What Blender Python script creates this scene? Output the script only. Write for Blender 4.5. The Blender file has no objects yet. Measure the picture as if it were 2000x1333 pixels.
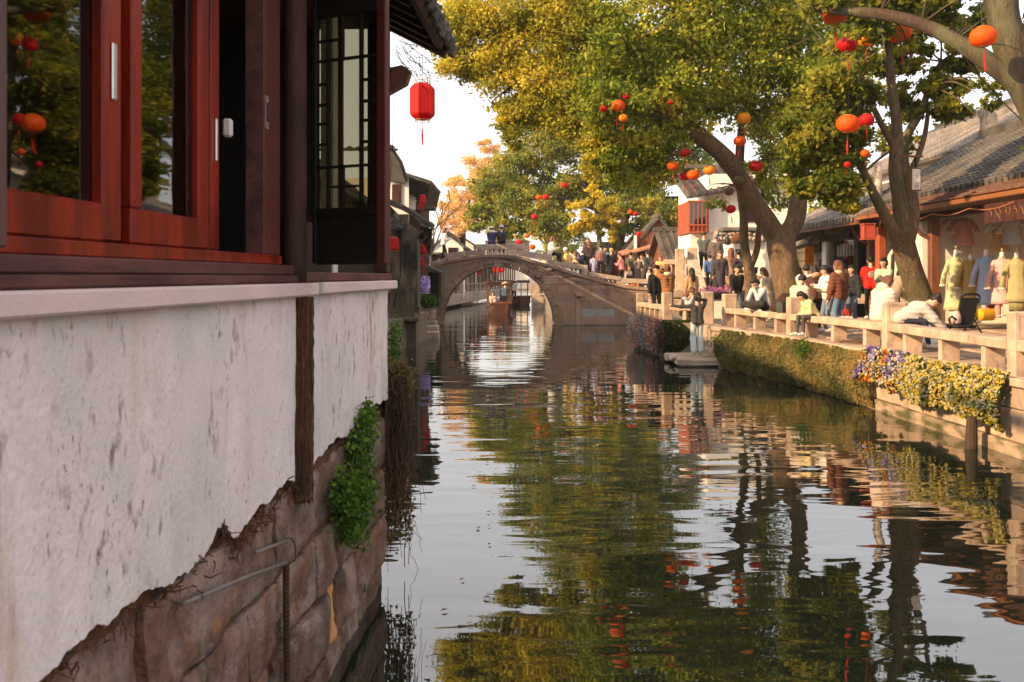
import bpy, bmesh, math, random
import numpy as np
from mathutils import Vector, Matrix, noise

random.seed(11)
rng = np.random.default_rng(11)
S = bpy.context.scene
COL = S.collection
F = 1944.0          # focal length in photo pixels
CZ = 2.17           # camera height above the canal water


def P(px, py, Y):
    """a point of the place: photo direction (px, py) at distance Y from the camera"""
    return Vector(((px - 1000) / F * Y, Y, CZ + (540 - py) / F * Y))


def X_at(px, Y):
    return (px - 1000) / F * Y


# ---------------------------------------------------------------- camera
cam_d = bpy.data.cameras.new('camera')
cam = bpy.data.objects.new('camera', cam_d)
COL.objects.link(cam)
cam.location = (0, 0, CZ)
cam.rotation_euler = (math.radians(90), 0, 0)
cam_d.sensor_width = 36
cam_d.lens = 36 * F / 2000
cam_d.shift_y = -126.5 / 2000
cam_d.clip_start = 0.05
cam_d.clip_end = 3000
cam_d.dof.use_dof = True
cam_d.dof.focus_distance = 24
cam_d.dof.aperture_fstop = 7.0
S.camera = cam

# ---------------------------------------------------------------- sky and sun
SUN_EL = math.radians(25)
SUN_DIR = Vector((-0.88, -0.44, 0)).normalized()          # horizontal direction towards the sun
world = bpy.data.worlds.new('World')
S.world = world
world.use_nodes = True
wn = world.node_tree.nodes
wl = world.node_tree.links
wn.clear()
sky = wn.new('ShaderNodeTexSky')
sky.sky_type = 'NISHITA'
sky.sun_disc = False
sky.sun_elevation = SUN_EL
sky.sun_rotation = math.atan2(SUN_DIR.x, SUN_DIR.y)
sky.altitude = 0
sky.air_density = 0.9
sky.dust_density = 2.0
sky.ozone_density = 1.0
bg = wn.new('ShaderNodeBackground')
bg.inputs['Strength'].default_value = 0.11
wo = wn.new('ShaderNodeOutputWorld')
veil = wn.new('ShaderNodeMix')          # thin bright cloud veil over the whole sky
veil.data_type = 'RGBA'
veil.inputs[0].default_value = 0.55
veil.inputs[7].default_value = (10.4, 9.5, 8.9, 1)
wl.new(sky.outputs[0], veil.inputs[6])
wl.new(veil.outputs[2], bg.inputs[0])
wl.new(bg.outputs[0], wo.inputs[0])

sun_d = bpy.data.lights.new('sun', 'SUN')
sun_d.energy = 4.6
sun_d.angle = math.radians(0.7)
sun_d.color = (1.0, 0.70, 0.38)
sun = bpy.data.objects.new('sun', sun_d)
COL.objects.link(sun)
to_sun = Vector((SUN_DIR.x * math.cos(SUN_EL), SUN_DIR.y * math.cos(SUN_EL), math.sin(SUN_EL)))
sun.rotation_euler = to_sun.to_track_quat('Z', 'Y').to_euler()
sun.location = (-30, 20, 30)

S.view_settings.view_transform = 'Standard'
S.view_settings.look = 'None'
S.view_settings.gamma = 1
S.view_settings.use_curve_mapping = False
S.view_settings.exposure = 0.92
S.render.engine = 'CYCLES'
S.cycles.use_denoising = True
S.cycles.max_bounces = 8
S.cycles.diffuse_bounces = 4
S.cycles.glossy_bounces = 3
S.cycles.transmission_bounces = 4
S.cycles.transparent_max_bounces = 8
S.cycles.caustics_reflective = False
S.cycles.caustics_refractive = False
S.cycles.sample_clamp_indirect = 6


# ---------------------------------------------------------------- materials
MATS = {}


def nd(nt, t, **kw):
    n = nt.nodes.new(t)
    for k, v in kw.items():
        setattr(n, k, v)
    return n


def mat(name, col, rough=0.75, var=0.25, scale=6.0, col2=None, mixscale=1.5, bump=0.3, bscale=30.0, stretch=(1, 1, 1),
        spec=0.3, metal=0.0, orand=0.0, trans=0.0, tint=False, specks=None, speckscale=60.0, speckcut=0.62, coat=0.0, detail=6.0):
    """procedural material: two colours blended by noise, value noise, fine bump, optional specks; world coordinates"""
    if name in MATS:
        return MATS[name]
    m = bpy.data.materials.new(name)
    m.use_nodes = True
    nt = m.node_tree
    b = nt.nodes['Principled BSDF']
    out = nt.nodes['Material Output']
    L = nt.links.new
    geo = nd(nt, 'ShaderNodeNewGeometry')
    mp = nd(nt, 'ShaderNodeMapping')
    mp.inputs['Scale'].default_value = stretch
    L(geo.outputs['Position'], mp.inputs['Vector'])
    n1 = nd(nt, 'ShaderNodeTexNoise')
    n1.inputs['Scale'].default_value = scale
    n1.inputs['Detail'].default_value = detail
    n1.inputs['Roughness'].default_value = 0.65
    L(mp.outputs[0], n1.inputs['Vector'])
    c = None
    if tint:
        at = nd(nt, 'ShaderNodeAttribute', attribute_name='tint')
        base = at.outputs['Color']
    else:
        rgb = nd(nt, 'ShaderNodeRGB')
        rgb.outputs[0].default_value = (*col, 1)
        base = rgb.outputs[0]
    if col2 is not None:
        n2 = nd(nt, 'ShaderNodeTexNoise')
        n2.inputs['Scale'].default_value = mixscale
        n2.inputs['Detail'].default_value = 5
        L(mp.outputs[0], n2.inputs['Vector'])
        rp = nd(nt, 'ShaderNodeMapRange')
        rp.inputs[1].default_value = 0.42
        rp.inputs[2].default_value = 0.62
        L(n2.outputs['Fac'], rp.inputs[0])
        mx = nd(nt, 'ShaderNodeMix', data_type='RGBA')
        L(rp.outputs[0], mx.inputs[0])
        L(base, mx.inputs[6])
        mx.inputs[7].default_value = (*col2, 1)
        base = mx.outputs[2]
    if specks is not None:
        n3 = nd(nt, 'ShaderNodeTexNoise')
        n3.inputs['Scale'].default_value = speckscale
        n3.inputs['Detail'].default_value = 4
        L(mp.outputs[0], n3.inputs['Vector'])
        r3 = nd(nt, 'ShaderNodeMapRange')
        r3.inputs[1].default_value = speckcut
        r3.inputs[2].default_value = speckcut + 0.08
        L(n3.outputs['Fac'], r3.inputs[0])
        m3 = nd(nt, 'ShaderNodeMix', data_type='RGBA')
        L(r3.outputs[0], m3.inputs[0])
        L(base, m3.inputs[6])
        m3.inputs[7].default_value = (*specks, 1)
        base = m3.outputs[2]
    hsv = nd(nt, 'ShaderNodeHueSaturation')
    L(base, hsv.inputs['Color'])
    mr = nd(nt, 'ShaderNodeMapRange')
    mr.inputs[1].default_value = 0.25
    mr.inputs[2].default_value = 0.75
    mr.inputs[3].default_value = 1 - var
    mr.inputs[4].default_value = 1 + var
    L(n1.outputs['Fac'], mr.inputs[0])
    val = mr.outputs[0]
    if orand > 0:
        oi = nd(nt, 'ShaderNodeObjectInfo')
        m2 = nd(nt, 'ShaderNodeMapRange')
        m2.inputs[3].default_value = 1 - orand
        m2.inputs[4].default_value = 1 + orand
        L(oi.outputs['Random'], m2.inputs[0])
        mu = nd(nt, 'ShaderNodeMath', operation='MULTIPLY')
        L(val, mu.inputs[0])
        L(m2.outputs[0], mu.inputs[1])
        val = mu.outputs[0]
    L(val, hsv.inputs['Value'])
    L(hsv.outputs[0], b.inputs['Base Color'])
    b.inputs['Roughness'].default_value = rough
    b.inputs['Specular IOR Level'].default_value = spec
    b.inputs['Metallic'].default_value = metal
    if coat:
        b.inputs['Coat Weight'].default_value = coat
        b.inputs['Coat Roughness'].default_value = 0.15
    if bump > 0:
        nb = nd(nt, 'ShaderNodeTexNoise')
        nb.inputs['Scale'].default_value = bscale
        nb.inputs['Detail'].default_value = 5
        L(mp.outputs[0], nb.inputs['Vector'])
        bu = nd(nt, 'ShaderNodeBump')
        bu.inputs['Strength'].default_value = bump
        bu.inputs['Distance'].default_value = 0.02
        L(nb.outputs['Fac'], bu.inputs['Height'])
        L(bu.outputs[0], b.inputs['Normal'])
    if trans > 0:
        tr = nd(nt, 'ShaderNodeBsdfTranslucent')
        L(hsv.outputs[0], tr.inputs['Color'])
        ms = nd(nt, 'ShaderNodeMixShader')
        ms.inputs[0].default_value = trans
        L(b.outputs[0], ms.inputs[1])
        L(tr.outputs[0], ms.inputs[2])
        L(ms.outputs[0], out.inputs['Surface'])
    MATS[name] = m
    return m


def glass_mat(name, tint=(0.35, 0.4, 0.38), ior=1.6, rough=0.02):
    if name in MATS:
        return MATS[name]
    m = bpy.data.materials.new(name)
    m.use_nodes = True
    nt = m.node_tree
    nt.nodes.clear()
    L = nt.links.new
    out = nd(nt, 'ShaderNodeOutputMaterial')
    fr = nd(nt, 'ShaderNodeFresnel')
    fr.inputs['IOR'].default_value = ior
    tb = nd(nt, 'ShaderNodeBsdfTransparent')
    tb.inputs['Color'].default_value = (*tint, 1)
    gb = nd(nt, 'ShaderNodeBsdfGlossy')
    gb.inputs['Roughness'].default_value = rough
    geo = nd(nt, 'ShaderNodeNewGeometry')
    nz = nd(nt, 'ShaderNodeTexNoise')
    nz.inputs['Scale'].default_value = 2.5
    L(geo.outputs['Position'], nz.inputs['Vector'])
    bu = nd(nt, 'ShaderNodeBump')
    bu.inputs['Strength'].default_value = 0.05
    bu.inputs['Distance'].default_value = 0.02
    L(nz.outputs['Fac'], bu.inputs['Height'])
    L(bu.outputs[0], gb.inputs['Normal'])
    ms = nd(nt, 'ShaderNodeMixShader')
    inv = nd(nt, 'ShaderNodeMath', operation='SUBTRACT')          # reflect on the outer face only
    inv.inputs[0].default_value = 1.0
    L(geo.outputs['Backfacing'], inv.inputs[1])
    fm = nd(nt, 'ShaderNodeMath', operation='MULTIPLY')
    L(fr.outputs[0], fm.inputs[0]); L(inv.outputs[0], fm.inputs[1])
    L(fm.outputs[0], ms.inputs[0])
    L(tb.outputs[0], ms.inputs[1])
    L(gb.outputs[0], ms.inputs[2])
    L(ms.outputs[0], out.inputs['Surface'])
    MATS[name] = m
    return m


# ---------------------------------------------------------------- mesh helpers
def ident(a, b, c):
    return Vector((a, b, c))


def frame_fn(origin, ax, ay=None):
    """map (a, b, c) -> origin + a*ax + b*ay + c*Z with ax horizontal"""
    ax = Vector(ax).normalized()
    ay = Vector((-ax.y, ax.x, 0)) if ay is None else Vector(ay).normalized()
    o = Vector(origin)
    return lambda a, b, c: o + ax * a + ay * b + Vector((0, 0, c))


class MB:
    def __init__(self):
        self.v, self.f, self.m = [], [], []

    def add(self, vs, fs, mi=0):
        k = len(self.v)
        self.v += [tuple(p) for p in vs]
        self.f += [tuple(i + k for i in f) for f in fs]
        self.m += [mi] * len(fs)

    def box(self, a0, a1, b0, b1, c0, c1, f=ident, bev=0.0, jit=0.0, mi=0):
        if a0 > a1: a0, a1 = a1, a0
        if b0 > b1: b0, b1 = b1, b0
        if c0 > c1: c0, c1 = c1, c0
        lo, hi = (a0, b0, c0), (a1, b1, c1)
        bev = min(bev, 0.45 * min(a1 - a0, b1 - b0, c1 - c0))
        J = {}
        for i in range(2):
            for j in range(2):
                for k in range(2):
                    J[(i, j, k)] = Vector((random.uniform(-jit, jit), random.uniform(-jit, jit), random.uniform(-jit, jit)))
        if bev <= 0:
            vs = []
            for i in range(2):
                for j in range(2):
                    for k in range(2):
                        p = Vector(((lo, hi)[i][0], (lo, hi)[j][1], (lo, hi)[k][2])) + J[(i, j, k)]
                        vs.append(f(*p))
            self.add(vs, [(0, 1, 3, 2), (4, 6, 7, 5), (0, 4, 5, 1), (2, 3, 7, 6), (0, 2, 6, 4), (1, 5, 7, 3)], mi)
            return self
        vs, idx = [], {}
        for i in range(2):
            for j in range(2):
                for k in range(2):
                    for ax in range(3):      # vertex lying on the face normal to ax
                        p = [(lo, hi)[i][0], (lo, hi)[j][1], (lo, hi)[k][2]]
                        sg = (1 - 2 * i, 1 - 2 * j, 1 - 2 * k)
                        for q in range(3):
                            if q != ax:
                                p[q] += sg[q] * bev
                        idx[(i, j, k, ax)] = len(vs)
                        vs.append(f(*(Vector(p) + J[(i, j, k)])))
        fs = []
        fs.append([idx[(0, 0, 0, 0)], idx[(0, 0, 1, 0)], idx[(0, 1, 1, 0)], idx[(0, 1, 0, 0)]])
        fs.append([idx[(1, 0, 0, 0)], idx[(1, 1, 0, 0)], idx[(1, 1, 1, 0)], idx[(1, 0, 1, 0)]])
        fs.append([idx[(0, 0, 0, 1)], idx[(1, 0, 0, 1)], idx[(1, 0, 1, 1)], idx[(0, 0, 1, 1)]])
        fs.append([idx[(0, 1, 0, 1)], idx[(0, 1, 1, 1)], idx[(1, 1, 1, 1)], idx[(1, 1, 0, 1)]])
        fs.append([idx[(0, 0, 0, 2)], idx[(0, 1, 0, 2)], idx[(1, 1, 0, 2)], idx[(1, 0, 0, 2)]])
        fs.append([idx[(0, 0, 1, 2)], idx[(1, 0, 1, 2)], idx[(1, 1, 1, 2)], idx[(0, 1, 1, 2)]])
        for i in range(2):
            for j in range(2):
                fs.append([idx[(i, j, 0, 0)], idx[(i, j, 1, 0)], idx[(i, j, 1, 1)], idx[(i, j, 0, 1)]])
                fs.append([idx[(i, 0, j, 0)], idx[(i, 1, j, 0)], idx[(i, 1, j, 2)], idx[(i, 0, j, 2)]])
                fs.append([idx[(0, i, j, 1)], idx[(1, i, j, 1)], idx[(1, i, j, 2)], idx[(0, i, j, 2)]])
                for k in range(2):
                    fs.append([idx[(i, j, k, 0)], idx[(i, j, k, 1)], idx[(i, j, k, 2)]])
        self.add(vs, fs, mi)
        return self

    def tube(self, pts, rad, n=8, mi=0, cap=True, flat=1.0):
        pts = [Vector(p) for p in pts]
        if not hasattr(rad, '__len__'):
            rad = [rad] * len(pts)
        vs, fs = [], []
        prev = None
        for i, p in enumerate(pts):
            t = (pts[min(i + 1, len(pts) - 1)] - pts[max(i - 1, 0)])
            t = t.normalized() if t.length > 1e-9 else Vector((0, 0, 1))
            if prev is None:
                u = t.orthogonal().normalized()
            else:
                u = prev - t * prev.dot(t)
                u = u.normalized() if u.length > 1e-6 else t.orthogonal().normalized()
            prev = u
            w = t.cross(u)
            for j in range(n):
                a = 2 * math.pi * j / n
                vs.append(p + (u * math.cos(a) + w * math.sin(a) * flat) * rad[i])
        for i in range(len(pts) - 1):
            for j in range(n):
                a, b = i * n + j, i * n + (j + 1) % n
                fs.append((a, b, b + n, a + n))
        if cap:
            fs.append(tuple(range(n - 1, -1, -1)))
            fs.append(tuple((len(pts) - 1) * n + j for j in range(n)))
        self.add(vs, fs, mi)
        return self

    def lathe(self, prof, c=(0, 0, 0), n=14, mi=0, sx=1.0, sy=1.0, rib=0.0, ribn=0):
        c = Vector(c)
        vs, fs = [], []
        for r, z in prof:
            for j in range(n):
                a = 2 * math.pi * j / n
                rr = r * (1 + (rib * math.cos(a * ribn) if ribn else 0))
                vs.append(c + Vector((rr * math.cos(a) * sx, rr * math.sin(a) * sy, z)))
        for i in range(len(prof) - 1):
            for j in range(n):
                a, b = i * n + j, i * n + (j + 1) % n
                fs.append((a, b, b + n, a + n))
        if prof[0][0] > 1e-4:
            fs.append(tuple(range(n - 1, -1, -1)))
        if prof[-1][0] > 1e-4:
            fs.append(tuple((len(prof) - 1) * n + j for j in range(n)))
        self.add(vs, fs, mi)
        return self

    def ell(self, c, r, mi=0, n=8, R=None):
        rx, ry, rz = (r, r, r) if not hasattr(r, '__len__') else r
        c = Vector(c)
        vs, fs = [], []
        m = max(4, n // 2 + 1)
        for i in range(m + 1):
            t = math.pi * i / m
            for j in range(n):
                a = 2 * math.pi * j / n
                p = Vector((rx * math.sin(t) * math.cos(a), ry * math.sin(t) * math.sin(a), rz * math.cos(t)))
                vs.append(c + (R @ p if R is not None else p))
        for i in range(m):
            for j in range(n):
                a, b = i * n + j, i * n + (j + 1) % n
                fs.append((a, a + n, b + n, b))
        self.add(vs, fs, mi)
        return self

    def prism(self, poly, ext, mi=0):
        poly = [Vector(p) for p in poly]
        ext = Vector(ext)
        n = len(poly)
        vs = poly + [p + ext for p in poly]
        fs = [tuple(range(n - 1, -1, -1)), tuple(range(n, 2 * n))]
        fs += [(i, (i + 1) % n, (i + 1) % n + n, i + n) for i in range(n)]
        self.add(vs, fs, mi)
        return self

    def mesh(self, name, mats, smooth=False):
        me = bpy.data.meshes.new(name)
        me.from_pydata(self.v, [], self.f)
        for m in (mats if isinstance(mats, (list, tuple)) else [mats]):
            me.materials.append(m)
        if any(self.m):
            me.polygons.foreach_set('material_index', self.m)
        if smooth:
            me.polygons.foreach_set('use_smooth', [True] * len(self.f))
        bm = bmesh.new()
        bm.from_mesh(me)
        bmesh.ops.recalc_face_normals(bm, faces=bm.faces)
        bm.to_mesh(me)
        bm.free()
        me.update()
        return me

    def obj(self, name, mats, parent=None, smooth=False, **props):
        return link(name, self.mesh(name, mats, smooth), parent, **props)


def link(name, data, parent=None, **props):
    o = bpy.data.objects.new(name, data)
    COL.objects.link(o)
    if parent is not None:
        o.parent = parent
        m = parent.matrix_basis.copy()
        pp = parent.parent
        o.matrix_parent_inverse = (WORLD.get(parent.name, m)).inverted()
    WORLD[o.name] = Matrix.Identity(4)
    for k, v in props.items():
        o[k] = v
    return o


WORLD = {}


def thing(name, label, cat, loc=(0, 0, 0), group=None, kind=None):
    """an Empty at the base of a thing; parts are given in world coordinates"""
    o = bpy.data.objects.new(name, None)
    COL.objects.link(o)
    o.location = loc
    o.empty_display_size = 0.1
    o['label'] = label
    o['category'] = cat
    if group:
        o['group'] = group
    WORLD[o.name] = Matrix.Translation(Vector(loc))
    return o


def local_thing(name, label, cat, loc, rz=0.0, scale=1.0, group=None):
    """an Empty with parts given in the thing's own coordinates"""
    o = thing(name, label, cat, (0, 0, 0), group)
    o.location = loc
    o.rotation_euler = (0, 0, rz)
    o.scale = (scale, scale, scale)
    WORLD[o.name] = Matrix.Identity(4)
    return o


def place(name, me, parent, loc, rz=0.0, scale=(1, 1, 1), **props):
    """a piece that shares mesh data, at a world location under a world-space parent"""
    o = link(name, me, parent, **props)
    o.location = loc
    o.rotation_euler = (0, 0, rz)
    o.scale = scale
    return o


def dup(root, loc=None, rz=None, scale=None, label=None, group=None):
    c = root.copy()
    COL.objects.link(c)
    if loc is not None: c.location = loc
    if rz is not None: c.rotation_euler = (0, 0, rz)
    if scale is not None: c.scale = (scale, scale, scale)
    if label: c['label'] = label
    if group: c['group'] = group
    for ch in list(root.children):
        k = ch.copy()
        COL.objects.link(k)
        k.parent = c
        for g in list(ch.children):
            q = g.copy()
            COL.objects.link(q)
            q.parent = k
    return c


def structure(o):
    o['kind'] = 'structure'
    return o


def nz(x, y, z=0.0):
    return noise.noise(Vector((x, y, z)))


# ---------------------------------------------------------------- palette
M_stone = mat('grey pink canal stone', (0.42, 0.32, 0.25), 0.85, 0.25, 3, (0.33, 0.27, 0.22), 2.0, 0.5, 25, orand=0.14)
M_rail = mat('pale granite railing', (0.52, 0.37, 0.27), 0.8, 0.28, 5, (0.36, 0.26, 0.19), 2.2, 0.35, 60, orand=0.06, specks=(0.25, 0.2, 0.17), speckcut=0.66)
M_dark_stone = mat('damp dark stone', (0.16, 0.12, 0.09), 0.8, 0.35, 4, (0.10, 0.09, 0.06), 2, 0.6, 25, orand=0.15)
M_pave = mat('paving stone', (0.36, 0.26, 0.19), 0.8, 0.25, 4, (0.28, 0.21, 0.16), 1.3, 0.3, 40, orand=0.15)
M_earth = mat('ground earth', (0.20, 0.16, 0.12), 0.9, 0.3, 2, None, 1, 0.3, 20)
M_plaster0 = mat('plain pink plaster', (0.78, 0.66, 0.62), 0.9, 0.10, 5, (0.62, 0.52, 0.46), 1.1, 0.25, 60, stretch=(1.6, 1.6, 0.35), specks=(0.22, 0.12, 0.08), speckscale=9, speckcut=0.665, detail=8)
M_white = mat('white limewash', (0.82, 0.76, 0.68), 0.9, 0.08, 3, (0.70, 0.65, 0.58), 0.8, 0.15, 30)
M_mould = mat('mouldy grey render', (0.20, 0.155, 0.115), 0.9, 0.5, 3.5, (0.028, 0.023, 0.02), 1.7, 0.5, 14, stretch=(1, 1, 0.5), specks=(.30, .25, .20), speckscale=2.3, speckcut=.60)
M_wood = mat('dark weathered timber', (0.075, 0.030, 0.024), 0.6, 0.35, 5, (0.04, 0.02, 0.017), 2, 0.3, 30, stretch=(4, 4, 0.8), spec=0.18)
M_sill = mat('plum painted sill timber', (0.125, 0.048, 0.042), 0.65, 0.3, 6, (0.07, 0.032, 0.03), 2.5, 0.2, 30, stretch=(3, 0.7, 4), spec=.15)
M_red_lac = mat('red lacquered window wood', (0.23, 0.017, 0.005), 0.3, 0.35, 6, (0.11, 0.009, 0.004), 3.5, 0.1, 26, spec=0.22, stretch=(3, 3, .6))
M_maroon = mat('maroon jamb and red lit stile', (0.09, 0.022, 0.018), 0.5, 0.25, 6, None, 1, 0.2, 30, spec=0.2)
M_black = mat('black lattice timber', (0.013, 0.009, 0.008), 0.6, 0.35, 6, None, 1, 0.3, 40, spec=0.15)
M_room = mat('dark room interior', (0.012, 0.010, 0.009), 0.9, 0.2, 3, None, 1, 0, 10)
M_ledge = mat('pink cement ledge', (0.66, 0.51, 0.49), 0.85, 0.12, 4, (0.56, 0.45, 0.44), 2, 0.2, 50)
M_cement = mat('grey cement joint', (0.34, 0.31, 0.32), 0.9, 0.15, 8)
M_tile = mat('grey clay roof tile', (0.115, 0.095, 0.08), 0.8, 0.4, 6, (0.06, 0.053, 0.047), 1.2, 0.4, 40, orand=0.2)
M_tile_pale = mat('pale clay roof tile', (0.23, 0.195, 0.17), 0.8, 0.35, 6, (0.14, 0.12, 0.105), 1.2, 0.4, 40, orand=0.15)
M_brown = mat('brown shop timber', (0.20, 0.07, 0.035), 0.55, 0.25, 5, (0.13, 0.05, 0.03), 2, 0.25, 30, stretch=(3, 3, 0.8), spec=0.4)
M_redpost = mat('orange red shop post', (0.33, 0.075, 0.035), 0.5, 0.15, 5, None, 1, 0.2, 30)
M_metal = mat('brushed metal', (0.6, 0.58, 0.56), 0.35, 0.1, 20, None, 1, 0, 10, metal=0.9)
M_grey_pipe = mat('grey plastic conduit', (0.17, 0.145, 0.135), 0.5, 0.15, 12)
M_bark = mat('camphor bark', (0.17, 0.105, 0.062), 0.9, 0.45, 9, (0.11, 0.095, 0.045), 1.3, 1.0, 28, stretch=(2.5, 2.5, 0.6))
M_bark_dark = mat('dark bark', (0.06, 0.038, 0.025), 0.9, 0.4, 9, (0.10, 0.09, 0.05), 1.3, 0.9, 28, stretch=(2.5, 2.5, 0.6))
M_leaf = mat('leaf', (0.1, 0.12, 0.03), 0.45, 0.15, 3, None, 1, 0, 10, spec=0.22, trans=0.55, tint=True)
M_petal = mat('petal', (0.5, 0.4, 0.1), 0.7, 0.1, 3, None, 1, 0, 10, trans=0.25, tint=True)
M_root = mat('dry root', (0.060, 0.032, 0.02), 0.9, 0.4, 14)
M_coir = mat('rotten fibrous timber', (0.20, 0.085, 0.042), 0.95, 0.5, 20, (0.11, 0.055, 0.032), 3, 1.0, 60, stretch=(6, 6, 0.7))
M_pane = glass_mat('window glass', (0.40, 0.43, 0.40), 2.1)
M_pane_old = glass_mat('old wavy glass', (0.50, 0.49, 0.40), 1.8)
M_pane_shop = glass_mat('shop glass', (0.75, 0.78, 0.78), 1.5)
M_wire = mat('black wire', (0.015, 0.015, 0.015), 0.5, 0.1, 5, None, 1, 0, 5)


def add_layer(m, col, scale, st, lo, hi, mscale, mlo, mhi, amount, off):
    """lay a stain colour over a material where two noises agree (a stain with its own shape)"""
    nt = m.node_tree
    L = nt.links.new
    b = nt.nodes['Principled BSDF']
    src = b.inputs['Base Color'].links[0].from_socket
    geo = [n for n in nt.nodes if n.type == 'NEW_GEOMETRY'][0]
    mp = nd(nt, 'ShaderNodeMapping')
    mp.inputs['Scale'].default_value = st
    mp.inputs['Location'].default_value = (off, off * 2, off * .3)
    L(geo.outputs['Position'], mp.inputs['Vector'])
    fac = None
    for sc, a, c, amt in ((scale, lo, hi, amount), (mscale, mlo, mhi, 1.0)):
        n = nd(nt, 'ShaderNodeTexNoise')
        n.inputs['Scale'].default_value = sc
        n.inputs['Detail'].default_value = 7
        n.inputs['Roughness'].default_value = .62
        L(mp.outputs[0], n.inputs['Vector'])
        r = nd(nt, 'ShaderNodeMapRange')
        r.inputs[1].default_value = a; r.inputs[2].default_value = c; r.inputs[4].default_value = amt
        L(n.outputs['Fac'], r.inputs[0])
        if fac is None:
            fac = r.outputs[0]
        else:
            mu = nd(nt, 'ShaderNodeMath', operation='MULTIPLY')
            L(fac, mu.inputs[0]); L(r.outputs[0], mu.inputs[1])
            fac = mu.outputs[0]
    mx = nd(nt, 'ShaderNodeMix', data_type='RGBA')
    L(fac, mx.inputs[0]); L(src, mx.inputs[6])
    mx.inputs[7].default_value = (*col, 1)
    L(mx.outputs[2], b.inputs['Base Color'])


def plaster_mat():
    """weathered limewash: warm blotches, thin vertical run marks, clusters of dark specks"""
    m = mat('stained white plaster', (0.71, 0.63, 0.63), 0.92, 0.08, 5, (0.61, 0.54, 0.525), 1.3, 0.35, 40, stretch=(1.2, 1.2, 0.9))
    add_layer(m, (.50, .38, .29), 3.5, (1.6, 1.6, .45), .50, .68, .9, .46, .62, .8, 3.1)       # tan runs
    add_layer(m, (.42, .41, .43), 1.2, (1.0, 1.0, .8), .50, .66, .6, .44, .60, .6, 5.2)         # grey damp
    add_layer(m, (.20, .13, .10), 11, (1.3, 1.3, .75), .55, .67, 1.3, .48, .61, .85, 7.7)      # brown scuffs
    add_layer(m, (.10, .06, .045), 34, (1.2, 1.2, .65), .59, .67, 1.9, .48, .58, .9, 1.3)     # dark specks
    add_layer(m, (.30, .19, .15), 75, (1, 1, .9), .60, .70, 1.0, .42, .60, .7, 9.3)            # fine pitting
    return m


M_plaster = plaster_mat()

for m_ in (M_stone, M_rail):
    add_layer(m_, (.16, .13, .10), 6, (1, 1, .6), .54, .68, 1.4, .46, .60, .7, 2.2)
add_layer(M_bark, (.06, .04, .025), 24, (1.6, 1.6, .22), .48, .60, 2.0, .30, .55, .85, 4.4)
add_layer(M_bark, (.26, .20, .13), 5, (1, 1, .6), .56, .68, 1.2, .45, .60, .6, 8.4)
# ================================================================ SETTING
# water of the canal: a sheet with long low ripples
def water_mat():
    m = bpy.data.materials.new('canal water')
    m.use_nodes = True
    nt = m.node_tree
    L = nt.links.new
    b = nt.nodes['Principled BSDF']
    b.inputs['Base Color'].default_value = (0.012, 0.016, 0.009, 1)
    b.inputs['Roughness'].default_value = 0.015
    b.inputs['IOR'].default_value = 2.5
    b.inputs['Specular IOR Level'].default_value = 0.5
    geo = nd(nt, 'ShaderNodeNewGeometry')
    hs = []
    for sc, st, det, w in ((1.0, (0.45, 1.5, 1), 1.0, 0.55), (1.0, (1.3, 4.4, 1), 1.0, 0.10), (1.0, (0.14, 0.42, 1), 0.0, 1.0)):
        mp = nd(nt, 'ShaderNodeMapping')
        mp.inputs['Scale'].default_value = st
        mp.inputs['Rotation'].default_value = (0, 0, 0.12 * len(hs))
        L(geo.outputs['Position'], mp.inputs['Vector'])
        n = nd(nt, 'ShaderNodeTexNoise')
        n.inputs['Scale'].default_value = sc
        n.inputs['Detail'].default_value = det
        n.inputs['Distortion'].default_value = 0.6
        L(mp.outputs[0], n.inputs['Vector'])
        mu = nd(nt, 'ShaderNodeMath', operation='MULTIPLY')
        mu.inputs[1].default_value = w
        L(n.outputs['Fac'], mu.inputs[0])
        hs.append(mu.outputs[0])
    a = nd(nt, 'ShaderNodeMath', operation='ADD')
    L(hs[0], a.inputs[0]); L(hs[1], a.inputs[1])
    a2 = nd(nt, 'ShaderNodeMath', operation='ADD')
    L(a.outputs[0], a2.inputs[0]); L(hs[2], a2.inputs[1])
    # breeze patches: calm and ruffled areas
    cm = nd(nt, 'ShaderNodeTexNoise')
    cm.inputs['Scale'].default_value = 0.11
    L(geo.outputs['Position'], cm.inputs['Vector'])
    mr = nd(nt, 'ShaderNodeMapRange')
    mr.inputs[1].default_value = 0.35; mr.inputs[2].default_value = 0.65
    mr.inputs[3].default_value = 0.45; mr.inputs[4].default_value = 1.0
    L(cm.outputs['Fac'], mr.inputs[0])
    bu = nd(nt, 'ShaderNodeBump')
    bu.inputs['Distance'].default_value = 0.026
    L(mr.outputs[0], bu.inputs['Strength'])
    L(a2.outputs[0], bu.inputs['Height'])
    L(bu.outputs[0], b.inputs['Normal'])
    return m


M_water = water_mat()
structure(MB().box(-60, 60, -14, 175, -0.5, 0.0).obj('canal_water', M_water))

# right bank outline (water edge) and railing line
BANK = [(4.95, 24.6), (5.06, 23.4), (5.71, 20.2), (5.98, 16.6), (6.05, 14.0), (6.1, 12.4), (6.15, 9.0), (6.2, -14.0)]
ZP = 0.93          # promenade height above the water


def lerp_poly(poly, y):
    for (x0, y0), (x1, y1) in zip(poly, poly[1:]):
        if (y0 - y) * (y1 - y) <= 0 and y0 != y1:
            return x0 + (x1 - x0) * (y - y0) / (y1 - y0)
    return poly[-1][0]


def ground_sheet(name, outline, z, m, thick=1.6):
    """a polygon slab: top at z, sides down into the water"""
    mb = MB()
    mb.prism([(x, y, z - thick) for x, y in outline], (0, 0, thick))
    return structure(mb.obj(name, m))


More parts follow.
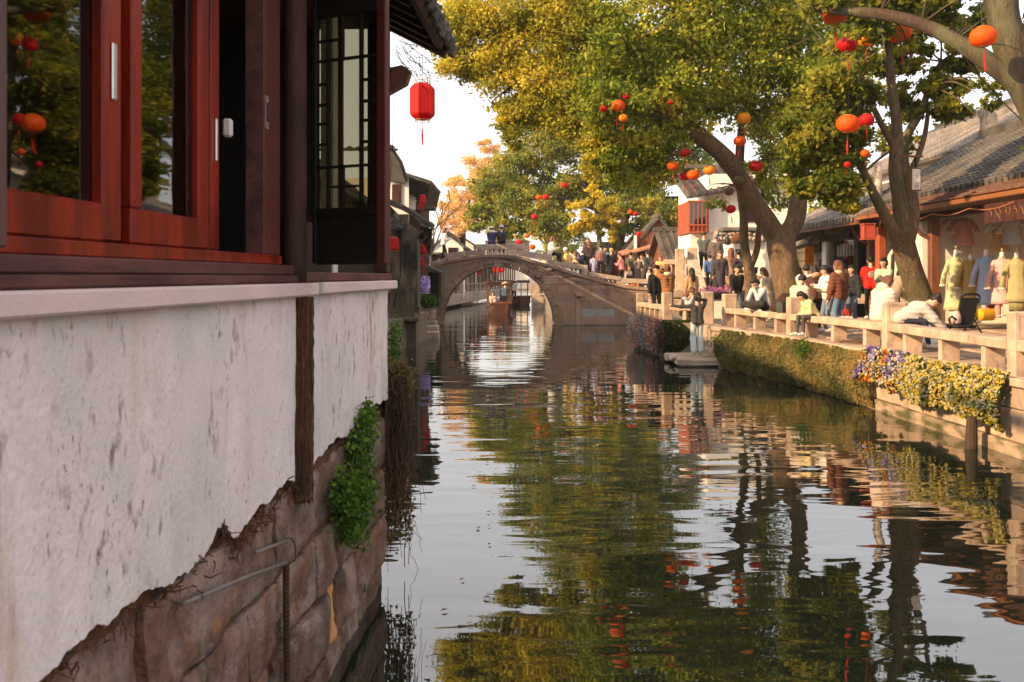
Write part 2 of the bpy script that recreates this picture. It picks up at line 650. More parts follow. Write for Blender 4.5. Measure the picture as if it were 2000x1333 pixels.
out = [(4.95, 24.6), (5.15, 25.0), (4.9, 26.3), (4.1, 26.75), (3.74, 30.6), (5.3, 31.3), (5.6, 44.5), (2.2, 46.8), (1.9, 60), (2.6, 80), (3.0, 175),
       (400, 175), (400, -14)] + BANK[::-1]
ground_sheet('promenade', out, ZP, M_earth)
# far land that closes the canal towards the horizon
ground_sheet('far_ground', [(-400, 175), (400, 175), (430, 700), (-430, 700)], 0.9, M_earth)
ground_sheet('bank_ground', [(-400, -14), (-2.2, -14), (-2.2, 7.2), (-2.6, 7.3), (-2.6, 19), (-2.75, 20), (-2.75, 21), (-3.6, 21.4), (-3.2, 29.2), (-2.9, 33.9), (-3.4, 34), (-3.5, 43.9), (-4.6, 44), (-4.6, 47.0),
                             (-5.2, 58), (-4.2, 90), (-3.5, 175), (-400, 175)], 0.93, M_earth)

# paving slabs of the promenade (the near part one by one)
slab_meshes = []
for k in range(6):
    slab_meshes.append(MB().box(-0.46, 0.46, -0.29, 0.29, -0.03, 0.03, bev=0.012, jit=0.004).mesh('paving_slab', M_pave))
prom = bpy.data.objects['promenade']
yy = 10.2
row = 0
while yy < 24.8:
    xb = lerp_poly(BANK, yy) + 0.06 if yy < 24.6 else 5.1
    xx = xb + 0.46 + (row % 2) * 0.45 - 0.45
    while xx < 9.6:
        if xx - 0.46 > xb - 0.02:
            place('paving_slab', random.choice(slab_meshes), prom, (xx, yy, ZP - 0.012 + random.uniform(-0.004, 0.004) + 0.018 * max(0, xx - 7)))
        xx += 0.94
    yy += 0.6
    row += 1

# bank wall of dressed stone below the promenade edge
M_mossy = mat('mossy waterline stone', (0.42, 0.30, 0.21), 0.85, 0.3, 5, (0.09, 0.085, 0.03), 2.5, 0.5, 30, stretch=(1, 1, 3), orand=0.1)
st = thing('bank_wall', 'pale dressed stone bank wall under the flower bed and hedge', 'wall', (6.0, 14, 0))
pts = []
for (x0, y0), (x1, y1) in zip(BANK[:-1], BANK[1:]):
    if y1 < 5: y1 = 5; x1 = 6.19
    L_ = math.hypot(x1 - x0, y1 - y0)
    n = max(1, int(L_ / 0.95))
    for i in range(n):
        pts.append(((x0 + (x1 - x0) * i / n, y0 + (y1 - y0) * i / n), (x0 + (x1 - x0) * (i + 1) / n, y0 + (y1 - y0) * (i + 1) / n)))
for i, (a, b) in enumerate(pts):
    d = Vector((b[0] - a[0], b[1] - a[1], 0))
    fr = frame_fn((a[0], a[1], 0), d)          # second axis points to +x side (inside the bank)
    sgn = 1 if fr(0, 1, 0).x > a[0] else -1
    Ld = d.length
    for (z0, z1, pr) in ((-0.4, 0.16, 0.05), (0.165, 0.56, 0.0), (0.565, ZP - 0.10, 0.0), (ZP - 0.095, ZP + 0.012, 0.05)):
        MB().box(0.004, Ld - 0.004, sgn * (-0.03 - pr), sgn * 0.3, z0, z1, fr, bev=0.015, jit=0.006).obj('stone', M_rail if z0 > 0.1 else M_mossy, st)

# ---------------------------------------------------------------- railing with stone benches
RAIL = [(5.43, 24.85), (5.97, 20.96), (6.42, 16.74), (6.36, 12.36)]
rail = thing('stone_railing', 'low pale granite bench railing along the sunny promenade edge', 'railing', (6.1, 18, ZP))


def rail_post(parent, x, y, ang, h=0.78, w=0.30, t=0.24):
    fr = frame_fn((x, y, ZP), (math.cos(ang), math.sin(ang), 0))
    p = MB().box(-w / 2, w / 2, -t / 2, t / 2, -0.02, h, fr, bev=0.018).obj('post', M_rail, parent)
    for sgn in (-1, 1):          # carved panel frame on the broad faces
        mb = MB()
        o0 = sgn * (t / 2 - 0.004); o1 = sgn * (t / 2 + 0.006)
        z0, z1 = h * 0.60, h * 0.95
        mb.box(-w * .38, w * .38, o0, o1, z0, z0 + .012, fr); mb.box(-w * .38, w * .38, o0, o1, z1 - .012, z1, fr)
        mb.box(-w * .38, -w * .34, o0, o1, z0 + .012, z1 - .012, fr); mb.box(w * .34, w * .38, o0, o1, z0 + .012, z1 - .012, fr)
        mb.obj('carved_frame', M_rail, p)


def rail_run(parent, p, q, nslab, nsup, hz=0.45, ends=(0.13, 0.13), width=0.34):
    d = Vector((q[0] - p[0], q[1] - p[1], 0))
    L_ = d.length
    fr = frame_fn((p[0], p[1], ZP), d)
    a0, a1 = ends[0], L_ - ends[1]
    for i in range(nslab):
        s0 = a0 + (a1 - a0) * i / nslab
        s1 = a0 + (a1 - a0) * (i + 1) / nslab
        MB().box(s0 + .003, s1 - .003, -width / 2, width / 2, hz - 0.13, hz, fr, bev=0.012, jit=0.004).obj('bench_slab', M_rail, parent)
    for i in range(nsup):
        s = a0 + (a1 - a0) * (i + 0.5) / nsup
        MB().box(s - .055, s + .055, -width / 2 + .03, width / 2 - .03, 0.0, hz - .13, fr, bev=0.012).obj('support', M_rail, parent)


for i, (x, y) in enumerate(RAIL):
    j = min(i, len(RAIL) - 2)
    ang = math.atan2(RAIL[j + 1][1] - RAIL[j][1], RAIL[j + 1][0] - RAIL[j][0]) + math.pi / 2
    rail_post(rail, x, y, ang, w=0.34, t=0.22, h=0.80)
for i in range(3):
    rail_run(rail, RAIL[i], RAIL[i + 1], 3, 3 if i else 3)
rail_run(rail, RAIL[3], (6.4, 8.4), 3, 3)
rail_post(rail, 6.42, 8.3, 0.0)

# railing of the small flower platform
rail2 = thing('platform_railing', 'stone bench railing around the small platform above the hanging flowers', 'railing', (4.1, 27, ZP))
Q = [(3.92, 30.45), (4.2, 26.98), (5.02, 26.6)]
rail_post(rail2, *Q[0], math.pi / 2, w=0.22, t=0.22, h=0.72)
rail_post(rail2, *Q[1], 0.1, w=0.26, t=0.24, h=0.80)
rail_post(rail2, 5.12, 26.1, 0.0, w=0.30, t=0.26, h=0.84)
rail_run(rail2, Q[0], Q[1], 2, 5, width=0.26)
rail_run(rail2, Q[1], (5.12, 26.4), 1, 1, width=0.26)

# platform face stones and the stone landing with steps at the water
pf = thing('platform_wall', 'rough stone face of the platform beside the water landing', 'wall', (4.6, 26, 0))
for i in range(5):
    for j in range(3):
        x0 = 4.86 + 0.10 * i * 0.2
        yA = 24.7 + i * 0.36
        MB().box(4.85 + random.uniform(0, .1), 5.3, yA + .01, yA + .35, -0.3 + j * .41, 0.10 + j * .41, bev=.03, jit=.03).obj('stone', M_stone, pf)
for i in range(4):
    for j in range(3):
        MB().box(4.1 + i * .24, 4.335 + i * .24, 26.62 + random.uniform(0, .06), 26.95, -0.3 + j * .41, 0.10 + j * .41, bev=.02, jit=.02).obj('stone', M_dark_stone, pf)
ld = thing('water_landing', 'worn stone landing slabs just above the water where a woman stands', 'steps', (4.6, 24.4, 0))
MB().box(3.98, 5.25, 23.75, 24.35, 0.02, 0.20, bev=.04, jit=.03).obj('slab', M_stone, ld)
MB().box(3.90, 5.0, 24.36, 24.95, 0.05, 0.225, bev=.04, jit=.03).obj('slab', M_stone, ld)
MB().box(3.85, 4.8, 24.96, 25.35, 0.03, 0.25, bev=.04, jit=.03).obj('slab', M_stone, ld)
MB().box(4.55, 5.3, 24.0, 25.3, -0.5, 0.015, bev=.02).obj('slab', M_dark_stone, ld)
MB().box(4.85, 5.5, 24.4, 25.1, 0.24, 0.42, bev=.04, jit=.03).obj('step', M_stone, ld)
MB().box(4.95, 5.6, 24.5, 25.1, 0.43, 0.64, bev=.04, jit=.03).obj('step', M_stone, ld)

# ================================================================ NEAR HOUSE ON THE LEFT
KW = 0.0514


def W(u, o, z):
    return Vector((-1.245 + KW * u + o, u - KW * o, z))


house = thing('waterside_house', 'near white plastered house with red lacquered windows over a rough stone base', 'house', W(4.2, -0.5, 0))


def wbox(u0, u1, o0, o1, z0, z1, name, m, parent=None, bev=0.0, jit=0.0, **kw):
    return MB().box(u0, u1, o0, o1, z0, z1, W, bev=bev, jit=jit).obj(name, m, parent or house, **kw)


# plaster wall with a ragged broken lower edge
def plaster_panel(u0, u1, zt, zb_fn, du, rows=12):
    mb = MB()
    n = int((u1 - u0) / du)
    vs = []
    for i in range(n + 1):
        u = u0 + (u1 - u0) * i / n
        zb = zb_fn(u)
        for j in range(rows + 1):
            t = j / rows
            z = zt + (zb - zt) * t
            o = 0.012 * nz(u * 1.3, z * 1.3, 3) + 0.004 * nz(u * 9, z * 9, 1)
            vs.append(W(u, o, z))
        vs.append(vs[-1].copy())
        vs.append(W(u, -0.03, zb + 0.006 * nz(u * 40, 3)))
        vs.append(W(u, -0.06, zb + 0.10))
    R_ = rows + 4
    fs = []
    for i in range(n):
        for j in range(R_ - 1):
            if j == rows: continue
            a = i * R_ + j
            fs.append((a, a + 1, a + R_ + 1, a + R_))
    mb.add(vs, fs)
    return mb


def zb1(u):
    z = CZ - 1.035 + 0.022 * u
    z += 0.05 * nz(u * 2.1, 0.3) + 0.022 * nz(u * 9, 1.7) + 0.010 * nz(u * 31, 2.2)
    bump_ = lambda c, w_: math.exp(-((u - c) / w_) ** 4)
    z += -.04 * bump_(3.3, .22) - .03 * bump_(3.83, .10) + .05 * bump_(3.63, .07) + .03 * bump_(4.42, .15) + .03 * bump_(6.5, .2)
    return z


plaster_panel(0.6, 7.06, CZ - 0.095, zb1, 0.011).obj('plaster_wall', M_plaster, house, smooth=True)
# solid body of the house behind the wall
wbox(0.6, 7.03, -4.5, -0.1, -0.4, CZ - 0.02, 'wall_core', M_mould)
# rough stone base
M_basestone = mat('brown mud washed base stone', (0.135, 0.073, 0.05), 0.88, 0.5, 5.5, (0.20, 0.14, 0.115), 3.0, 1.0, 26, orand=0.25, specks=(0.32, 0.15, 0.06), speckscale=4.2, speckcut=0.63, detail=10)
add_layer(M_basestone, (.045, .03, .022), 7, (1, 1, .8), .50, .64, 1.6, .42, .58, .9, 3.3)
add_layer(M_basestone, (.30, .255, .23), 3.2, (1, 1, .8), .54, .64, 1.1, .44, .58, .7, 6.1)
add_layer(M_basestone, (.26, .11, .05), 13, (1, 1, 1), .56, .68, 1.5, .46, .60, .8, 9.7)
add_layer(M_basestone, (.02, .014, .01), 30, (1, 1, .8), .60, .68, 2.0, .44, .56, .9, 1.9)
M_ochre = mat('ochre stone', (0.48, 0.24, 0.09), 0.85, 0.2, 6, None, 1, 0.4, 30)


def rough_block(u0, u1, z0, z1, depth, seed, n=9, amp=0.026):
    mb = MB()
    vs, fs = [], []
    nu = max(4, int((u1 - u0) / 0.028)); nzz = max(4, int((z1 - z0) / 0.028))
    for i in range(nu + 1):
        for j in range(nzz + 1):
            s, t = i / nu, j / nzz
            u = u0 + (u1 - u0) * s; z = z0 + (z1 - z0) * t
            e = min(s * (u1 - u0), (1 - s) * (u1 - u0), t * (z1 - z0), (1 - t) * (z1 - z0))
            rnd = -0.016 * math.exp(-(e / 0.010) ** 1.2) - .02 * max(0, nz(u * 6, z * 6, seed + 20) - .25) * math.exp(-(e / .06))
            o = depth + rnd + amp * nz(u * 3.1 + seed, z * 3.1, seed) + amp * .5 * nz(u * 11, z * 11, seed + 4) + amp * .25 * nz(u * 27, z * 27, seed + 6)
            uu = u + .012 * nz(u * 5, z * 5, seed + 9) ; zz = z + .012 * nz(u * 5, z * 5, seed + 12)
            vs.append(W(uu, o, zz))
    for i in range(nu):
        for j in range(nzz):
            a = i * (nzz + 1) + j
            fs.append((a, a + nzz + 1, a + nzz + 2, a + 1))
    # sides
    ring = [i * (nzz + 1) for i in range(nu + 1)] + [nu * (nzz + 1) + j for j in range(1, nzz + 1)] + [i * (nzz + 1) + nzz for i in range(nu - 1, -1, -1)] + [j for j in range(nzz - 1, 0, -1)]
    k = len(vs)
    for r in ring:
        vs.append(Vector(vs[r]))
    m_ = len(ring)
    for r in ring:
        vs.append(Vector(vs[r]) + Vector((-0.12, 0.006, 0)))
    for i in range(m_):
        fs.append((k + i, k + m_ + i, k + m_ + (i + 1) % m_, k + (i + 1) % m_))
    mb.add(vs, fs)
    return mb


wbox(1.6, 7.06, -0.09, -0.045, -0.4, 1.22, 'mortar_bed', M_coir)
random.seed(5)
rows = [(-0.3, 0.16), (0.165, 0.50), (0.505, 0.83), (0.835, 1.19)]
cuts = [[1.6, 2.6, 3.5, 4.4, 5.3, 6.2, 7.08], [1.6, 2.3, 3.1, 3.9, 4.36, 5.35, 5.52, 6.3, 7.07], [1.6, 2.6, 3.2, 4.0, 4.40, 5.1, 5.8, 6.5, 7.06], [1.6, 2.2, 3.0, 3.7, 4.38, 4.9, 5.5, 6.2, 7.05]]
for (z0, z1), cc in zip(rows, cuts):
    for a, b in zip(cc, cc[1:]):
        och = abs(a - 5.35) < .01
        rough_block(a + .007, b - .007, z0 + .005, z1 - .006 - random.uniform(0, .016), -0.012 + random.uniform(-.02, .012), random.uniform(0, 50)).obj('stone', M_ochre if och else M_basestone, house, smooth=True)
# conduits and the corrugated hose on the base
MB().tube([W(3.2, .02, CZ - 1.055), W(3.8, .03, CZ - 1.15), W(4.36, .03, CZ - 1.255)], .0085, 8).obj('conduit', M_grey_pipe, house, smooth=True)
MB().tube([W(3.98, .015, CZ - 1.105), W(4.4, .02, CZ - 1.17)], .0075, 8).obj('conduit', M_grey_pipe, house, smooth=True)
MB().tube([W(4.4 + .07 * math.sin(t), .025 + .01 * t, CZ - 1.21 + .05 * math.cos(t)) for t in np.linspace(0, 3.1, 9)], .003, 5).obj('wire_loop', M_wire, house)
hp = [W(4.43 + .01 * math.sin(z * 6), .015, z) for z in np.linspace(CZ - 1.27, -0.2, 110)]
MB().tube(hp, [.014 + (.003 if i % 2 else 0) for i in range(110)], 8).obj('corrugated_hose', M_root, house)
# rotten fibrous post set in the plaster
mb = MB()
pp = [W(4.70 + .008 * nz(z * 3, 1), -.012, z) for z in np.linspace(CZ - 1.06, CZ - .1, 40)]
mb.tube(pp, [.072 + .010 * nz(i * .7, 5) for i in range(40)], 14)
post = mb.obj('rotten_post', M_coir, house, smooth=True)
mb = MB()
for i in range(260):
    a = random.uniform(-1.45, 1.45)
    z0 = random.uniform(CZ - 1.08, CZ - .3); ln = random.uniform(.12, .5)
    ps = []
    for t in np.linspace(0, 1, 6):
        z = min(z0 + ln * t, CZ - .1)
        r = .073 + .012 * nz(t * 3, i)
        aa = a + .25 * nz(t * 2.5, i, 7)
        ps.append(W(4.70 + r * math.sin(aa), -.012 + r * math.cos(aa), z))
    mb.tube(ps, .0028, 3, cap=False)
fb = mb.obj('loose_fibre', M_coir, post)
fb['kind'] = 'stuff'
# crumbly dry matter under the plaster edge
mb = MB()
for i in range(420):
    u = random.choice([random.uniform(2.3, 4.7), random.gauss(3.9, .2), random.gauss(4.66, .08)])
    z = zb1(u) - abs(random.gauss(0, .035))
    p = W(u, random.uniform(-.03, .02), z)
    d = Vector((random.gauss(0, 1), random.gauss(0, 1), random.gauss(-.6, 1))).normalized() * random.uniform(.02, .07)
    mb.tube([p, p + d * .5 + Vector((random.uniform(-.01, .01),) * 3), p + d], [.004, .003, .0015], 3, cap=False)
db = mb.obj('dry_debris', M_coir, house)
db['kind'] = 'stuff'

# ledge and sill
wbox(0.6, 4.86, -0.1, 0.055, CZ - 0.094, CZ - 0.032, 'ledge', M_ledge, bev=.008)
wbox(4.865, 4.94, -0.1, 0.052, CZ - 0.092, CZ - 0.034, 'ledge_joint', M_cement, bev=.006)
wbox(4.945, 7.16, -0.1, 0.055, CZ - 0.090, CZ - 0.030, 'ledge', M_ledge, bev=.008)
wbox(0.6, 4.58, -0.1, 0.028, CZ - 0.029, CZ + 0.004, 'sill_beam', M_sill, bev=.006)
wbox(0.6, 4.57, -0.1, 0.012, CZ + 0.005, CZ + 0.050, 'sill_beam', M_sill, bev=.006)
wbox(4.70, 7.1, -0.1, 0.026, CZ - 0.027, CZ + 0.020, 'sill_beam', M_sill, bev=.006)
wbox(0.6, 4.42, -0.1, -0.004, CZ + 0.051, CZ + 0.092, 'window_track', M_red_lac, bev=.004)
# columns
MB().tube([W(4.62, .0, z) for z in np.linspace(CZ - .03, CZ + 2.3, 24)], [.054 + .003 * nz(i * .8, 2) for i in range(24)], 16).obj('column', M_wood, house, smooth=True)
wbox(6.93, 7.06, -0.12, 0.02, CZ + .02, CZ + 2.0, 'corner_post', M_wood, bev=.01)


def sliding_leaf(u0, u1, o, st0=.09, st1=.09, zg=0.2, ztop=1.75, handle=None, tilt=0.0):
    fr = wbox(u0, u1, o - .035, o, CZ + .094, CZ + zg, 'window_leaf', M_red_lac, bev=.006)
    wbox(u0, u0 + st0, o - .036, o + .002, CZ + zg, CZ + ztop, 'stile', M_red_lac, fr, bev=.006)
    wbox(u1 - st1, u1, o - .036, o + .002, CZ + .096, CZ + ztop, 'stile', M_red_lac, fr, bev=.006)
    um = (u0 + u1) / 2          # pane tilted so its reflection turns towards the trees
    MB().box(u0 + st0, u1 - st1, -.003, .003, CZ + zg - .01, CZ + ztop, lambda u, q, z: W(u, o - .018 + q - tilt * (u - um), z)).obj('pane', M_pane, fr)
    if handle is not None:
        h = wbox(u1 - st1 * .62, u1 - st1 * .38, o + .002, o + .010, CZ + handle, CZ + handle + .16, 'pull_handle', M_metal, fr, bev=.004)
    return fr


sliding_leaf(0.7, 1.98, -0.012, .09, .09, .2, 1.75)
sliding_leaf(1.99, 2.83, -0.012, .09, .115, .2, 1.75, .49, tilt=.055)
sliding_leaf(2.90, 3.53, -0.012, .07, .10, .2, 1.75, tilt=.03)
sliding_leaf(3.40, 3.765, -0.058, .06, .085, .19, 1.75, .43)
wbox(2.832, 2.898, -.1, -.05, CZ + .09, CZ + 1.75, 'mullion', M_room)  # near-black strip standing in for the dark gap between two leaves
wbox(4.14, 4.40, -.07, -.006, CZ + .092, CZ + 1.75, 'jamb', M_maroon, bev=.005)
lk = wbox(4.17, 4.21, -.006, .000, CZ + .62, CZ + .76, 'lock_plate', M_metal)
wbox(4.182, 4.198, .000, .003, CZ + .65, CZ + .73, 'lock_slot', M_black, lk)
wbox(4.12, 4.139, -.07, .004, CZ + .092, CZ + 1.75, 'jamb_edge', M_sill)
# grey latch and white clip by the open gap
wbox(3.775, 3.805, -.05, -.015, CZ + .53, CZ + .60, 'latch', mat('white plastic clip', (.6, .56, .54), .5), bev=.008)
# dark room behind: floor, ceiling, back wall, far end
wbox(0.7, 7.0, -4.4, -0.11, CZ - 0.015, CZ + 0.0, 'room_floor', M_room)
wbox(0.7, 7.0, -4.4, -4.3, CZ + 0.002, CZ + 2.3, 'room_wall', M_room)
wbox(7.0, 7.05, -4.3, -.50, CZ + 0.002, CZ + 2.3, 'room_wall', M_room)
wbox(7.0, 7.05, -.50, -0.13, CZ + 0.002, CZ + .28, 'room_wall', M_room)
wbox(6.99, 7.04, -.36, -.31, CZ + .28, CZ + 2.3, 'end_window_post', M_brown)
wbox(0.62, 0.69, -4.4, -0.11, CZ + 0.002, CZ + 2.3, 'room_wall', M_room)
wbox(0.6, 7.08, -4.5, -0.02, CZ + 1.76, CZ + 2.25, 'lintel', M_wood)
# wooden bay between the columns, seen behind the open leaf
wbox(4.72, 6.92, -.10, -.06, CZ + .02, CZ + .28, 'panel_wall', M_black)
wbox(5.6, 5.72, -.12, -.05, CZ + .02, CZ + 1.75, 'mullion', mat('pale painted mullion', (.5, .46, .40), .7))
M_shut = mat('plum shutter paint', (0.095, 0.045, 0.042), 0.6, 0.15, 4, None, 1, 0.1, 20)
# plum shutter folded back beside the camera
sh = wbox(1.2, 2.12, .03, .065, CZ + .06, CZ + 1.7, 'shutter', M_shut, bev=.006)
wbox(1.3, 2.05, .066, .078, CZ + .14, CZ + .30, 'shutter_panel', M_shut, sh, bev=.01)
wbox(1.3, 2.05, .066, .078, CZ + .36, CZ + 1.6, 'shutter_panel', M_shut, sh, bev=.01)

# open lattice leaf hinged on the column, swung out over the water
H0 = W(4.80, .045, 0); H1 = Vector(((757 - 1000) / F * 4.60, 4.60, 0))
LW = (H1 - H0).length
lf = frame_fn((H0.x, H0.y, CZ), H1 - H0)
leaf = MB().box(0, .022, -.018, .018, .06, 1.62, lf, bev=.004).obj('lattice_leaf', M_black, house)
MB().box(LW - .05, LW, -.0185, .0185, .058, 1.625, lf, bev=.005).obj('stile', M_maroon, leaf)  # maroon here paints in the red light on the outer edge
for (z0, z1) in ((.055, .085), (.285, .325), (1.235, 1.275), (1.57, 1.62)):
    MB().box(.022, LW - .05, -.016, .016, z0, z1, lf, bev=.004).obj('rail', M_black, leaf)
MB().box(.022, LW - .05, -.006, .006, .085, .285, lf).obj('panel', M_black, leaf)
MB().box(.022, LW - .05, -.006, .006, 1.275, 1.57, lf).obj('panel', M_black, leaf)
xs = [.045, .085, .112, .265, .29, LW - .05]
bars = [(.085 - .005, .085 + .005, .325, 1.235), (.272, .286, .325, 1.235),
        (.165, .177, .325, .52), (.165, .175, 1.03, 1.235)]
for (a0, a1, z0, z1) in bars:
    MB().box(a0, a1, -.010, .010, z0, z1, lf).obj('muntin', M_black, leaf)
zr = [.52, 1.03]
for z in zr:
    MB().box(.022, LW - .05, -.0095, .0095, z - .006, z + .006, lf).obj('muntin', M_black, leaf)
for z in (.425,):
    MB().box(.09, .272, -.009, .009, z - .005, z + .005, lf).obj('muntin', M_black, leaf)
for z in (.63, .73, .82, .92):
    MB().box(.022, .08, -.009, .009, z - .006, z + .006, lf).obj('muntin', M_black, leaf)
    MB().box(.286, LW - .05, -.009, .009, z - .006, z + .006, lf).obj('muntin', M_black, leaf)
for (z0, z1) in ((1.12, 1.13),):
    MB().box(.022, .175, -.009, .009, z0, z1, lf).obj('muntin', M_black, leaf)
for (a0, a1) in ((.022, .080), (.090, .272), (.286, LW - .05)):
    for (z0, z1) in ((.325, .514), (.526, 1.024), (1.036, 1.235)):
        MB().box(a0, a1, -.0025, .0025, z0, z1, lf).obj('pane', M_pane_old, leaf)

# roof: eave over the canal, rafters, tiles
roof = wbox(0.6, 7.35, -4.6, -0.02, CZ + 2.251, CZ + 2.32, 'roof_deck', M_wood)


def RF(u, s, n_):
    """roof frame: s runs down the slope from the ridge side to the eave, n_ normal"""
    th = math.radians(27)
    o = -4.2 + s * math.cos(th) - 0 * n_ + n_ * math.sin(th)
    z = CZ + 1.72 + (0.42 + 4.2) * math.tan(th) - s * math.sin(th) + n_ * math.cos(th)
    return W(u, o, z)


SL = 4.62 / math.cos(math.radians(27))
MB().box(0.4, 7.40, 0, SL - .03, -.03, .0, RF).obj('roof_boards', M_wood, roof)
MB().box(0.4, 7.38, SL - .09, SL - .03, -.085, -.031, RF, bev=.005).obj('eave_board', M_wood, roof)
MB().box(7.34, 7.40, 0, SL, -.12, -.031, RF, bev=.005).obj('barge_board', M_wood, roof)
for i in range(26):
    u = .5 + i * .27
    MB().box(u, u + .06, 2.4, SL - .095, -.1, -.0305, RF, bev=.005).obj('rafter', M_wood, roof)
tile_prof = MB()
for i in range(34):
    u = .45 + i * .212
    mb = MB()
    for s0 in np.arange(SL - 2.2, SL - .01, .2):
        vs = []
        for q, s in enumerate((s0 - .02, s0 + .19)):
            r = (.052, .06)[q]
            for a in np.linspace(0, math.pi, 7):
                vs.append(RF(u + r * math.cos(a), s + .02 * nz(i, s0), .012 + r * math.sin(a)))
        mb.add(vs, [(j, j + 1, j + 8, j + 7) for j in range(6)] + [(7, 8, 9, 10, 11, 12, 13)])
    mb.obj('cover_tile_row', M_tile, roof)
    MB().box(u + .055, u + .157, SL - .02, SL + .02, -.05 - random.uniform(0, .02), .03, RF, bev=.012, jit=.008).obj('drip_tile', M_tile, roof)
MB().box(0.4, 7.41, 0, SL - 2.2, .0005, .06, RF).obj('upper_tiling', M_tile, roof)
# carved bracket end under the eave
MB().prism([W(7.07, .0, CZ + 1.30), W(7.07, .13, CZ + 1.37), W(7.07, .16, CZ + 1.46), W(7.07, .1, CZ + 1.50), W(7.07, -.1, CZ + 1.46)], W(7.17, 0, 0) - W(7.07, 0, 0)).obj('bracket', M_brown, house)
# ================================================================ STONE ARCH BRIDGE
YB = 44.0
BW = 2.6


def bx(px): return (px - 1000) / F * YB
def bz(py): return CZ + (540 - py) / F * YB


bridge = thing('arch_bridge', 'old stone arch bridge crossing the canal with slab parapets', 'bridge', (-0.6, YB + 1.3, 0))
ACX, ACZ, AR, RT = -0.63, 0.06, 2.52, 0.27
DECK = [(832, 523), (870, 509), (920, 500), (950, 497.5), (1000, 497.5), (1060, 513), (1140, 538), (1215, 557), (1300, 566), (1330, 567)]
DECK = [(bx(a), bz(b)) for a, b in DECK]


def deck_z(x):
    for (x0, z0), (x1, z1) in zip(DECK, DECK[1:]):
        if x <= x1:
            return z0 + (z1 - z0) * (x - x0) / (x1 - x0)
    return DECK[-1][1]


M_bridge = mat('old bridge stone', (0.33, 0.22, 0.16), 0.88, 0.32, 2.2, (0.22, 0.16, 0.125), 1.1, 0.55, 14, orand=0.13, specks=(0.13, 0.10, 0.08), speckscale=5, speckcut=0.63)
M_bridge_blue = mat('blue grey stone course', (0.30, 0.29, 0.28), 0.88, 0.25, 2.2, None, 1, 0.5, 14)
# voussoirs of the ring
NV = 21
for i in range(NV):
    a0 = math.pi * i / NV + 0.004
    a1 = math.pi * (i + 1) / NV - 0.004
    mb = MB()
    poly = []
    for a in (a0, (a0 + a1) / 2, a1):
        poly.append(Vector((ACX + AR * math.cos(a), YB - .03, ACZ + AR * math.sin(a))))
    for a in (a1, (a0 + a1) / 2, a0):
        poly.append(Vector((ACX + (AR + RT) * math.cos(a), YB - .03, ACZ + (AR + RT) * math.sin(a))))
    mb.prism(poly, (0, BW + .06, 0))
    mb.obj('voussoir', M_bridge, bridge)
    # raised outer moulding
    poly = [Vector((ACX + r * math.cos(a), YB - .055, ACZ + r * math.sin(a))) for r, a in ((AR + RT - .07, a0), (AR + RT - .07, a1), (AR + RT + .015, a1), (AR + RT + .015, a0))]
    MB().prism(poly, (0, .03, 0)).obj('moulding', M_bridge, bridge)
# spandrel blocks, both faces
random.seed(3)


def clip_x(x, z, side):
    """keep a point outside the ring"""
    R_ = AR + RT + .012
    dz = z - ACZ
    if abs(dz) >= R_: return x
    h = math.sqrt(R_ * R_ - dz * dz)
    if side < 0: return min(x, ACX - h)
    return max(x, ACX + h)


for zi in range(10):
    z0 = -0.35 + zi * .36
    z1 = z0 + .355
    for side, x_start, x_end in ((-1, bx(838), ACX), (1, ACX, bx(1318))):
        x = x_start
        if side > 0: x += random.uniform(-.4, 0)
        while x < x_end:
            w_ = random.uniform(.55, 1.0)
            xa, xb = max(x, x_start) + .004, min(x + w_, x_end) - .004
            x += w_
            zt_a, zt_b = min(z1, deck_z(xa) - .13), min(z1, deck_z(xb) - .13)
            pa, pb = clip_x(xa, z0, side), clip_x(xb, z0, side)
            qa, qb = clip_x(xa, zt_a, side), clip_x(xb, zt_b, side)
            if pb - pa < .05 and qb - qa < .05: continue
            if zt_a - z0 < .03 and zt_b - z0 < .03: continue
            zt_a = max(zt_a, z0 + .01); zt_b = max(zt_b, z0 + .01)
            yo = YB + random.uniform(-.012, .012)
            blue = 2 <= zi <= 2 and bx(1130) < xa and xb < bx(1225)
            for y_, e_ in ((yo, .25), (YB + BW - .25 + random.uniform(-.01, .01), .25)):
                MB().prism([(pa, y_, z0), (pb, y_, z0), (qb, y_, zt_b), (qa, y_, zt_a)], (0, e_, 0)).obj('stone', M_bridge_blue if blue else M_bridge, bridge)
# core of the bridge between the faces (right of and left of the arch)
core = MB()
for xa, xb in [(bx(838), ACX - AR - RT - .02), (ACX + AR + RT + .02, bx(1316))]:
    n = 6
    for i in range(n):
        x0 = xa + (xb - xa) * i / n; x1 = xa + (xb - xa) * (i + 1) / n
        core.prism([(x0, YB + .26, -.4), (x1, YB + .26, -.4), (x1, YB + .26, deck_z(x1) - .14), (x0, YB + .26, deck_z(x0) - .14)], (0, BW - .52, 0))
core.obj('fill', M_dark_stone, bridge)
# cornice and deck slabs
xs = np.linspace(bx(834), bx(1326), 15)
for a, b in zip(xs, xs[1:]):
    for y0, y1, dz in ((YB - .08, YB + .38, 0), (YB + .385, YB + BW - .385, -.01), (YB + BW - .38, YB + BW + .08, 0)):
        MB().prism([(a + .004, y0, deck_z(a) - .125), (b - .004, y0, deck_z(b) - .125), (b - .004, y0, deck_z(b) + dz), (a + .004, y0, deck_z(a) + dz)], (0, y1 - y0, 0)).obj('deck_slab', M_bridge, bridge)
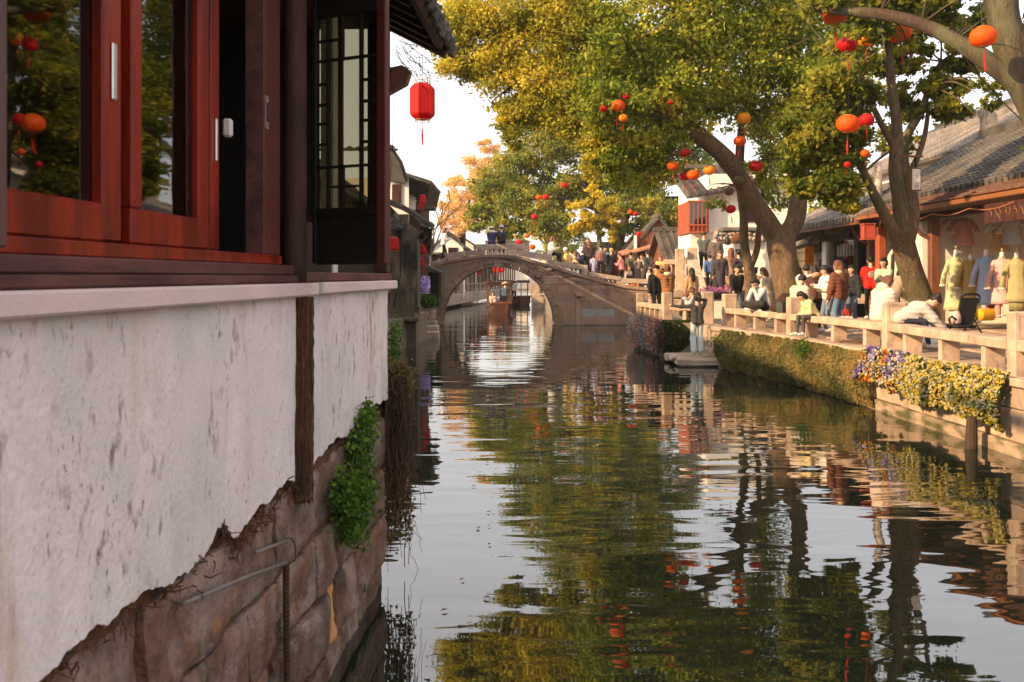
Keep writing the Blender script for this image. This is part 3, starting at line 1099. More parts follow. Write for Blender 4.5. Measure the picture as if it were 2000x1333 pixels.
# parapet slabs on both sides
par = [((839.5, 512), (869, 504.5), 9), ((869.5, 496), (907, 490.5), 10), ((907.5, 490.5), (948, 487.5), 10), ((1011, 488), (1079, 499), 11),
       ((1078, 509), (1148, 519), 9), ((1150, 531), (1214, 541), 8), ((1212, 543.5), (1276, 546), 9)]
for (a, b, t) in par:
    for y0 in (YB + .02, YB + BW - .22):
        za, zb = bz(a[1]), bz(b[1]); h = t * YB / F
        MB().prism([(bx(a[0]), y0, za - h), (bx(b[0]) - .01, y0, zb - h), (bx(b[0]) - .01, y0, zb), (bx(a[0]), y0, za)], (0, .2, 0)).obj('parapet_slab', M_stone, bridge)
        for q in (.08, .92):
            xx = bx(a[0]) + (bx(b[0]) - bx(a[0])) * q; zz = za + (zb - za) * q
            if zz - h - deck_z(xx) > .01:
                MB().box(xx - .1, xx + .1, y0 + .03, y0 + .17, deck_z(xx) - .02, zz - h + .002).obj('parapet_support', M_stone, bridge)
MB().box(bx(929), bx(1024.5), YB + .0, YB + .30, bz(487.5), bz(477.5), bev=.02, jit=.01).obj('bench_slab', M_stone, bridge)
MB().box(bx(932), bx(940), YB + .04, YB + .26, bz(498), bz(487.4)).obj('bench_support', M_stone, bridge)
MB().box(bx(1010), bx(1020), YB + .04, YB + .26, bz(498), bz(487.4)).obj('bench_support', M_stone, bridge)
MB().box(bx(1141), bx(1148), YB - .02, YB + .26, bz(540), bz(518), bev=.02).obj('parapet_post', M_stone, bridge)
# beam ends and pilaster
for (a, b, c_, d) in ((1047, 1059, 543, 534), (1124, 1137, 580, 572)):
    MB().box(bx(a), bx(b), YB - .28, YB + .1, bz(c_), bz(d), bev=.03).obj('beam_end', M_bridge, bridge)
MB().box(bx(1125), bx(1134), YB - .07, YB + .1, -.3, bz(581), bev=.01).obj('pilaster', M_bridge, bridge)
MB().box(ACX + AR - .1, bx(1318), YB - .13, YB + .2, -.3, .06, bev=.02).obj('plinth', M_dark_stone, bridge)
# dry creeper on the bridge face
mb = MB()
for i in range(55):
    x = random.uniform(bx(930), bx(1200)); z = min(deck_z(x) - .2, deck_z(x) - random.uniform(.1, .5))
    if math.hypot(x - ACX, z - ACZ) < AR + .1: continue
    ps = []
    a = random.uniform(0, 6.28)
    for t in range(6):
        ps.append(Vector((x, YB - .035 - .01 * random.random(), z)))
        a += random.uniform(-.7, .7)
        x += .12 * math.cos(a); z += .07 * math.sin(a) - .02
    mb.tube(ps, .008, 3, cap=False)
cr = mb.obj('dry_creeper', M_root, bridge)
cr['kind'] = 'stuff'


# ================================================================ ROOF BUILDER
def tile_roof(parent, eave_a, eave_b, up, m, spacing=0.24, thick=0.07, course=0.26, rad=0.07, deck=True, drip=True, rowname='cover_tile_row'):
    """tiled slope: eave from eave_a to eave_b, vector up from eave to ridge; rows of overlapping half-round tiles"""
    ea, eb, up = Vector(eave_a), Vector(eave_b), Vector(up)
    along = (eb - ea); L_ = along.length; along.normalize()
    SLn = up.length; sl = up.normalized()
    nrm = along.cross(sl)
    if nrm.z < 0: nrm = -nrm
    if deck:
        c = [ea, eb, eb + up, ea + up]
        MB().prism([p - nrm * thick for p in c], nrm * thick).obj('roof_bed', m, parent)
    mb = MB()
    nC = max(2, int(SLn / course))
    for k in range(nC):
        s0 = SLn * k / nC - .02; s1 = SLn * (k + 1) / nC + .02
        vs = []
        for s, r in ((s0, rad * 1.06), (s1, rad * .88)):
            for a in np.linspace(0, math.pi, 5):
                vs.append(along * (r * math.cos(a)) + sl * s + nrm * (r * math.sin(a) * .9 + (.012 if s == s0 else .0)))
        mb.add(vs, [(j, j + 1, j + 6, j + 5) for j in range(4)] + [(4, 3, 2, 1, 0)])
    me = mb.mesh(rowname, m)
    # course of pan tiles between two rows: stepped strip
    pb = MB()
    for k in range(nC * 2):
        s0 = SLn * k / (nC * 2); s1 = SLn * (k + 1) / (nC * 2)
        a = spacing * .5
        pb.add([along * -a + sl * s0 + nrm * .028, along * a + sl * s0 + nrm * .028, along * a + sl * s1 + nrm * .006, along * -a + sl * s1 + nrm * .006,
                along * -a + sl * s0, along * a + sl * s0], [(0, 1, 2, 3), (4, 5, 1, 0)])
    pm = pb.mesh('pan_tile_row', m)
    dm = None
    if drip:
        d = MB()
        w_ = spacing * .36
        pol = [along * -w_ + nrm * .03, along * w_ + nrm * .03, along * (w_ * .9) - Vector((0, 0, .05)), -Vector((0, 0, .115)), along * (-w_ * .9) - Vector((0, 0, .05))]
        d.prism(pol, -sl * .02)
        dm = d.mesh('drip_tile', m)
    n = int(L_ / spacing)
    for i in range(n):
        p = ea + along * ((i + .5) * L_ / n)
        place(rowname, me, parent, p + nrm * random.uniform(0, .01))
        q = p + along * (.5 * L_ / n)
        if i < n - 1:
            place('pan_tile_row', pm, parent, q)
            if dm: place('drip_tile', dm, parent, q - sl * .02)
    return n


def gable_house(name, label, x0, x1, y0, y1, z0, ze, zr, wall_m, roof_m, axis='y', over=.45, spacing=.3, group=None, drip=False, cat='house', course=.3):
    """a house with gable roof; axis = direction of the ridge"""
    h = thing(name, label, cat, ((x0 + x1) / 2, (y0 + y1) / 2, z0), group)
    MB().box(x0, x1, y0, y1, z0 - .3, ze).obj('wall', wall_m, h)
    if axis == 'y':
        xm = (x0 + x1) / 2
        g = MB()
        g.prism([(x0, y0, ze), (x1, y0, ze), (xm, y0, zr - .12)], (0, y1 - y0, 0))
        g.obj('gable_wall', wall_m, h)
        sl = (zr - ze) / (xm - x0)
        rf = MB().box(xm - .12, xm + .12, y0 - over * .7, y1 + over * .7, zr - .02, zr + .2, bev=.03).obj('roof_ridge', roof_m, h)
        tile_roof(rf, (x0 - over, y0 - over * .6, ze - sl * over), (x0 - over, y1 + over * .6, ze - sl * over), (xm - x0 + over, 0, zr - ze + sl * over), roof_m, spacing, drip=drip, course=course)
        tile_roof(rf, (x1 + over, y0 - over * .6, ze - sl * over), (x1 + over, y1 + over * .6, ze - sl * over), (xm - x1 - over, 0, zr - ze + sl * over), roof_m, spacing, drip=False, course=course)
    else:
        ym = (y0 + y1) / 2
        g = MB()
        g.prism([(x0, y0, ze), (x0, y1, ze), (x0, ym, zr - .12)], (x1 - x0, 0, 0))
        g.obj('gable_wall', wall_m, h)
        sl = (zr - ze) / (ym - y0)
        rf = MB().box(x0 - over * .7, x1 + over * .7, ym - .12, ym + .12, zr - .02, zr + .2, bev=.03).obj('roof_ridge', roof_m, h)
        tile_roof(rf, (x0 - over * .6, y0 - over, ze - sl * over), (x1 + over * .6, y0 - over, ze - sl * over), (0, ym - y0 + over, zr - ze + sl * over), roof_m, spacing, drip=drip, course=course)
        tile_roof(rf, (x0 - over * .6, y1 + over, ze - sl * over), (x1 + over * .6, y1 + over, ze - sl * over), (0, ym - y1 - over, zr - ze + sl * over), roof_m, spacing, drip=False, course=course)
    return h


def window(parent, f, a0, a1, z0, z1, m_frame=None, nx=2, nzz=3, depth=.05):
    """framed window on the plane b = 0 of frame f (b negative towards the viewer side)"""
    m_frame = m_frame or M_wood
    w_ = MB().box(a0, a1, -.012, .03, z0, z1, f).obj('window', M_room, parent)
    fr = MB()
    t = .05
    for (p, q, r, s) in ((a0, a1, z0, z0 + t), (a0, a1, z1 - t, z1), (a0, a0 + t, z0 + t, z1 - t), (a1 - t, a1, z0 + t, z1 - t)):
        fr.box(p, q, -depth, -.013, r, s, f)
    for i in range(1, nx):
        x = a0 + (a1 - a0) * i / nx
        fr.box(x - .015, x + .015, -depth * .8, -.013, z0 + t, z1 - t, f)
    for j in range(1, nzz):
        z = z0 + (z1 - z0) * j / nzz
        fr.box(a0 + t, a1 - t, -depth * .7, -.013, z - .012, z + .012, f)
    fr.obj('window_frame', m_frame, w_)
    return w_


# ================================================================ LEFT BANK BEYOND THE NEAR HOUSE
# rough stone embankment
emb = thing('stone_embankment', 'rough mossy stone embankment at the foot of the mouldy house', 'wall', (-2.6, 20, 0))
random.seed(8)
for j in range(4):
    y = 7.6
    while y < 21.0:
        w_ = random.uniform(.5, 1.0)
        xo = -2.46 + .012 * (y - 8) * 0 + random.uniform(-.05, .05) - .03 * j
        MB().box(xo - .6, xo, y + .01, min(y + w_, 21.2) - .01, -.3 + j * .36, .05 + j * .36, bev=.05, jit=.04).obj('stone', M_dark_stone if j < 2 else M_stone, emb)
        y += w_
gable_house('shade_row_house', 'long white row house added out of view to shade the mouldy end wall', -9.0, -4.1, 11.0, 28.4, .9, 4.3, 6.3, M_white, M_tile, 'y', .4, .3, course=.5)  # added house, hidden from the camera, keeping sun off the mouldy house
# mouldy gable house A
ha = thing('mouldy_house', 'old house with black mould stained end wall hanging over the water', 'house', (-4.2, 33, 0.9))
YA = 29.6
xr = X_at(819, YA)
MB().prism([(-9, YA, .95), (xr, YA, .95), (xr - .12, 31.2, .95), (-3.62, 38.0, .95), (-9, 38, .95)], (0, 0, P(0, 470, YA).z - .95)).obj('wall', M_mould, ha)
MB().prism([(-9, YA - .003, P(0, 470, YA).z), (xr, YA - .003, P(0, 470, YA).z), (xr + .02, YA - .003, P(0, 452, YA).z), (xr - .55, YA - .003, P(0, 425, YA).z), (X_at(757, YA), YA - .003, P(0, 398, YA).z), (-9, YA - .003, P(0, 330, YA).z)], (-.05, 1.2, 0)).obj('gable_wall', M_mould, ha)
# curved parapet coping of the end wall
cop = [P(740, 388, YA), P(757, 395, YA), P(780, 404, YA), P(805, 418, YA), P(825, 434, YA), P(840, 441, YA), P(845, 446, YA)]
for a, b in zip(cop, cop[1:]):
    MB().prism([a + Vector((0, -.22, -.06)), b + Vector((0, -.22, -.06)), b + Vector((0, -.22, .05)), a + Vector((0, -.22, .05))], (0, .9, 0)).obj('coping_tile', M_tile, ha)
MB().prism([P(820, 440, YA) + Vector((0, 0, -.02)), P(843, 447, YA), P(846, 500, YA) + Vector((-.1, 0, 0)), P(820, 462, YA)], (-.05, 1.0, 0)).obj('eave_side', M_black, ha)
MB().box(xr - .9, xr - .0, YA - .25, YA + .5, .82, .95, bev=.03, jit=.02).obj('footing_slab', M_dark_stone, ha)
MB().prism([(-9, YA + .2, -.4), (xr - .12, YA + .2, -.4), (xr - .2, 31.2, -.4), (-3.66, 38, -.4), (-9, 38, -.4)], (0, 0, 1.22)).obj('stone_footing', M_dark_stone, ha)
MB().tube([P(781, 420, YA - .05), P(783, 470, YA - .06), P(782, 540, YA - .05), P(768, 600, YA - .05)], .016, 5).obj('cable', M_wire, ha)
MB().box(X_at(816, YA), X_at(818.5, YA), YA - .06, YA - .005, P(0, 600, YA).z, P(0, 460, YA).z).obj('downpipe', M_grey_pipe, ha)
for i in range(len(cop) - 1):
    for q in (0, .25, .5, .75):
        p = cop[i].lerp(cop[i + 1], q)
        MB().tube([p + Vector((0, -.26, .06)), p + Vector((0, .6, .09))], .045, 8).obj('tile_end', M_tile, ha)
for k, (px, py) in enumerate(((822, 452), (830, 462), (838, 470))):
    MB().tube([P(px - 6, py + 14, YA - .02), P(px, py + 4, YA - .1), P(px + 5, py, YA - .1)], .05, 6).obj('eave_bracket', M_wood, ha)
for k in range(5):
    MB().box(X_at(762 + k * 10, YA), X_at(770 + k * 10, YA), YA - .02, YA - .004, P(0, 622, YA).z, P(0, 560 + 9 * (k % 3), YA).z, jit=.01).obj('bare_brick_patch', M_dark_stone, ha)
# small tiled canopy on the end wall
tile_roof(ha, P(735, 452, YA - .55), P(786, 446, YA - .55), (0, .55, .32), M_tile, .22, .05, drip=False)
# upper storey
zu0, zu1 = P(0, 420, 31.5).z, P(0, 350, 31.5).z
up_ = MB().prism([(-9, 31.2, zu0), (X_at(800, 31.5), 31.2, zu0), (-3.98, 38.5, zu0), (-9, 38.5, zu0)], (0, 0, zu1 - zu0)).obj('upper_wall', M_white, ha)
MB().box(X_at(766, 31.2), X_at(784, 31.2), 31.15, 31.199, zu0 + .25, zu1 - .2).obj('upper_window', M_wood, up_)
tile_roof(up_, (-9, 31.0, P(0, 291, 31.0).z + .0), (X_at(775, 31), 31.0, P(0, 291, 31.0).z), (0, .3, .05), M_tile, .26, drip=False)
MB().prism([P(740, 286, 31), P(762, 288, 31), P(780, 318, 31), P(791, 352, 31), P(788, 358, 31), P(740, 344, 31)], (-.75, 7.6, 0)).obj('upper_roof', M_tile, up_)
for k in range(26):
    t = k / 25
    sh = Vector((-.75 * t * .95, .15 + t * 7.2, 0))
    MB().tube([P(760, 286, 31) + sh + Vector((0, 0, .03)), P(780, 318, 31) + sh + Vector((.03, 0, .03)), P(792, 353, 31) + sh + Vector((.03, 0, 0))], .06, 6).obj('tile_row', M_tile, up_)
for k in range(9):
    a = P(742, 287, 31).lerp(P(762, 288, 31), k / 8)
    MB().tube([a + Vector((0, -.12, .02)), a + Vector((0, .5, .1))], .05, 6).obj('tile_end', M_tile, up_)
# second left house nearer the bridge with a balcony
hb = thing('balcony_house', 'dark timber house with small balcony and red lanterns next to the bridge', 'house', (-4.2, 40.5, 0.9))
MB().box(-9, X_at(822, 39), 38.6, 43.0, .9, P(0, 395, 39).z).obj('wall', M_wood, hb)
rfb = MB().prism([P(786, 346, 38.2), P(800, 340, 38.2), P(838, 352, 38.2), P(841, 358, 38.2), P(832, 396, 38.2), P(786, 372, 38.2)], (0, 5, 0)).obj('roof_ridge', M_black, hb)
tile_roof(rfb, P(841, 357, 38.1), P(841, 357, 38.1) + Vector((0, 5.1, 0)), Vector((-1.1, 0, .36)), M_tile, .24, drip=False)
MB().box(X_at(790, 38.5), X_at(812, 38.5), 38.45, 38.6, P(0, 410, 38.5).z, P(0, 366, 38.5).z).obj('white_panel', M_white, hb)
MB().box(X_at(812, 38.5), X_at(848, 38.5), 38.5, 39.6, P(0, 409, 38.5).z, P(0, 402, 38.5).z).obj('balcony_floor', M_tile, hb)
for px in (814, 820, 826, 832):
    MB().box(X_at(px, 38.5), X_at(px + 1.5, 38.5), 38.48, 38.52, P(0, 402, 38.5).z, P(0, 380, 38.5).z).obj('baluster', M_brown, hb)
MB().box(X_at(812, 38.5), X_at(834, 38.5), 38.46, 38.54, P(0, 380, 38.5).z, P(0, 377.5, 38.5).z).obj('balcony_rail', M_brown, hb)
window(hb, frame_fn((X_at(822, 39) + .01, 42.0, 0), (0, -1, 0), (-1, 0, 0)), .3, 1.5, 2.2, 3.4, M_brown)
window(hb, frame_fn((X_at(822, 39) + .01, 42.0, 0), (0, -1, 0), (-1, 0, 0)), 1.8, 3.0, 2.2, 3.4, M_brown)
# dark slatted cabinet by the bridge
cabn = thing('slatted_shed', 'dark slatted wooden shed against the bridge end', 'shed', (X_at(838, 42), 42.5, .93))
x0, x1 = X_at(822, 42), X_at(857, 42)
MB().box(x0, x1 - .02, 42.1, 43.6, .9, P(0, 530, 42).z).obj('body', M_black, cabn)
for k in range(8):
    xx = x0 + (x1 - x0) * k / 8
    MB().box(xx + .01, xx + (x1 - x0) / 8 - .01, 42.05, 42.1, .93, P(0, 531, 42).z).obj('board', M_black, cabn)
MB().prism([P(815, 526, 41.8), P(838, 521, 41.8), P(861, 531, 41.8), P(861, 534, 41.8), P(815, 530, 41.8)], (0, 2, 0)).obj('roof', M_tile, cabn)
# water steps on the left bank
ws = thing('water_steps', 'narrow stone steps leading down to the water before the bridge', 'steps', (-3.0, 36, 0))
for i, (pxa, pxb, pya, pyb) in enumerate(((818, 853, 627, 632.5), (818, 857, 636, 644), (818, 858, 648, 656))):
    Yk = 36.2 - .55 * i
    MB().box(X_at(800, Yk), X_at(pxb, Yk), Yk - .3, Yk + .35, P(0, pyb, Yk).z - .1, P(0, pya, Yk).z, bev=.03, jit=.02).obj('step', M_stone, ws)
MB().box(X_at(795, 37), X_at(848, 37), 36.6, 38.5, -.4, .93, bev=.03).obj('wall', M_dark_stone, ws)
for j in range(3):
    for i in range(3):
        MB().box(X_at(820, 36.6) + i * .19, X_at(820, 36.6) + i * .19 + .18, 36.5, 36.62, -.1 + j * .33, .22 + j * .33, bev=.03, jit=.03).obj('stone', M_stone, ws)

# ================================================================ STEPPED BRIDGE ON THE RIGHT BANK
sb = thing('stepped_bridge', 'pale stone stairway with sloping balustrade climbing beside the white wall', 'stairs', (7, 33, ZP))
for i in range(9):
    MB().box(6.15, 9.0, 31.3 + i * .42, 37.5, ZP - .02 + (i * .135 if i else 0), ZP + .13 + i * .135, bev=.012).obj('step', M_stone, sb)
b0 = Vector((5.9, 30.3, 0)); b1 = Vector((6.5, 36.0, 0))
d = b1 - b0
bf = frame_fn((b0.x, b0.y, 0), d)
zs0, zs1 = 1.22, 2.86
MB().prism([bf(0, -.15, ZP), bf(d.length, -.15, ZP), bf(d.length, -.15, zs1 - .18), bf(0, -.15, zs0 - .16)], bf(0, .3, 0) - bf(0, 0, 0)).obj('balustrade_wall', M_rail, sb)
MB().prism([bf(-.1, -.2, zs0 - .155), bf(d.length, -.2, zs1 - .175), bf(d.length, -.2, zs1), bf(-.1, -.2, zs0)], bf(0, .4, 0) - bf(0, 0, 0)).obj('coping', M_rail, sb)
for q, hz in ((-.2, 1.62), (d.length - .1, 3.2), (d.length - .35, 3.15)):
    off = -.45 if q > 1 and hz < 3.18 else 0
    MB().box(q - .16, q + .16, -.16 - off, .16 - off, ZP, hz, bf, bev=.02).obj('newel_post', M_rail, sb)
# open carved panel at the head of the stair
for k in range(4):
    MB().box(d.length + .1, d.length + .3, .75 - k * .22 - .06, .75 - k * .22 + .06, 1.7, 2.6, bf, bev=.01).obj('panel_bar', M_rail, sb)
MB().box(d.length + .08, d.length + .32, -.1, 1.0, 2.6, 2.78, bf, bev=.01).obj('panel_rail', M_rail, sb)
MB().box(d.length + .08, d.length + .32, -.1, 1.0, 1.2, 1.7, bf, bev=.01).obj('panel_rail', M_rail, sb)
for j in range(3):
    for i in range(5):
        MB().box(4.6 + i * .38, 4.97 + i * .38, 33.2 + random.uniform(0, .1), 33.7, ZP - .1 + j * .3, ZP + .19 + j * .3, bev=.03, jit=.03).obj('stone', M_stone, sb)

# planter pedestal with flowers in front of the stair
pl = thing('planter_pedestal', 'dark planter with purple flowers on a pale block below the stairs', 'planter', (6.1, 29, ZP))
MB().box(X_at(1372, 29), X_at(1436, 29), 28.8, 29.5, ZP, P(0, 584, 29).z, bev=.02).obj('pedestal', M_white, pl)
MB().box(X_at(1366, 29), X_at(1442, 29), 28.7, 29.6, P(0, 583.5, 29).z, P(0, 572, 29).z, bev=.03).obj('planter_box', M_black, pl)

# ================================================================ WHITE HOUSE BEHIND THE STAIR
wh = thing('white_house', 'bright white walled house with red timber bay window behind the stairs', 'house', (9.6, 43, ZP))
MB().box(X_at(1381, 41), 12.2, 41, 48, ZP, P(0, 340, 41).z).obj('wall', M_white, wh)
bay = MB().box(X_at(1344, 41), X_at(1380.5, 41), 40.6, 43.5, P(0, 455, 40.6).z, P(0, 392, 40.6).z).obj('bay_window', M_redpost, wh)
for k in range(5):
    px = 1345 + k * 8.2
    MB().box(X_at(px, 40.6), X_at(px + 2.2, 40.6), 40.52, 40.6, P(0, 455, 40.6).z, P(0, 392, 40.6).z).obj('bay_post', M_redpost, bay)
    if k < 4:
        MB().box(X_at(px + 2.4, 40.6), X_at(px + 8, 40.6), 40.56, 40.598, P(0, 440, 40.6).z, P(0, 396, 40.6).z).obj('pane', M_pane, bay)
for py in (394, 440, 454):
    MB().box(X_at(1343, 40.6), X_at(1381, 40.6), 40.50, 40.598, P(0, py + 1.5, 40.6).z, P(0, py - 1.5, 40.6).z).obj('bay_rail', M_redpost, bay)
MB().box(X_at(1350, 40.8), X_at(1381, 40.8), 40.9, 44, ZP, P(0, 456, 40.6).z).obj('bay_base', M_white, wh)
window(wh, frame_fn((X_at(1412, 41), 40.99, 0), (1, 0, 0), (0, 1, 0)), .9, 1.5, 4.4, 5.4, M_wood)
rw = MB().box(X_at(1381, 41) - .3, 12.5, 44.3, 44.6, 7.0, 7.15).obj('roof_ridge', M_tile, wh)
tile_roof(rw, (X_at(1340, 40.6), 40.4, P(0, 386, 40.4).z), (12.4, 40.4, P(0, 345, 40.4).z), (0, 4, 1.3), M_tile, .3, drip=False)
# low lean-to with rubble roof and white opening
lt = thing('rubble_roof_hut', 'low hut with a rubble edged roof beside the white wall', 'hut', (8.5, 38.5, ZP))
MB().box(X_at(1402, 38), X_at(1500, 38), 38.4, 40.5, ZP, P(0, 470, 38.4).z).obj('wall', M_white, lt)
for k in range(14):
    px = 1398 + k * 8
    for j in range(2):
        MB().box(X_at(px, 38), X_at(px + 7.5, 38), 38.0 + random.uniform(0, .1), 38.6, P(0, 472 - j * 10 - 1, 38).z, P(0, 463 - j * 10, 38).z, bev=.05, jit=.04).obj('roof_stone', M_stone, lt)
MB().box(X_at(1410, 38), X_at(1505, 38), 38.0, 40.6, P(0, 452, 38).z, P(0, 444, 38).z, bev=.03).obj('roof_slab', M_tile_pale, lt)
MB().box(X_at(1437, 38.3), X_at(1454, 38.3), 38.3, 38.39, P(0, 512, 38.3).z, P(0, 487, 38.3).z).obj('doorway', M_room, lt)  # flat blackboard panel on the hut front, no opening behind it
# ================================================================ FAR SHOPS BEYOND THE BRIDGE (RIGHT BANK)
gable_house('tiled_shop', 'dark tiled low shop roof behind the crowd by the stairs', X_at(1292, 47), X_at(1352, 47) + 2, 44.5, 50, ZP, P(0, 505, 47).z, P(0, 452, 47).z, M_brown, M_tile, 'x', .5, .3, cat='shop')
h_ = gable_house('timber_gable_shop', 'wooden gabled shop with russet awning past the bridge', X_at(1238, 53), X_at(1292, 53) + 1, 52.5, 58, ZP, P(0, 478, 53).z, P(0, 425, 53).z, M_brown, M_tile, 'y', .3, .3, cat='shop')
for k in range(6):
    MB().box(X_at(1240 + k * 9, 52.4), X_at(1248.5 + k * 9, 52.4), 52.4, 52.48, P(0, 482, 52.4).z, P(0, 452, 52.4).z).obj('board', M_brown, h_)
for px in (1239, 1290):
    MB().box(X_at(px, 52.2), X_at(px + 5, 52.2), 52.1, 52.4, ZP, P(0, 460, 52.2).z, bev=.02).obj('gable_post', M_white, h_)
MB().prism([P(1203, 503, 51), P(1212, 499, 51), P(1290, 478, 51), P(1282, 484, 51)], (.1, 2.2, .25)).obj('awning', mat('russet awning', (.34, .15, .09), .8, .25, 4, None, 1, .3, 20), h_)
MB().box(X_at(1222, 52), X_at(1234, 52), 51.9, 52.3, ZP, P(0, 502, 52).z).obj('shop_panel', mat('orange shop panel', (.62, .18, .02), .6, .2, 5), h_)
MB().box(X_at(1238, 52), X_at(1247, 52), 51.9, 52.3, ZP, P(0, 504, 52).z).obj('shop_panel', mat('amber shop panel', (.55, .22, .04), .6, .2, 5), h_)
gable_house('low_far_shop', 'long low tiled shop at the far turn of the promenade', X_at(1150, 62), X_at(1245, 62), 60, 66, ZP, P(0, 505, 62).z, P(0, 478, 62).z, M_brown, M_tile, 'x', .4, .35, cat='shop')
h_ = gable_house('cream_far_house', 'cream upper house partly hidden by the dark green tree', X_at(1290, 60), X_at(1380, 60), 58, 66, ZP, P(0, 410, 60).z, P(0, 385, 60).z, M_white, M_tile, 'x', .4, .35)
window(h_, frame_fn((X_at(1334, 58), 57.99, 0), (1, 0, 0), (0, 1, 0)), 0, .55, P(0, 448, 58).z, P(0, 416, 58).z, M_wood)
# left far houses
for i, (pa, pb, Yh, ze, zr, lab) in enumerate(((872, 905, 72, 480, 458, 'grey gabled far house left of the bridge top'), (898, 925, 80, 478, 462, 'white gabled far house with dark roof just behind the bridge'))):
    hh = gable_house('far_house', lab, X_at(pa, Yh) - 1, X_at(pb, Yh), Yh, Yh + 6, .9, P(0, ze, Yh).z, P(0, zr, Yh).z, M_white, M_tile, 'y', .3, .35)
    window(hh, frame_fn((X_at(pb, Yh) - 1.1, Yh - .01, 0), (1, 0, 0), (0, 1, 0)), 0, .7, P(0, 498, Yh).z, P(0, 484, Yh).z, M_wood)
# far gallery along the left bank seen through the arch
ga = thing('covered_gallery', 'long timber waterside gallery with railing seen through the arch', 'gallery', (-3.5, 75, .9))
GA = lambda t: Vector((-4.9 + 5.2 * t, 60 + 55 * t, 0))
for i in range(23):
    p = GA(i / 22)
    MB().box(p.x - .07, p.x + .07, p.y - .07, p.y + .07, .9, 3.5).obj('post', M_brown, ga)
    if i < 22:
        q = GA((i + 1) / 22)
        f_ = frame_fn(p, q - p)
        Lq = (q - p).length
        MB().box(.08, Lq - .08, -.03, .03, 1.55, 1.63, f_).obj('rail', M_stone, ga)
        MB().box(.08, Lq - .08, -.03, .03, 1.1, 1.16, f_).obj('rail', M_stone, ga)
        for k in range(1, 6):
            MB().box(Lq * k / 6 - .02, Lq * k / 6 + .02, -.02, .02, 1.16, 1.55, f_).obj('baluster', M_stone, ga)
        MB().box(0, Lq, -.12, .6, .2, 1.0, f_).obj('quay_wall', M_stone, ga)
        MB().box(0, Lq, -.5, 2.2, 3.5, 3.62, f_).obj('roof_strip', M_tile, ga)
        MB().box(0, Lq, 2.0, 2.2, .9, 3.5, f_).obj('wall', M_mould if i % 3 else M_brown, ga)
# far dock under the arch on the right
dk = thing('far_dock', 'small stone dock with posts beyond the arch', 'dock', (X_at(1057, 66), 66, 0))
for k in range(3):
    MB().box(X_at(1040, 66), X_at(1085, 66), 65 + k * .3, 70, -.3 + k * .42, .11 + k * .42, bev=.02).obj('step', M_stone, dk)
for px in (1042, 1061):
    MB().box(X_at(px, 66), X_at(px + 12, 66), 66, 66.3, .93, 1.75, bev=.02).obj('post', M_stone, dk)
MB().box(X_at(1054, 66), X_at(1085, 66), 66.05, 66.25, 1.35, 1.5, bev=.02).obj('rail', M_stone, dk)
# houses closing the canal in the distance
for (x0, Y_, ax_, lab) in ((-9.5, 122, 'y', 'distant gabled white house closing the left side of the far canal'), (-3.2, 126, 'x', 'distant long white house straight across the end of the canal'), (3.4, 121, 'y', 'distant gabled white house closing the right side of the far canal')):
    gable_house('distant_house', lab, x0, x0 + 5.2, Y_, Y_ + 6, .9, 4.6, 6.6, M_white, M_tile, ax_, .4, .5, group='distant houses at the end of the canal', course=.8)
# ================================================================ SHOP ROW ON THE RIGHT
ZF = ZP + .17
dress = thing('dress_shop', 'open fronted dress shop with dark tiled roof and timber canopy', 'shop', (10.5, 20, ZP))
MB().box(9.1, 13.5, 13, 26.4, ZP - .1, ZF - .06, bev=.01).obj('step', M_pave, dress)
for k in range(12):
    MB().box(8.92, 9.45, 13.2 + k * 1.1, 14.29 + k * 1.1, ZP - .1, ZF - .02, bev=.012, jit=.004).obj('kerb_stone', M_rail, dress)
MB().box(9.46, 13.4, 13, 26.4, ZF - .059, ZF).obj('floor', M_pave, dress)
MB().box(11.6, 11.75, 13, 26.4, ZF, 4.3).obj('back_wall', M_white, dress)
MB().box(9.75, 11.59, 22.75, 22.9, ZF, 4.2).obj('partition', M_white, dress)
MB().box(9.45, 11.59, 26.3, 26.45, ZF, 4.2).obj('partition', M_white, dress)
MB().box(9.25, 11.59, 13, 26.4, 3.78, 3.9).obj('ceiling', M_brown, dress)
for (y, w_) in ((22.8, .20), (15.0, .2)):
    MB().box(9.3, 9.62, y - w_, y + w_, ZF - .02, 3.77, bev=.015).obj('white_pillar', M_white, dress)
for y in (22.25, 16.0, 26.1):
    MB().box(9.33, 9.52, y - .11, y + .11, ZF - .02, 3.77, bev=.01).obj('post', M_brown, dress)
    MB().tube([(9.35, y, 3.0), (9.15, y, 3.1), (8.95, y, 3.35), (8.85, y, 3.6)], .04, 6).obj('curved_bracket', M_brown, dress)
MB().box(9.2, 9.4, 13, 26.4, 3.42, 3.77, bev=.01).obj('beam', M_wood, dress)
rf = MB().box(12.45, 12.75, 13, 26.6, 5.78, 6.08, bev=.04).obj('roof_ridge', M_tile, dress)
tile_roof(rf, (9.15, 12.8, 3.98), (9.15, 26.6, 3.98), (3.45, 0, 1.86), M_tile, .24, course=.2, rad=.065)
tile_roof(rf, (16.0, 12.8, 3.98), (16.0, 26.6, 3.98), (-3.4, 0, 1.86), M_tile, .4, drip=False, course=.6)
MB().prism([(9.4, 26.5, 3.9), (15.8, 26.5, 3.9), (12.6, 26.5, 5.75)], (0, -.12, 0)).obj('gable_wall', M_white, dress)
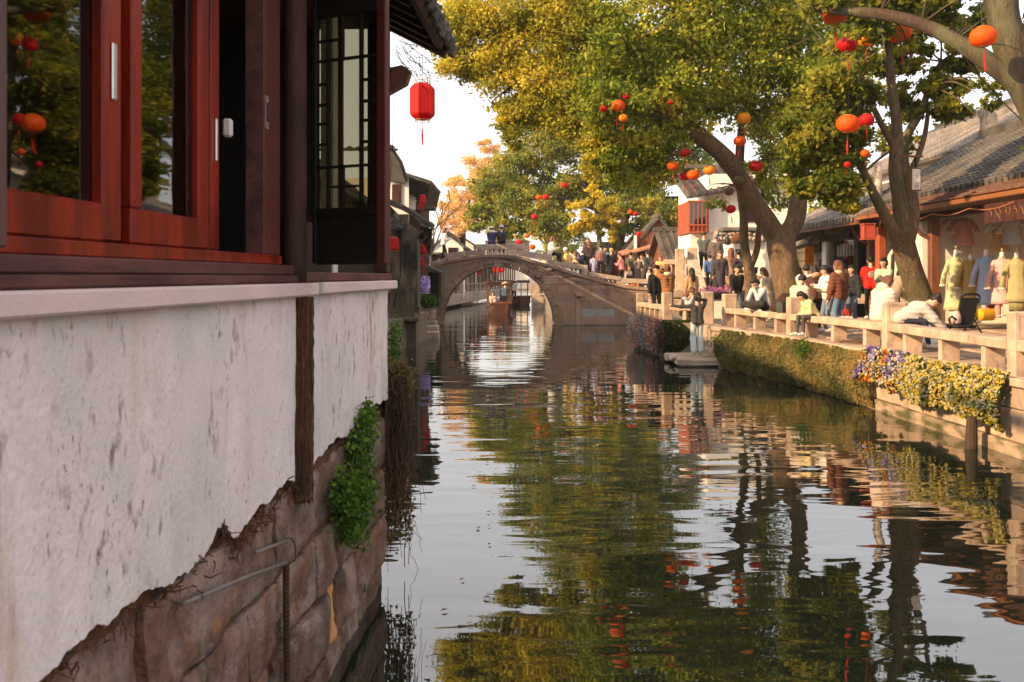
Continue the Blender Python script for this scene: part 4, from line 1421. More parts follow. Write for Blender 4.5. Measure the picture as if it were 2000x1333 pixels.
# ridge end ornament
MB().prism([(12.5, 26.6, 6.08), (12.5, 26.0, 6.08), (12.5, 26.05, 6.4), (12.5, 26.35, 6.62), (12.5, 26.75, 6.55), (12.5, 26.6, 6.35)], (.2, 0, 0)).obj('ridge_ornament', M_tile_pale, rf)
MB().prism([(12.5, 23.9, 6.08), (12.5, 23.2, 6.08), (12.5, 23.1, 6.5), (12.5, 23.45, 6.42)], (.2, 0, 0)).obj('ridge_ornament', M_tile, rf)
# timber canopy below
can = MB().box(8.5, 8.58, 13, 24.6, 3.55, 3.64, bev=.01).obj('canopy_fascia', mat('honey brown fascia', (.25, .095, .035), .5, .2, 5, None, 1, .2, 30, stretch=(3, .6, 3)), dress)
for k in range(6):
    t0, t1 = k / 6, (k + 1) / 6
    xa, xb = 8.5 + .75 * t0, 8.5 + .75 * t1 + .05
    za, zb = 3.66 + .30 * t0, 3.66 + .30 * t1
    for j in range(6):
        y0 = 13 + j * 1.93
        MB().prism([(xa, y0 + .01, za), (xb, y0 + .01, zb - .015), (xb, y0 + .01, zb + .01), (xa, y0 + .01, za + .035)], (0, 1.91, 0)).obj('canopy_board', M_tile if k % 2 else M_brown, can)
MB().box(8.6, 9.2, 13, 24.5, 3.56, 3.60).obj('canopy_soffit', M_wood, can)
# string of bulbs scalloped under the canopy
mb = MB()
for k in range(90):
    y = 17 + k * .055
    mb.ell((8.56, y, 3.44 - .07 * abs(math.sin(k * .105)) ), .014, n=5)
bl = mb.obj('bulb_string', mat('dull copper bulbs', (.35, .13, .06), .4, .1, 5), can)
bl['kind'] = 'stuff'
# hanging brown shop board with incised gold writing
sgn = MB().box(8.62, 8.66, 16.2, 18.2, 3.12, 3.48, bev=.01).obj('shop_board', M_wood, dress)
M_gold = mat('gilt lettering', (.55, .38, .14), .45, .15, 10, None, 1, 0, 5, metal=.3)

# cultural shop next door, with pale roof
cul = thing('heritage_shop', 'craft shop under pale sunlit tiles with black name board', 'shop', (10, 29.5, ZP))
MB().box(9.1, 13.5, 26.6, 36, ZP - .1, ZF - .02, bev=.01).obj('floor', M_pave, cul)
MB().box(11.4, 11.55, 26.6, 36, ZF - .02, 3.9).obj('back_wall', mat('blue white shop wall', (.55, .58, .66), .8, .1, 3), cul)
MB().box(9.3, 9.5, 26.7, 33.4, 3.2, 3.62, bev=.01).obj('beam', M_wood, cul)
board = MB().box(9.18, 9.29, 27.1, 29.6, 3.24, 3.60, bev=.01).obj('name_board', M_black, cul)
MB().box(9.3, 9.55, 26.75, 27.05, ZF - .02, 3.2, bev=.02).obj('dark_post', M_black, cul)
MB().box(9.3, 9.55, 29.5, 29.9, ZF - .02, 3.2, bev=.02).obj('white_post', M_white, cul)
MB().box(9.15, 9.35, 24.85, 25.1, ZF - .02, 3.4, bev=.02).obj('red_post', M_redpost, cul)
MB().box(9.36, 9.5, 27.05, 29.5, ZF - .02, 1.95, bev=.01).obj('window_base', M_white, cul)
MB().box(9.40, 9.42, 27.05, 29.5, 1.951, 3.2).obj('pane', M_pane_shop, cul)
for k in range(9):
    MB().box(9.6, 9.62, 27.2 + k * .26, 27.33 + k * .26, 2.75, 3.1).obj('blind_slat', M_white, cul)
MB().box(9.34, 9.5, 27.05, 29.5, 1.953, 2.03).obj('window_sill', M_brown, cul)
MB().box(9.5, 11.4, 33.2, 33.4, ZF - .02, 3.6).obj('side_wall', M_mould, cul)
for j in range(8):
    for i in range(7):
        MB().box(9.32, 9.5, 30.0 + i * .46 + (j % 2) * .2, 30.44 + i * .46 + (j % 2) * .2, ZF + j * .26, ZF + .25 + j * .26, bev=.02, jit=.01).obj('brick', M_dark_stone, cul)
rf2 = MB().box(11.5, 11.75, 24.7, 34, 4.85, 5.05, bev=.03).obj('roof_ridge', M_tile_pale, cul)
tile_roof(rf2, (8.55, 24.75, 3.64), (8.55, 34, 3.64), (3.05, 0, 1.22), M_tile_pale, .24, course=.24, rad=.06)
MB().box(8.56, 8.64, 24.7, 34, 3.46, 3.60, bev=.01).obj('fascia', M_brown, cul)
MB().prism([(9.2, 33.9, 3.6), (13.8, 33.9, 3.6), (11.6, 33.9, 4.85)], (0, -.1, 0)).obj('gable_wall', M_white, cul)
tile_roof(rf2, (14.6, 24.75, 3.64), (14.6, 34, 3.64), (-3.0, 0, 1.22), M_tile_pale, .4, drip=False, course=.6)
# bundle of thatch poles under the eave
for k in range(7):
    MB().tube([(8.9 + .05 * k, 29.8, 3.22 + .05 * (k % 3)), (8.7 + .04 * k, 31.2, 3.05 + .05 * (k % 3))], .05, 6).obj('bamboo_pole', M_tile_pale, cul)


def spline_pts(pts, per=4):
    q = [pts[0]] + list(pts) + [pts[-1]]
    out = []
    for i in range(1, len(q) - 2):
        for k in range(per):
            t = k / per
            a, b, c, d = q[i - 1], q[i], q[i + 1], q[i + 2]
            out.append(.5 * ((2 * b) + (c - a) * t + (2 * a - 5 * b + 4 * c - d) * t * t + (3 * b - a - 3 * c + d) * t ** 3))
    out.append(pts[-1])
    return out


def text_mesh(s, size, name, m, parent, origin, ax, up=(0, 0, 1), extr=.006):
    c = bpy.data.curves.new(name, 'FONT')
    c.body = s
    c.size = size
    c.extrude = extr
    c.align_x = 'CENTER'
    c.align_y = 'CENTER'
    c.resolution_u = 2
    c.materials.append(m)
    o = bpy.data.objects.new(name, c)
    COL.objects.link(o)
    me_ = bpy.data.meshes.new_from_object(o.evaluated_get(bpy.context.evaluated_depsgraph_get()))
    bpy.data.objects.remove(o)
    o = bpy.data.objects.new(name, me_)
    COL.objects.link(o)
    o.parent = parent
    ax = Vector(ax).normalized(); up = Vector(up).normalized(); nr = ax.cross(up)
    M_ = Matrix((ax, up, nr)).transposed().to_4x4()
    M_.translation = Vector(origin)
    o.matrix_parent_inverse = WORLD[parent.name].inverted()
    o.matrix_basis = M_
    return o


text_mesh('非物质文化遗产', .24, 'lettering', mat('dull gilt lettering', (.30, .20, .08), .5, .2, 10), board, (9.172, 28.35, 3.46), (0, -1, 0))
# illegible brushed strokes on the brown board
rs = random.Random(12)
for k in range(9):
    y0 = 17.95 - k * .18
    ps = [Vector((8.614, y0 + rs.uniform(-.03, .03), 3.40 - rs.uniform(0, .04)))]
    for q in range(4):
        ps.append(ps[-1] + Vector((0, rs.uniform(-.06, .05), -rs.uniform(.01, .06))))
    MB().tube(spline_pts(ps), .006, 4).obj('brush_stroke', mat('faded gilt stroke', (.30, .18, .07), .6, .2, 10), sgn)

# houses behind the shops
gable_house('rear_tiled_house', 'house with broad grey tiled slope rising behind the dress shop', 13.4, 18.2, 29.5, 39, ZP, 6.05, 7.35, M_white, M_tile_pale, 'y', .4, .27, course=.25)
gable_house('rear_white_gable', 'tall white gable end house at the upper right edge', 15.3, 19.5, 27.0, 29.2, ZP, 7.0, 8.6, M_white, M_tile, 'y', .3, .27)
b_ = gable_house('rear_brown_house', 'brown timber attic roofline behind the grey tiled slope', 17.5, 22, 36, 46, ZP, 8.0, 9.0, M_brown, M_tile, 'y', .4, .4, course=.5)
# duct pipe between the trees
MB().tube([(X_at(1732, 25), 25.6, 3.9), (X_at(1732, 25), 25.6, P(0, 318, 25.6).z)], .105, 16).obj('flue_pipe', mat('beige flue', (.55, .42, .33), .5, .08, 4), None, smooth=True, label='thick beige flue pipe rising between the tree stems', category='pipe')
# ================================================================ VEGETATION
def leaf_mesh(name, pts, size, tints, updir=0.5, aspect=0.5, m=None, outward=None, out_w=0.0, seed=0):
    """one small folded leaf (2 triangles) at every point; tints: n x 3 colours"""
    r = np.random.default_rng(seed + 77)
    n = len(pts)
    nrm = r.normal(size=(n, 3)); nrm[:, 2] = nrm[:, 2] + updir
    if outward is not None:
        nrm += outward * out_w
    nrm /= np.linalg.norm(nrm, axis=1, keepdims=True) + 1e-9
    t = r.normal(size=(n, 3))
    t -= nrm * (t * nrm).sum(1, keepdims=True)
    t /= np.linalg.norm(t, axis=1, keepdims=True) + 1e-9
    b = np.cross(nrm, t)
    L_ = (size * r.uniform(.65, 1.3, n))[:, None]
    w_ = L_ * aspect * .5
    fold = nrm * L_ * .12
    v = np.stack([pts - t * L_ * .5, pts + b * w_ + fold, pts + t * L_ * .5, pts - b * w_ + fold], axis=1).reshape(-1, 3)
    me = bpy.data.meshes.new(name)
    me.vertices.add(4 * n)
    me.vertices.foreach_set('co', v.astype(np.float32).ravel())
    idx = np.arange(n) * 4
    tri = np.stack([idx, idx + 1, idx + 2, idx, idx + 2, idx + 3], axis=1).ravel().astype(np.int32)
    me.loops.add(6 * n)
    me.loops.foreach_set('vertex_index', tri)
    me.polygons.add(2 * n)
    me.polygons.foreach_set('loop_start', (np.arange(2 * n) * 3).astype(np.int32))
    me.polygons.foreach_set('loop_total', np.full(2 * n, 3, dtype=np.int32))
    ca = me.color_attributes.new('tint', 'FLOAT_COLOR', 'POINT')
    c = np.ones((n, 4, 4), dtype=np.float32)
    c[:, :, :3] = tints[:, None, :]
    ca.data.foreach_set('color', c.ravel())
    me.materials.append(m or M_leaf)
    me.update(calc_edges=True)
    me.validate()
    return me


def palette(n, cols, r, base=None):
    """n colours from a ramp of cols at positions base (0..1) with jitter"""
    cols = np.array(cols)
    u = np.clip((r.random(n) if base is None else base) + r.normal(0, .13, n), 0, .999) * (len(cols) - 1)
    i = u.astype(int); f = (u - i)[:, None]
    c = cols[i] * (1 - f) + cols[i + 1] * f
    return c * r.uniform(.75, 1.25, (n, 1)) * np.array([[1.9, 1.9, 1.6]])


def crown(name, clumps, n, size, cols, parent, seed=1, sub=26, updir=.5, aspect=.5, tight=.17, m=None):
    """clumps: (px, py, Y, rx_px, ry_px[, weight]) -> leaf clusters through the crown's volume"""
    r = np.random.default_rng(seed)
    vol = np.array([c[3] * c[4] * (c[5] if len(c) > 5 else 1) for c in clumps], float)
    cnt = (n * vol / vol.sum()).astype(int)
    P_, B_ = [], []
    for c, k in zip(clumps, cnt):
        px, py, Y, rx, ry = c[:5]
        ctr = np.array(P(px, py, Y))
        rad = np.array([rx * Y / F, max(rx, ry) * Y / F * .9, ry * Y / F])
        ns = max(4, int(sub * math.sqrt(vol[0] * 0 + rx * ry / 5000)))
        d = r.normal(size=(ns, 3)); d /= np.linalg.norm(d, axis=1, keepdims=True)
        sc = ctr + d * rad * (r.random((ns, 1)) ** .4)
        sv = r.random(ns) * .8 + .1
        w_ = r.random(ns) + .25
        pick = r.choice(ns, k, p=w_ / w_.sum())
        off = r.normal(size=(k, 3)) * rad.mean() * tight
        off[:, 2] *= .6
        P_.append(sc[pick] + off)
        B_.append(sv[pick])
    pts = np.concatenate(P_); base = np.concatenate(B_)
    tints = palette(len(pts), cols, r, base)
    me = leaf_mesh(name, pts, size, tints, updir, aspect, m, seed=seed)
    return link(name, me, parent)


def spline(pts, per=5):
    pts = [Vector(p) for p in pts]
    q = [pts[0]] + pts + [pts[-1]]
    out = []
    for i in range(1, len(q) - 2):
        for k in range(per):
            t = k / per
            a, b, c, d = q[i - 1], q[i], q[i + 1], q[i + 2]
            out.append(.5 * ((2 * b) + (c - a) * t + (2 * a - 5 * b + 4 * c - d) * t * t + (3 * b - a - 3 * c + d) * t ** 3))
    out.append(pts[-1])
    return out


def limb(mb, pts, r0, r1, n=10, wob=.08, per=5, flare=0):
    ps = spline(pts, per if n < 12 else per * 2)
    N = len(ps)
    rr = []
    for i in range(N):
        t = i / (N - 1)
        r = r0 + (r1 - r0) * t
        r *= 1 + wob * nz(ps[i].x * 2, ps[i].y * 2, ps[i].z * 2.5)
        if flare: r += flare * math.exp(-t * 9)
        rr.append(r)
    k0 = len(mb.v)
    if n >= 12: n = 30 if r0 > .15 else 20
    mb.tube(ps, rr, n)
    if n >= 20:          # bark ridges and lumps
        for i in range(N):
            for j in range(n):
                q = k0 + i * n + j
                v = Vector(mb.v[q]); c = ps[i]
                a = 2 * math.pi * j / n
                dsp = .045 * nz(math.cos(a) * 5 + c.x * 3, math.sin(a) * 5, c.z * 1.3) + .035 * nz(math.cos(a) * 11, math.sin(a) * 11, c.z * 3.1) + .06 * nz(math.cos(a) * 1.7, math.sin(a) * 1.7, c.z * 2.2)
                mb.v[q] = tuple(c + (v - c) * (1 + dsp))


def twigs(mb, clumps, anchors, r, per=3, r0=.03):
    """thin branches from the nearest limb point into each clump"""
    for c in clumps:
        ctr = P(c[0], c[1], c[2])
        a = min(anchors, key=lambda p: (p - ctr).length)
        for k in range(per):
            e = ctr + Vector((r.normal(), r.normal(), r.normal())) * (c[3] * c[2] / F * .6)
            mid = a.lerp(e, .5) + Vector((r.normal() * .1, r.normal() * .1, .15))
            limb(mb, [a, mid, e], r0, .006, 5, .1, 4)


def px_pts(lst):
    return [P(*q) for q in lst]


# ---- big camphor tree whose limb reaches over the canal
t1 = thing('camphor_tree', 'big forked camphor tree leaning its leafy limb over the canal', 'tree', P(1540, 640, 25.6))
mb = MB()
tr = px_pts([(1546, 655, 25.6), (1544, 600, 25.6), (1536, 540, 25.6), (1527, 490, 25.6), (1522, 445, 25.6)])
limb(mb, tr, .36, .36, 18, .05, 6, flare=.14)
l1 = px_pts([(1522, 470, 25.6), (1492, 425, 25.4), (1458, 370, 25.1), (1428, 322, 24.8), (1385, 280, 24.4), (1325, 238, 24), (1262, 186, 23.6)])
limb(mb, l1, .27, .17, 14, .07)
l2 = px_pts([(1532, 470, 25.6), (1556, 420, 25.6), (1562, 350, 25.6), (1552, 270, 25.7), (1562, 180, 25.8), (1545, 80, 25.6), (1530, -40, 25.4)])
limb(mb, l2, .25, .07, 14, .07)
l3 = px_pts([(1444, 345, 25), (1443, 280, 25), (1455, 200, 25.1), (1462, 110, 25), (1450, 10, 24.8)])
limb(mb, l3, .09, .03, 9)
l4 = px_pts([(1262, 188, 23.6), (1180, 140, 23.9), (1105, 95, 24.2), (1030, 70, 24.4), (950, 70, 24.5), (890, 95, 24.4)])
limb(mb, l4, .09, .02, 9)
l5 = px_pts([(1105, 95, 24.2), (1060, 130, 24.4), (1010, 160, 24.5), (960, 200, 24.5)])
limb(mb, l5, .05, .012, 7)
l6 = px_pts([(1380, 278, 24.4), (1340, 300, 24.2), (1310, 312, 24)])
limb(mb, l6, .04, .012, 7)
l7 = px_pts([(1560, 330, 25.6), (1610, 240, 25.2), (1640, 150, 24.8)])
limb(mb, l7, .1, .03, 8)
for (px, py, Y, r_) in ((1443, 352, 24.75, .15), (1424, 374, 24.7, .13)):
    mb.ell(P(px, py, Y), (r_, r_, r_ * .8), n=10)
mb_tw = mb
T1A = [(1220, 80, 23.5, 90, 80), (1330, 55, 24.5, 100, 80), (1450, 50, 25, 100, 80), (1570, 50, 25.5, 90, 80),
       (1190, 205, 23.2, 65, 70), (1290, 180, 24, 90, 75), (1410, 160, 24.6, 90, 70), (1520, 165, 25, 90, 75), (1620, 150, 24.4, 75, 80),
       (1215, 290, 24, 55, 50), (1285, 285, 24, 60, 45), (1340, 235, 24.2, 50, 40), (1250, 345, 24.6, 55, 32), (1180, 300, 24, 30, 50, .7),
       (1500, 250, 25, 55, 35, .6),
       (1500, 330, 26.5, 50, 40, .5), (1400, 395, 26, 25, 18, .4), (1520, 390, 26, 30, 25, .4),
       (1300, -90, 24, 150, 70), (1500, -90, 25, 150, 70)]
T1B = [(905, 45, 24.5, 45, 65), (985, 45, 24.4, 75, 65), (1085, 40, 24, 75, 65), (1160, 40, 23.6, 60, 60), (900, 125, 24.5, 40, 55), (970, 140, 24.5, 65, 50),
       (1060, 140, 24.3, 65, 55), (1130, 160, 24, 55, 50), (1000, 215, 24.6, 38, 38), (1060, 225, 24.5, 55, 45), (995, 265, 24.6, 26, 26, .8), (1120, 245, 24.3, 40, 40), (1160, 300, 24, 26, 40, .8), (1158, 350, 24, 14, 22, .7),
       (980, -60, 24.4, 110, 60), (1120, -60, 23.8, 90, 60)]
anch = [Vector(p) for l in (l1, l2, l3, l4, l5, l7) for p in spline(l, 4)]
r_ = np.random.default_rng(3)
twigs(mb, T1A[:20], anch, r_, 3, .035)
twigs(mb, T1B[:14], anch, r_, 4, .028)
mb.obj('trunk', M_bark, t1, smooth=True)
OLIVE = [(.055, .078, .012), (.10, .130, .018), (.17, .19, .026), (.27, .255, .036), (.43, .34, .046)]
GOLD = [(.12, .125, .018), (.20, .19, .025), (.30, .26, .034), (.43, .32, .042)]
crown('crown', T1A, 76000, .135, OLIVE, t1, 5, sub=34, aspect=.52, tight=.25)
crown('crown', T1B, 68000, .105, GOLD, t1, 6, sub=36, aspect=.55, tight=.25, updir=.3)

# ---- second tree with several stems in front of the dress shop
t2 = thing('forked_tree', 'many stemmed tree with smooth pale bark in front of the dress shop', 'tree', P(1800, 645, 19.6))
mb = MB()
limb(mb, px_pts([(1812, 650, 19.6), (1800, 590, 19.6), (1780, 530, 19.5), (1765, 480, 19.4), (1757, 450, 19.3)]), .23, .22, 16, .05, 6, flare=.10)
limb(mb, px_pts([(1757, 470, 19.3), (1728, 420, 19.1), (1700, 365, 19), (1682, 320, 18.9), (1672, 240, 18.8), (1668, 150, 18.7)]), .12, .04, 12)
limb(mb, px_pts([(1762, 470, 19.4), (1758, 400, 19.4), (1748, 330, 19.4), (1752, 250, 19.4), (1740, 160, 19.4), (1735, 60, 19.3), (1730, -40, 19.3)]), .16, .05, 12)
limb(mb, px_pts([(1770, 480, 19.5), (1782, 420, 19.6), (1778, 360, 19.7), (1765, 320, 19.8), (1770, 270, 19.9), (1800, 215, 20), (1815, 170, 20), (1838, 120, 20.1)]), .15, .04, 12)
limb(mb, px_pts([(1748, 290, 19.4), (1715, 230, 19.3), (1690, 170, 19.2), (1672, 110, 19)]), .075, .03, 9)
limb(mb, px_pts([(1783, 330, 19.7), (1805, 270, 19.9), (1815, 200, 20)]), .07, .035, 9)
for (px, py, Y, q) in ((1770, 490, 19.32, .10), (1777, 525, 19.36, .10)):
    mb.ell(P(px, py, Y), (q, q * .8, q * 1.2), n=10)
T2A = [(1590, 270, 18.6, 70, 65), (1625, 340, 18.5, 60, 60), (1570, 350, 18.8, 45, 45), (1640, 395, 18.6, 35, 25), (1600, 180, 18.4, 60, 60), (1650, 100, 19, 45, 60), (1660, 250, 19, 40, 60, .7), (1700, 40, 19.2, 60, 50), (1740, 120, 20.5, 45, 45, .9), (1760, 200, 20.5, 45, 35, .9), (1800, 40, 19.5, 65, 55), (1850, 165, 20, 50, 30), (1835, 215, 20, 55, 24),
       (1890, 45, 19, 60, 45), (1760, 270, 20.5, 45, 35, .5), (1650, 380, 19.5, 30, 40, .6), (1880, 120, 20, 45, 30, .9), (1720, -50, 19, 120, 50), (1940, 170, 18.5, 35, 20, .3), (1925, 205, 18.8, 30, 15, .3), (1640, 170, 18.4, 40, 60), (1690, 190, 18.6, 30, 40, .6)]
twigs(mb, T2A, [P(1735, 60, 19.3), P(1672, 110, 19), P(1838, 120, 20.1), P(1815, 170, 20), P(1672, 240, 18.8), P(1748, 290, 19.4)], r_, 2, .022)
mb.obj('trunk', M_bark, t2, smooth=True)
DEEP = [(.035, .052, .009), (.075, .092, .014), (.14, .14, .02), (.25, .21, .03)]
crown('crown', T2A, 56000, .125, DEEP, t2, 8, sub=22, aspect=.55, tight=.22)

# ---- third tree: heavy limb arching in from the right edge
t3 = thing('arching_tree', 'thick dark trunk at the upper right edge with long arching limb', 'tree', Vector((7.9, 13.6, ZP)))
mb = MB()
limb(mb, [(7.95, 13.6, ZP - .1), (7.9, 13.6, 2.0), (7.75, 13.8, 3.4)] + px_pts([(2050, 260, 14), (1998, 150, 14), (1965, 60, 14), (1945, -60, 14), (1900, -250, 14.2)]), .30, .2, 16, .06, flare=.12)
limb(mb, px_pts([(2045, 245, 14), (1985, 165, 14), (1925, 118, 14.1), (1865, 80, 14.3), (1800, 48, 14.6), (1720, 28, 15), (1640, 22, 15.4), (1560, 10, 15.8)]), .16, .05, 12)
for (px, py, Y, q) in ((1962, 12, 13.85, .09),):
    mb.ell(P(px, py, Y), (q * .8, q, q * 1.3), n=10)
T3A = [(1620, -20, 15.6, 80, 45), (1760, -40, 15, 80, 50), (1880, -40, 14.6, 70, 50), (1830, 20, 15, 45, 30), (1700, 60, 15.5, 50, 30, .8), (1920, 50, 15, 40, 30, .7), (1780, 100, 16, 40, 25, .5), (2120, 60, 14.5, 90, 90), (2090, 240, 15, 60, 70, .8), (2200, 180, 14, 90, 90)]
twigs(mb, T3A, px_pts([(1865, 80, 14.3), (1800, 48, 14.6), (1720, 28, 15), (1640, 22, 15.4)]), r_, 3, .02)
mb.obj('trunk', M_bark_dark, t3, smooth=True)
crown('crown', T3A, 20000, .12, DEEP, t3, 9, sub=20, aspect=.55, tight=.22)

# ---- slim twin stem tree
t4 = thing('slim_tree', 'slim twin stemmed young tree left of the big trunk', 'tree', P(1465, 640, 27.2))
mb = MB()
limb(mb, px_pts([(1468, 645, 27.2), (1466, 580, 27.2), (1464, 530, 27.2), (1454, 480, 27.2), (1452, 420, 27.2), (1445, 360, 27.2), (1450, 260, 27.2)]), .17, .08, 12, .07, 6, flare=.06)
limb(mb, px_pts([(1462, 530, 27.2), (1478, 490, 27.1), (1482, 450, 27), (1490, 380, 27), (1500, 300, 26.8)]), .10, .05, 10)
mb.obj('trunk', M_bark, t4, smooth=True)
crown('crown', [(1455, 240, 27.2, 35, 30), (1500, 290, 26.8, 35, 30), (1475, 330, 27, 30, 25, .5)], 1500, .12, OLIVE, t4, 12, sub=14, tight=.24)

# ---- trees beyond the bridge
t5 = thing('far_camphor_tree', 'broad green camphor tree filling the middle beyond the bridge', 'tree', (6.2, 58, ZP))
mb = MB()
limb(mb, px_pts([(1212, 590, 58), (1210, 500, 58), (1195, 440, 58), (1150, 390, 58), (1100, 360, 58), (1040, 340, 58)]), .5, .1, 10, .07, flare=.2)
limb(mb, px_pts([(1208, 480, 58), (1230, 400, 58), (1260, 330, 58)]), .3, .1, 9)
limb(mb, px_pts([(1170, 410, 58), (1080, 385, 57), (1000, 400, 57), (950, 420, 57)]), .16, .05, 8)
mb.obj('trunk', M_bark_dark, t5, smooth=True)
T5A = [(955, 385, 58, 40, 50), (1000, 335, 58, 55, 50), (1060, 285, 58, 70, 50), (1150, 280, 58, 70, 60), (1020, 410, 57, 60, 45), (1095, 370, 58, 65, 50), (1180, 350, 58, 60, 50),
       (935, 425, 57, 25, 30), (1070, 445, 56, 55, 28), (985, 450, 56, 30, 25), (1260, 385, 57, 60, 45), (1310, 425, 56, 35, 28), (1235, 320, 59, 60, 50), (1330, 400, 58, 20, 20), (1250, 445, 56, 40, 22), (1290, 455, 56, 30, 14),
       (1050, 215, 59, 70, 55), (1130, 190, 59, 80, 65), (1225, 210, 59, 80, 70), (1300, 270, 59, 70, 60), (1350, 335, 59, 45, 45), (1160, 110, 60, 90, 55), (1270, 130, 60, 80, 60)]
MIDG = [(.06, .085, .022), (.105, .13, .03), (.18, .175, .038), (.33, .26, .05)]
crown('crown', T5A, 105000, .21, MIDG, t5, 14, sub=60, tight=.17, aspect=.6)
t6 = thing('yellow_tree', 'bright yellow leaved tree just right of the bridge crest', 'tree', (4.9, 55, ZP))
mb = MB()
limb(mb, px_pts([(1172, 590, 55), (1172, 500, 55), (1168, 440, 55), (1160, 400, 55)]), .2, .06, 8)
mb.obj('trunk', M_bark_dark, t6, smooth=True)
crown('crown', [(1165, 410, 55, 50, 32), (1205, 425, 55, 30, 28), (1140, 440, 55, 35, 26), (1190, 455, 55, 25, 20), (1110, 405, 56, 20, 14, .6)], 14000, .15, [(.16, .15, .022), (.27, .23, .03), (.36, .29, .036), (.42, .31, .04)], t6, 15, sub=40, tight=.13, aspect=.6)
t7 = thing('amber_tree', 'pale amber leaved tree in the hazy distance left of the bridge', 'tree', (-4, 78, .9))
mb = MB()
limb(mb, px_pts([(905, 560, 78), (905, 480, 78), (910, 420, 78), (930, 350, 78)]), .25, .06, 8)
limb(mb, px_pts([(905, 480, 78), (885, 420, 78), (875, 370, 78)]), .14, .04, 7)
mb.obj('trunk', M_bark_dark, t7, smooth=True)
crown('crown', [(882, 395, 78, 30, 50), (925, 345, 80, 35, 45), (900, 435, 77, 40, 35), (955, 310, 82, 35, 35), (935, 400, 79, 35, 50)], 20000, .18, [(.34, .22, .11), (.42, .29, .15), (.48, .36, .21)], t7, 16, sub=40, tight=.15, aspect=.6)
t8 = thing('bare_tree', 'leafless thin tree against the white sky by the left roofs', 'tree', (-6, 70, .9))
mb = MB()
r2 = random.Random(4)


def bare(p, d, ln, r, depth):
    e = p + d * ln
    limb(mb, [p, p.lerp(e, .5) + Vector((r2.gauss(0, .05), 0, .05)), e], r, r * .6, 5, .1, 3)
    if depth:
        for k in range(3):
            nd_ = (d + Vector((r2.gauss(0, .45), r2.gauss(0, .3), r2.gauss(.15, .25)))).normalized()
            bare(e, nd_, ln * r2.uniform(.55, .8), r * .55, depth - 1)


bare(Vector((X_at(845, 70), 70, .9)), Vector((0, 0, 1)), 3.0, .12, 4)
mb.obj('trunk', M_bark_dark, t8)
# far tree belt behind everything on the right and left
for i, (px, Y, hpx, cols, lab) in enumerate(((1420, 95, 200, MIDG, 'hazy green tree rising behind the white house roof'), (1000, 135, 110, GOLD, 'faded golden tree at the far end of the canal'),
                                              (1090, 120, 140, MIDG, 'dense far green tree behind the yellow one'), (1560, 80, 200, OLIVE, 'green tree far behind the big trunk'))):
    t9 = thing('far_tree', lab, 'tree', (X_at(px, Y), Y, .9))
    mb = MB()
    limb(mb, px_pts([(px, 560, Y), (px, 500, Y), (px + 4, 540 - hpx * .6, Y)]), .35, .1, 7)
    mb.obj('trunk', M_bark_dark, t9, smooth=True)
    crown('crown', [(px + 25 * math.cos(a), 540 - hpx * .6 + hpx * .22 * math.sin(a * 1.7), Y, hpx * .24, hpx * .22) for a in np.arange(0, 6.2, 1.05)], 7000, .3, cols, t9, 30 + i, sub=40, tight=.14, aspect=.6)

# ---- hedge of dry creepers down the bank wall, and the flower beds
def bank_points(n, y0, y1, z0, z1, out0, out1, r, lower=None):
    y = r.uniform(y0, y1, n)
    x = np.array([lerp_poly(BANK, q) for q in y])
    t = r.random(n)
    z = z0 + (z1 - z0) * t
    lump = np.array([nz(a * 2.2, b * 3.0, 3.3) for a, b in zip(y, z)])
    lump2 = np.array([nz(a * .9, 7.0) for a in y])
    top = z1 + .05 * lump2
    z = np.minimum(z, top)
    o = out0 + (out1 - out0) * np.sin(np.pi * np.clip(t * .9 + .1, 0, 1)) + .09 * lump + .05 * np.array([nz(a * 7, b * 7, 1.1) for a, b in zip(y, z)])
    o = o * r.uniform(.55, 1.0, n) ** .3
    if lower is not None:
        k = z > np.array([lower(q) for q in y])
        x, y, z, o = x[k], y[k], z[k], o[k]
    return np.stack([x - o, y - .1 * o, z], axis=1)


r_ = np.random.default_rng(17)
hd = bank_points(42000, 16.2, 23.6, .03, .92, .10, .24, r_)
yv = hd[:, 1]
base = np.clip((np.array([nz(a * 1.1, b * 2.2, 5) for a, b in zip(hd[:, 1], hd[:, 2])]) * .9 + .5) - (yv - 20) * .05, 0, 1)  # far end darkened in the leaf colour to stand for its shade
tint = palette(len(hd), [(.045, .05, .018), (.10, .092, .034), (.17, .135, .05), (.26, .18, .075)], r_, base)
lt_ = r_.random(len(hd)) < .16
tint[lt_] = np.array([.34, .29, .16]) * r_.uniform(.7, 1.2, (int(lt_.sum()), 1))
me = leaf_mesh('creeper_hedge', hd, .05, tint, .2, .5, M_leaf, np.array([[-1., -.4, .2]]), .5, 21)
o = link('creeper_hedge', me)
o['label'] = 'long dry brown green creeper hedge covering the bank wall'; o['category'] = 'hedge'; o['kind'] = 'stuff'


def low_edge(y):
    return .36 + .12 * nz(y * 1.7, 2) + (.12 if y > 15.3 else 0)


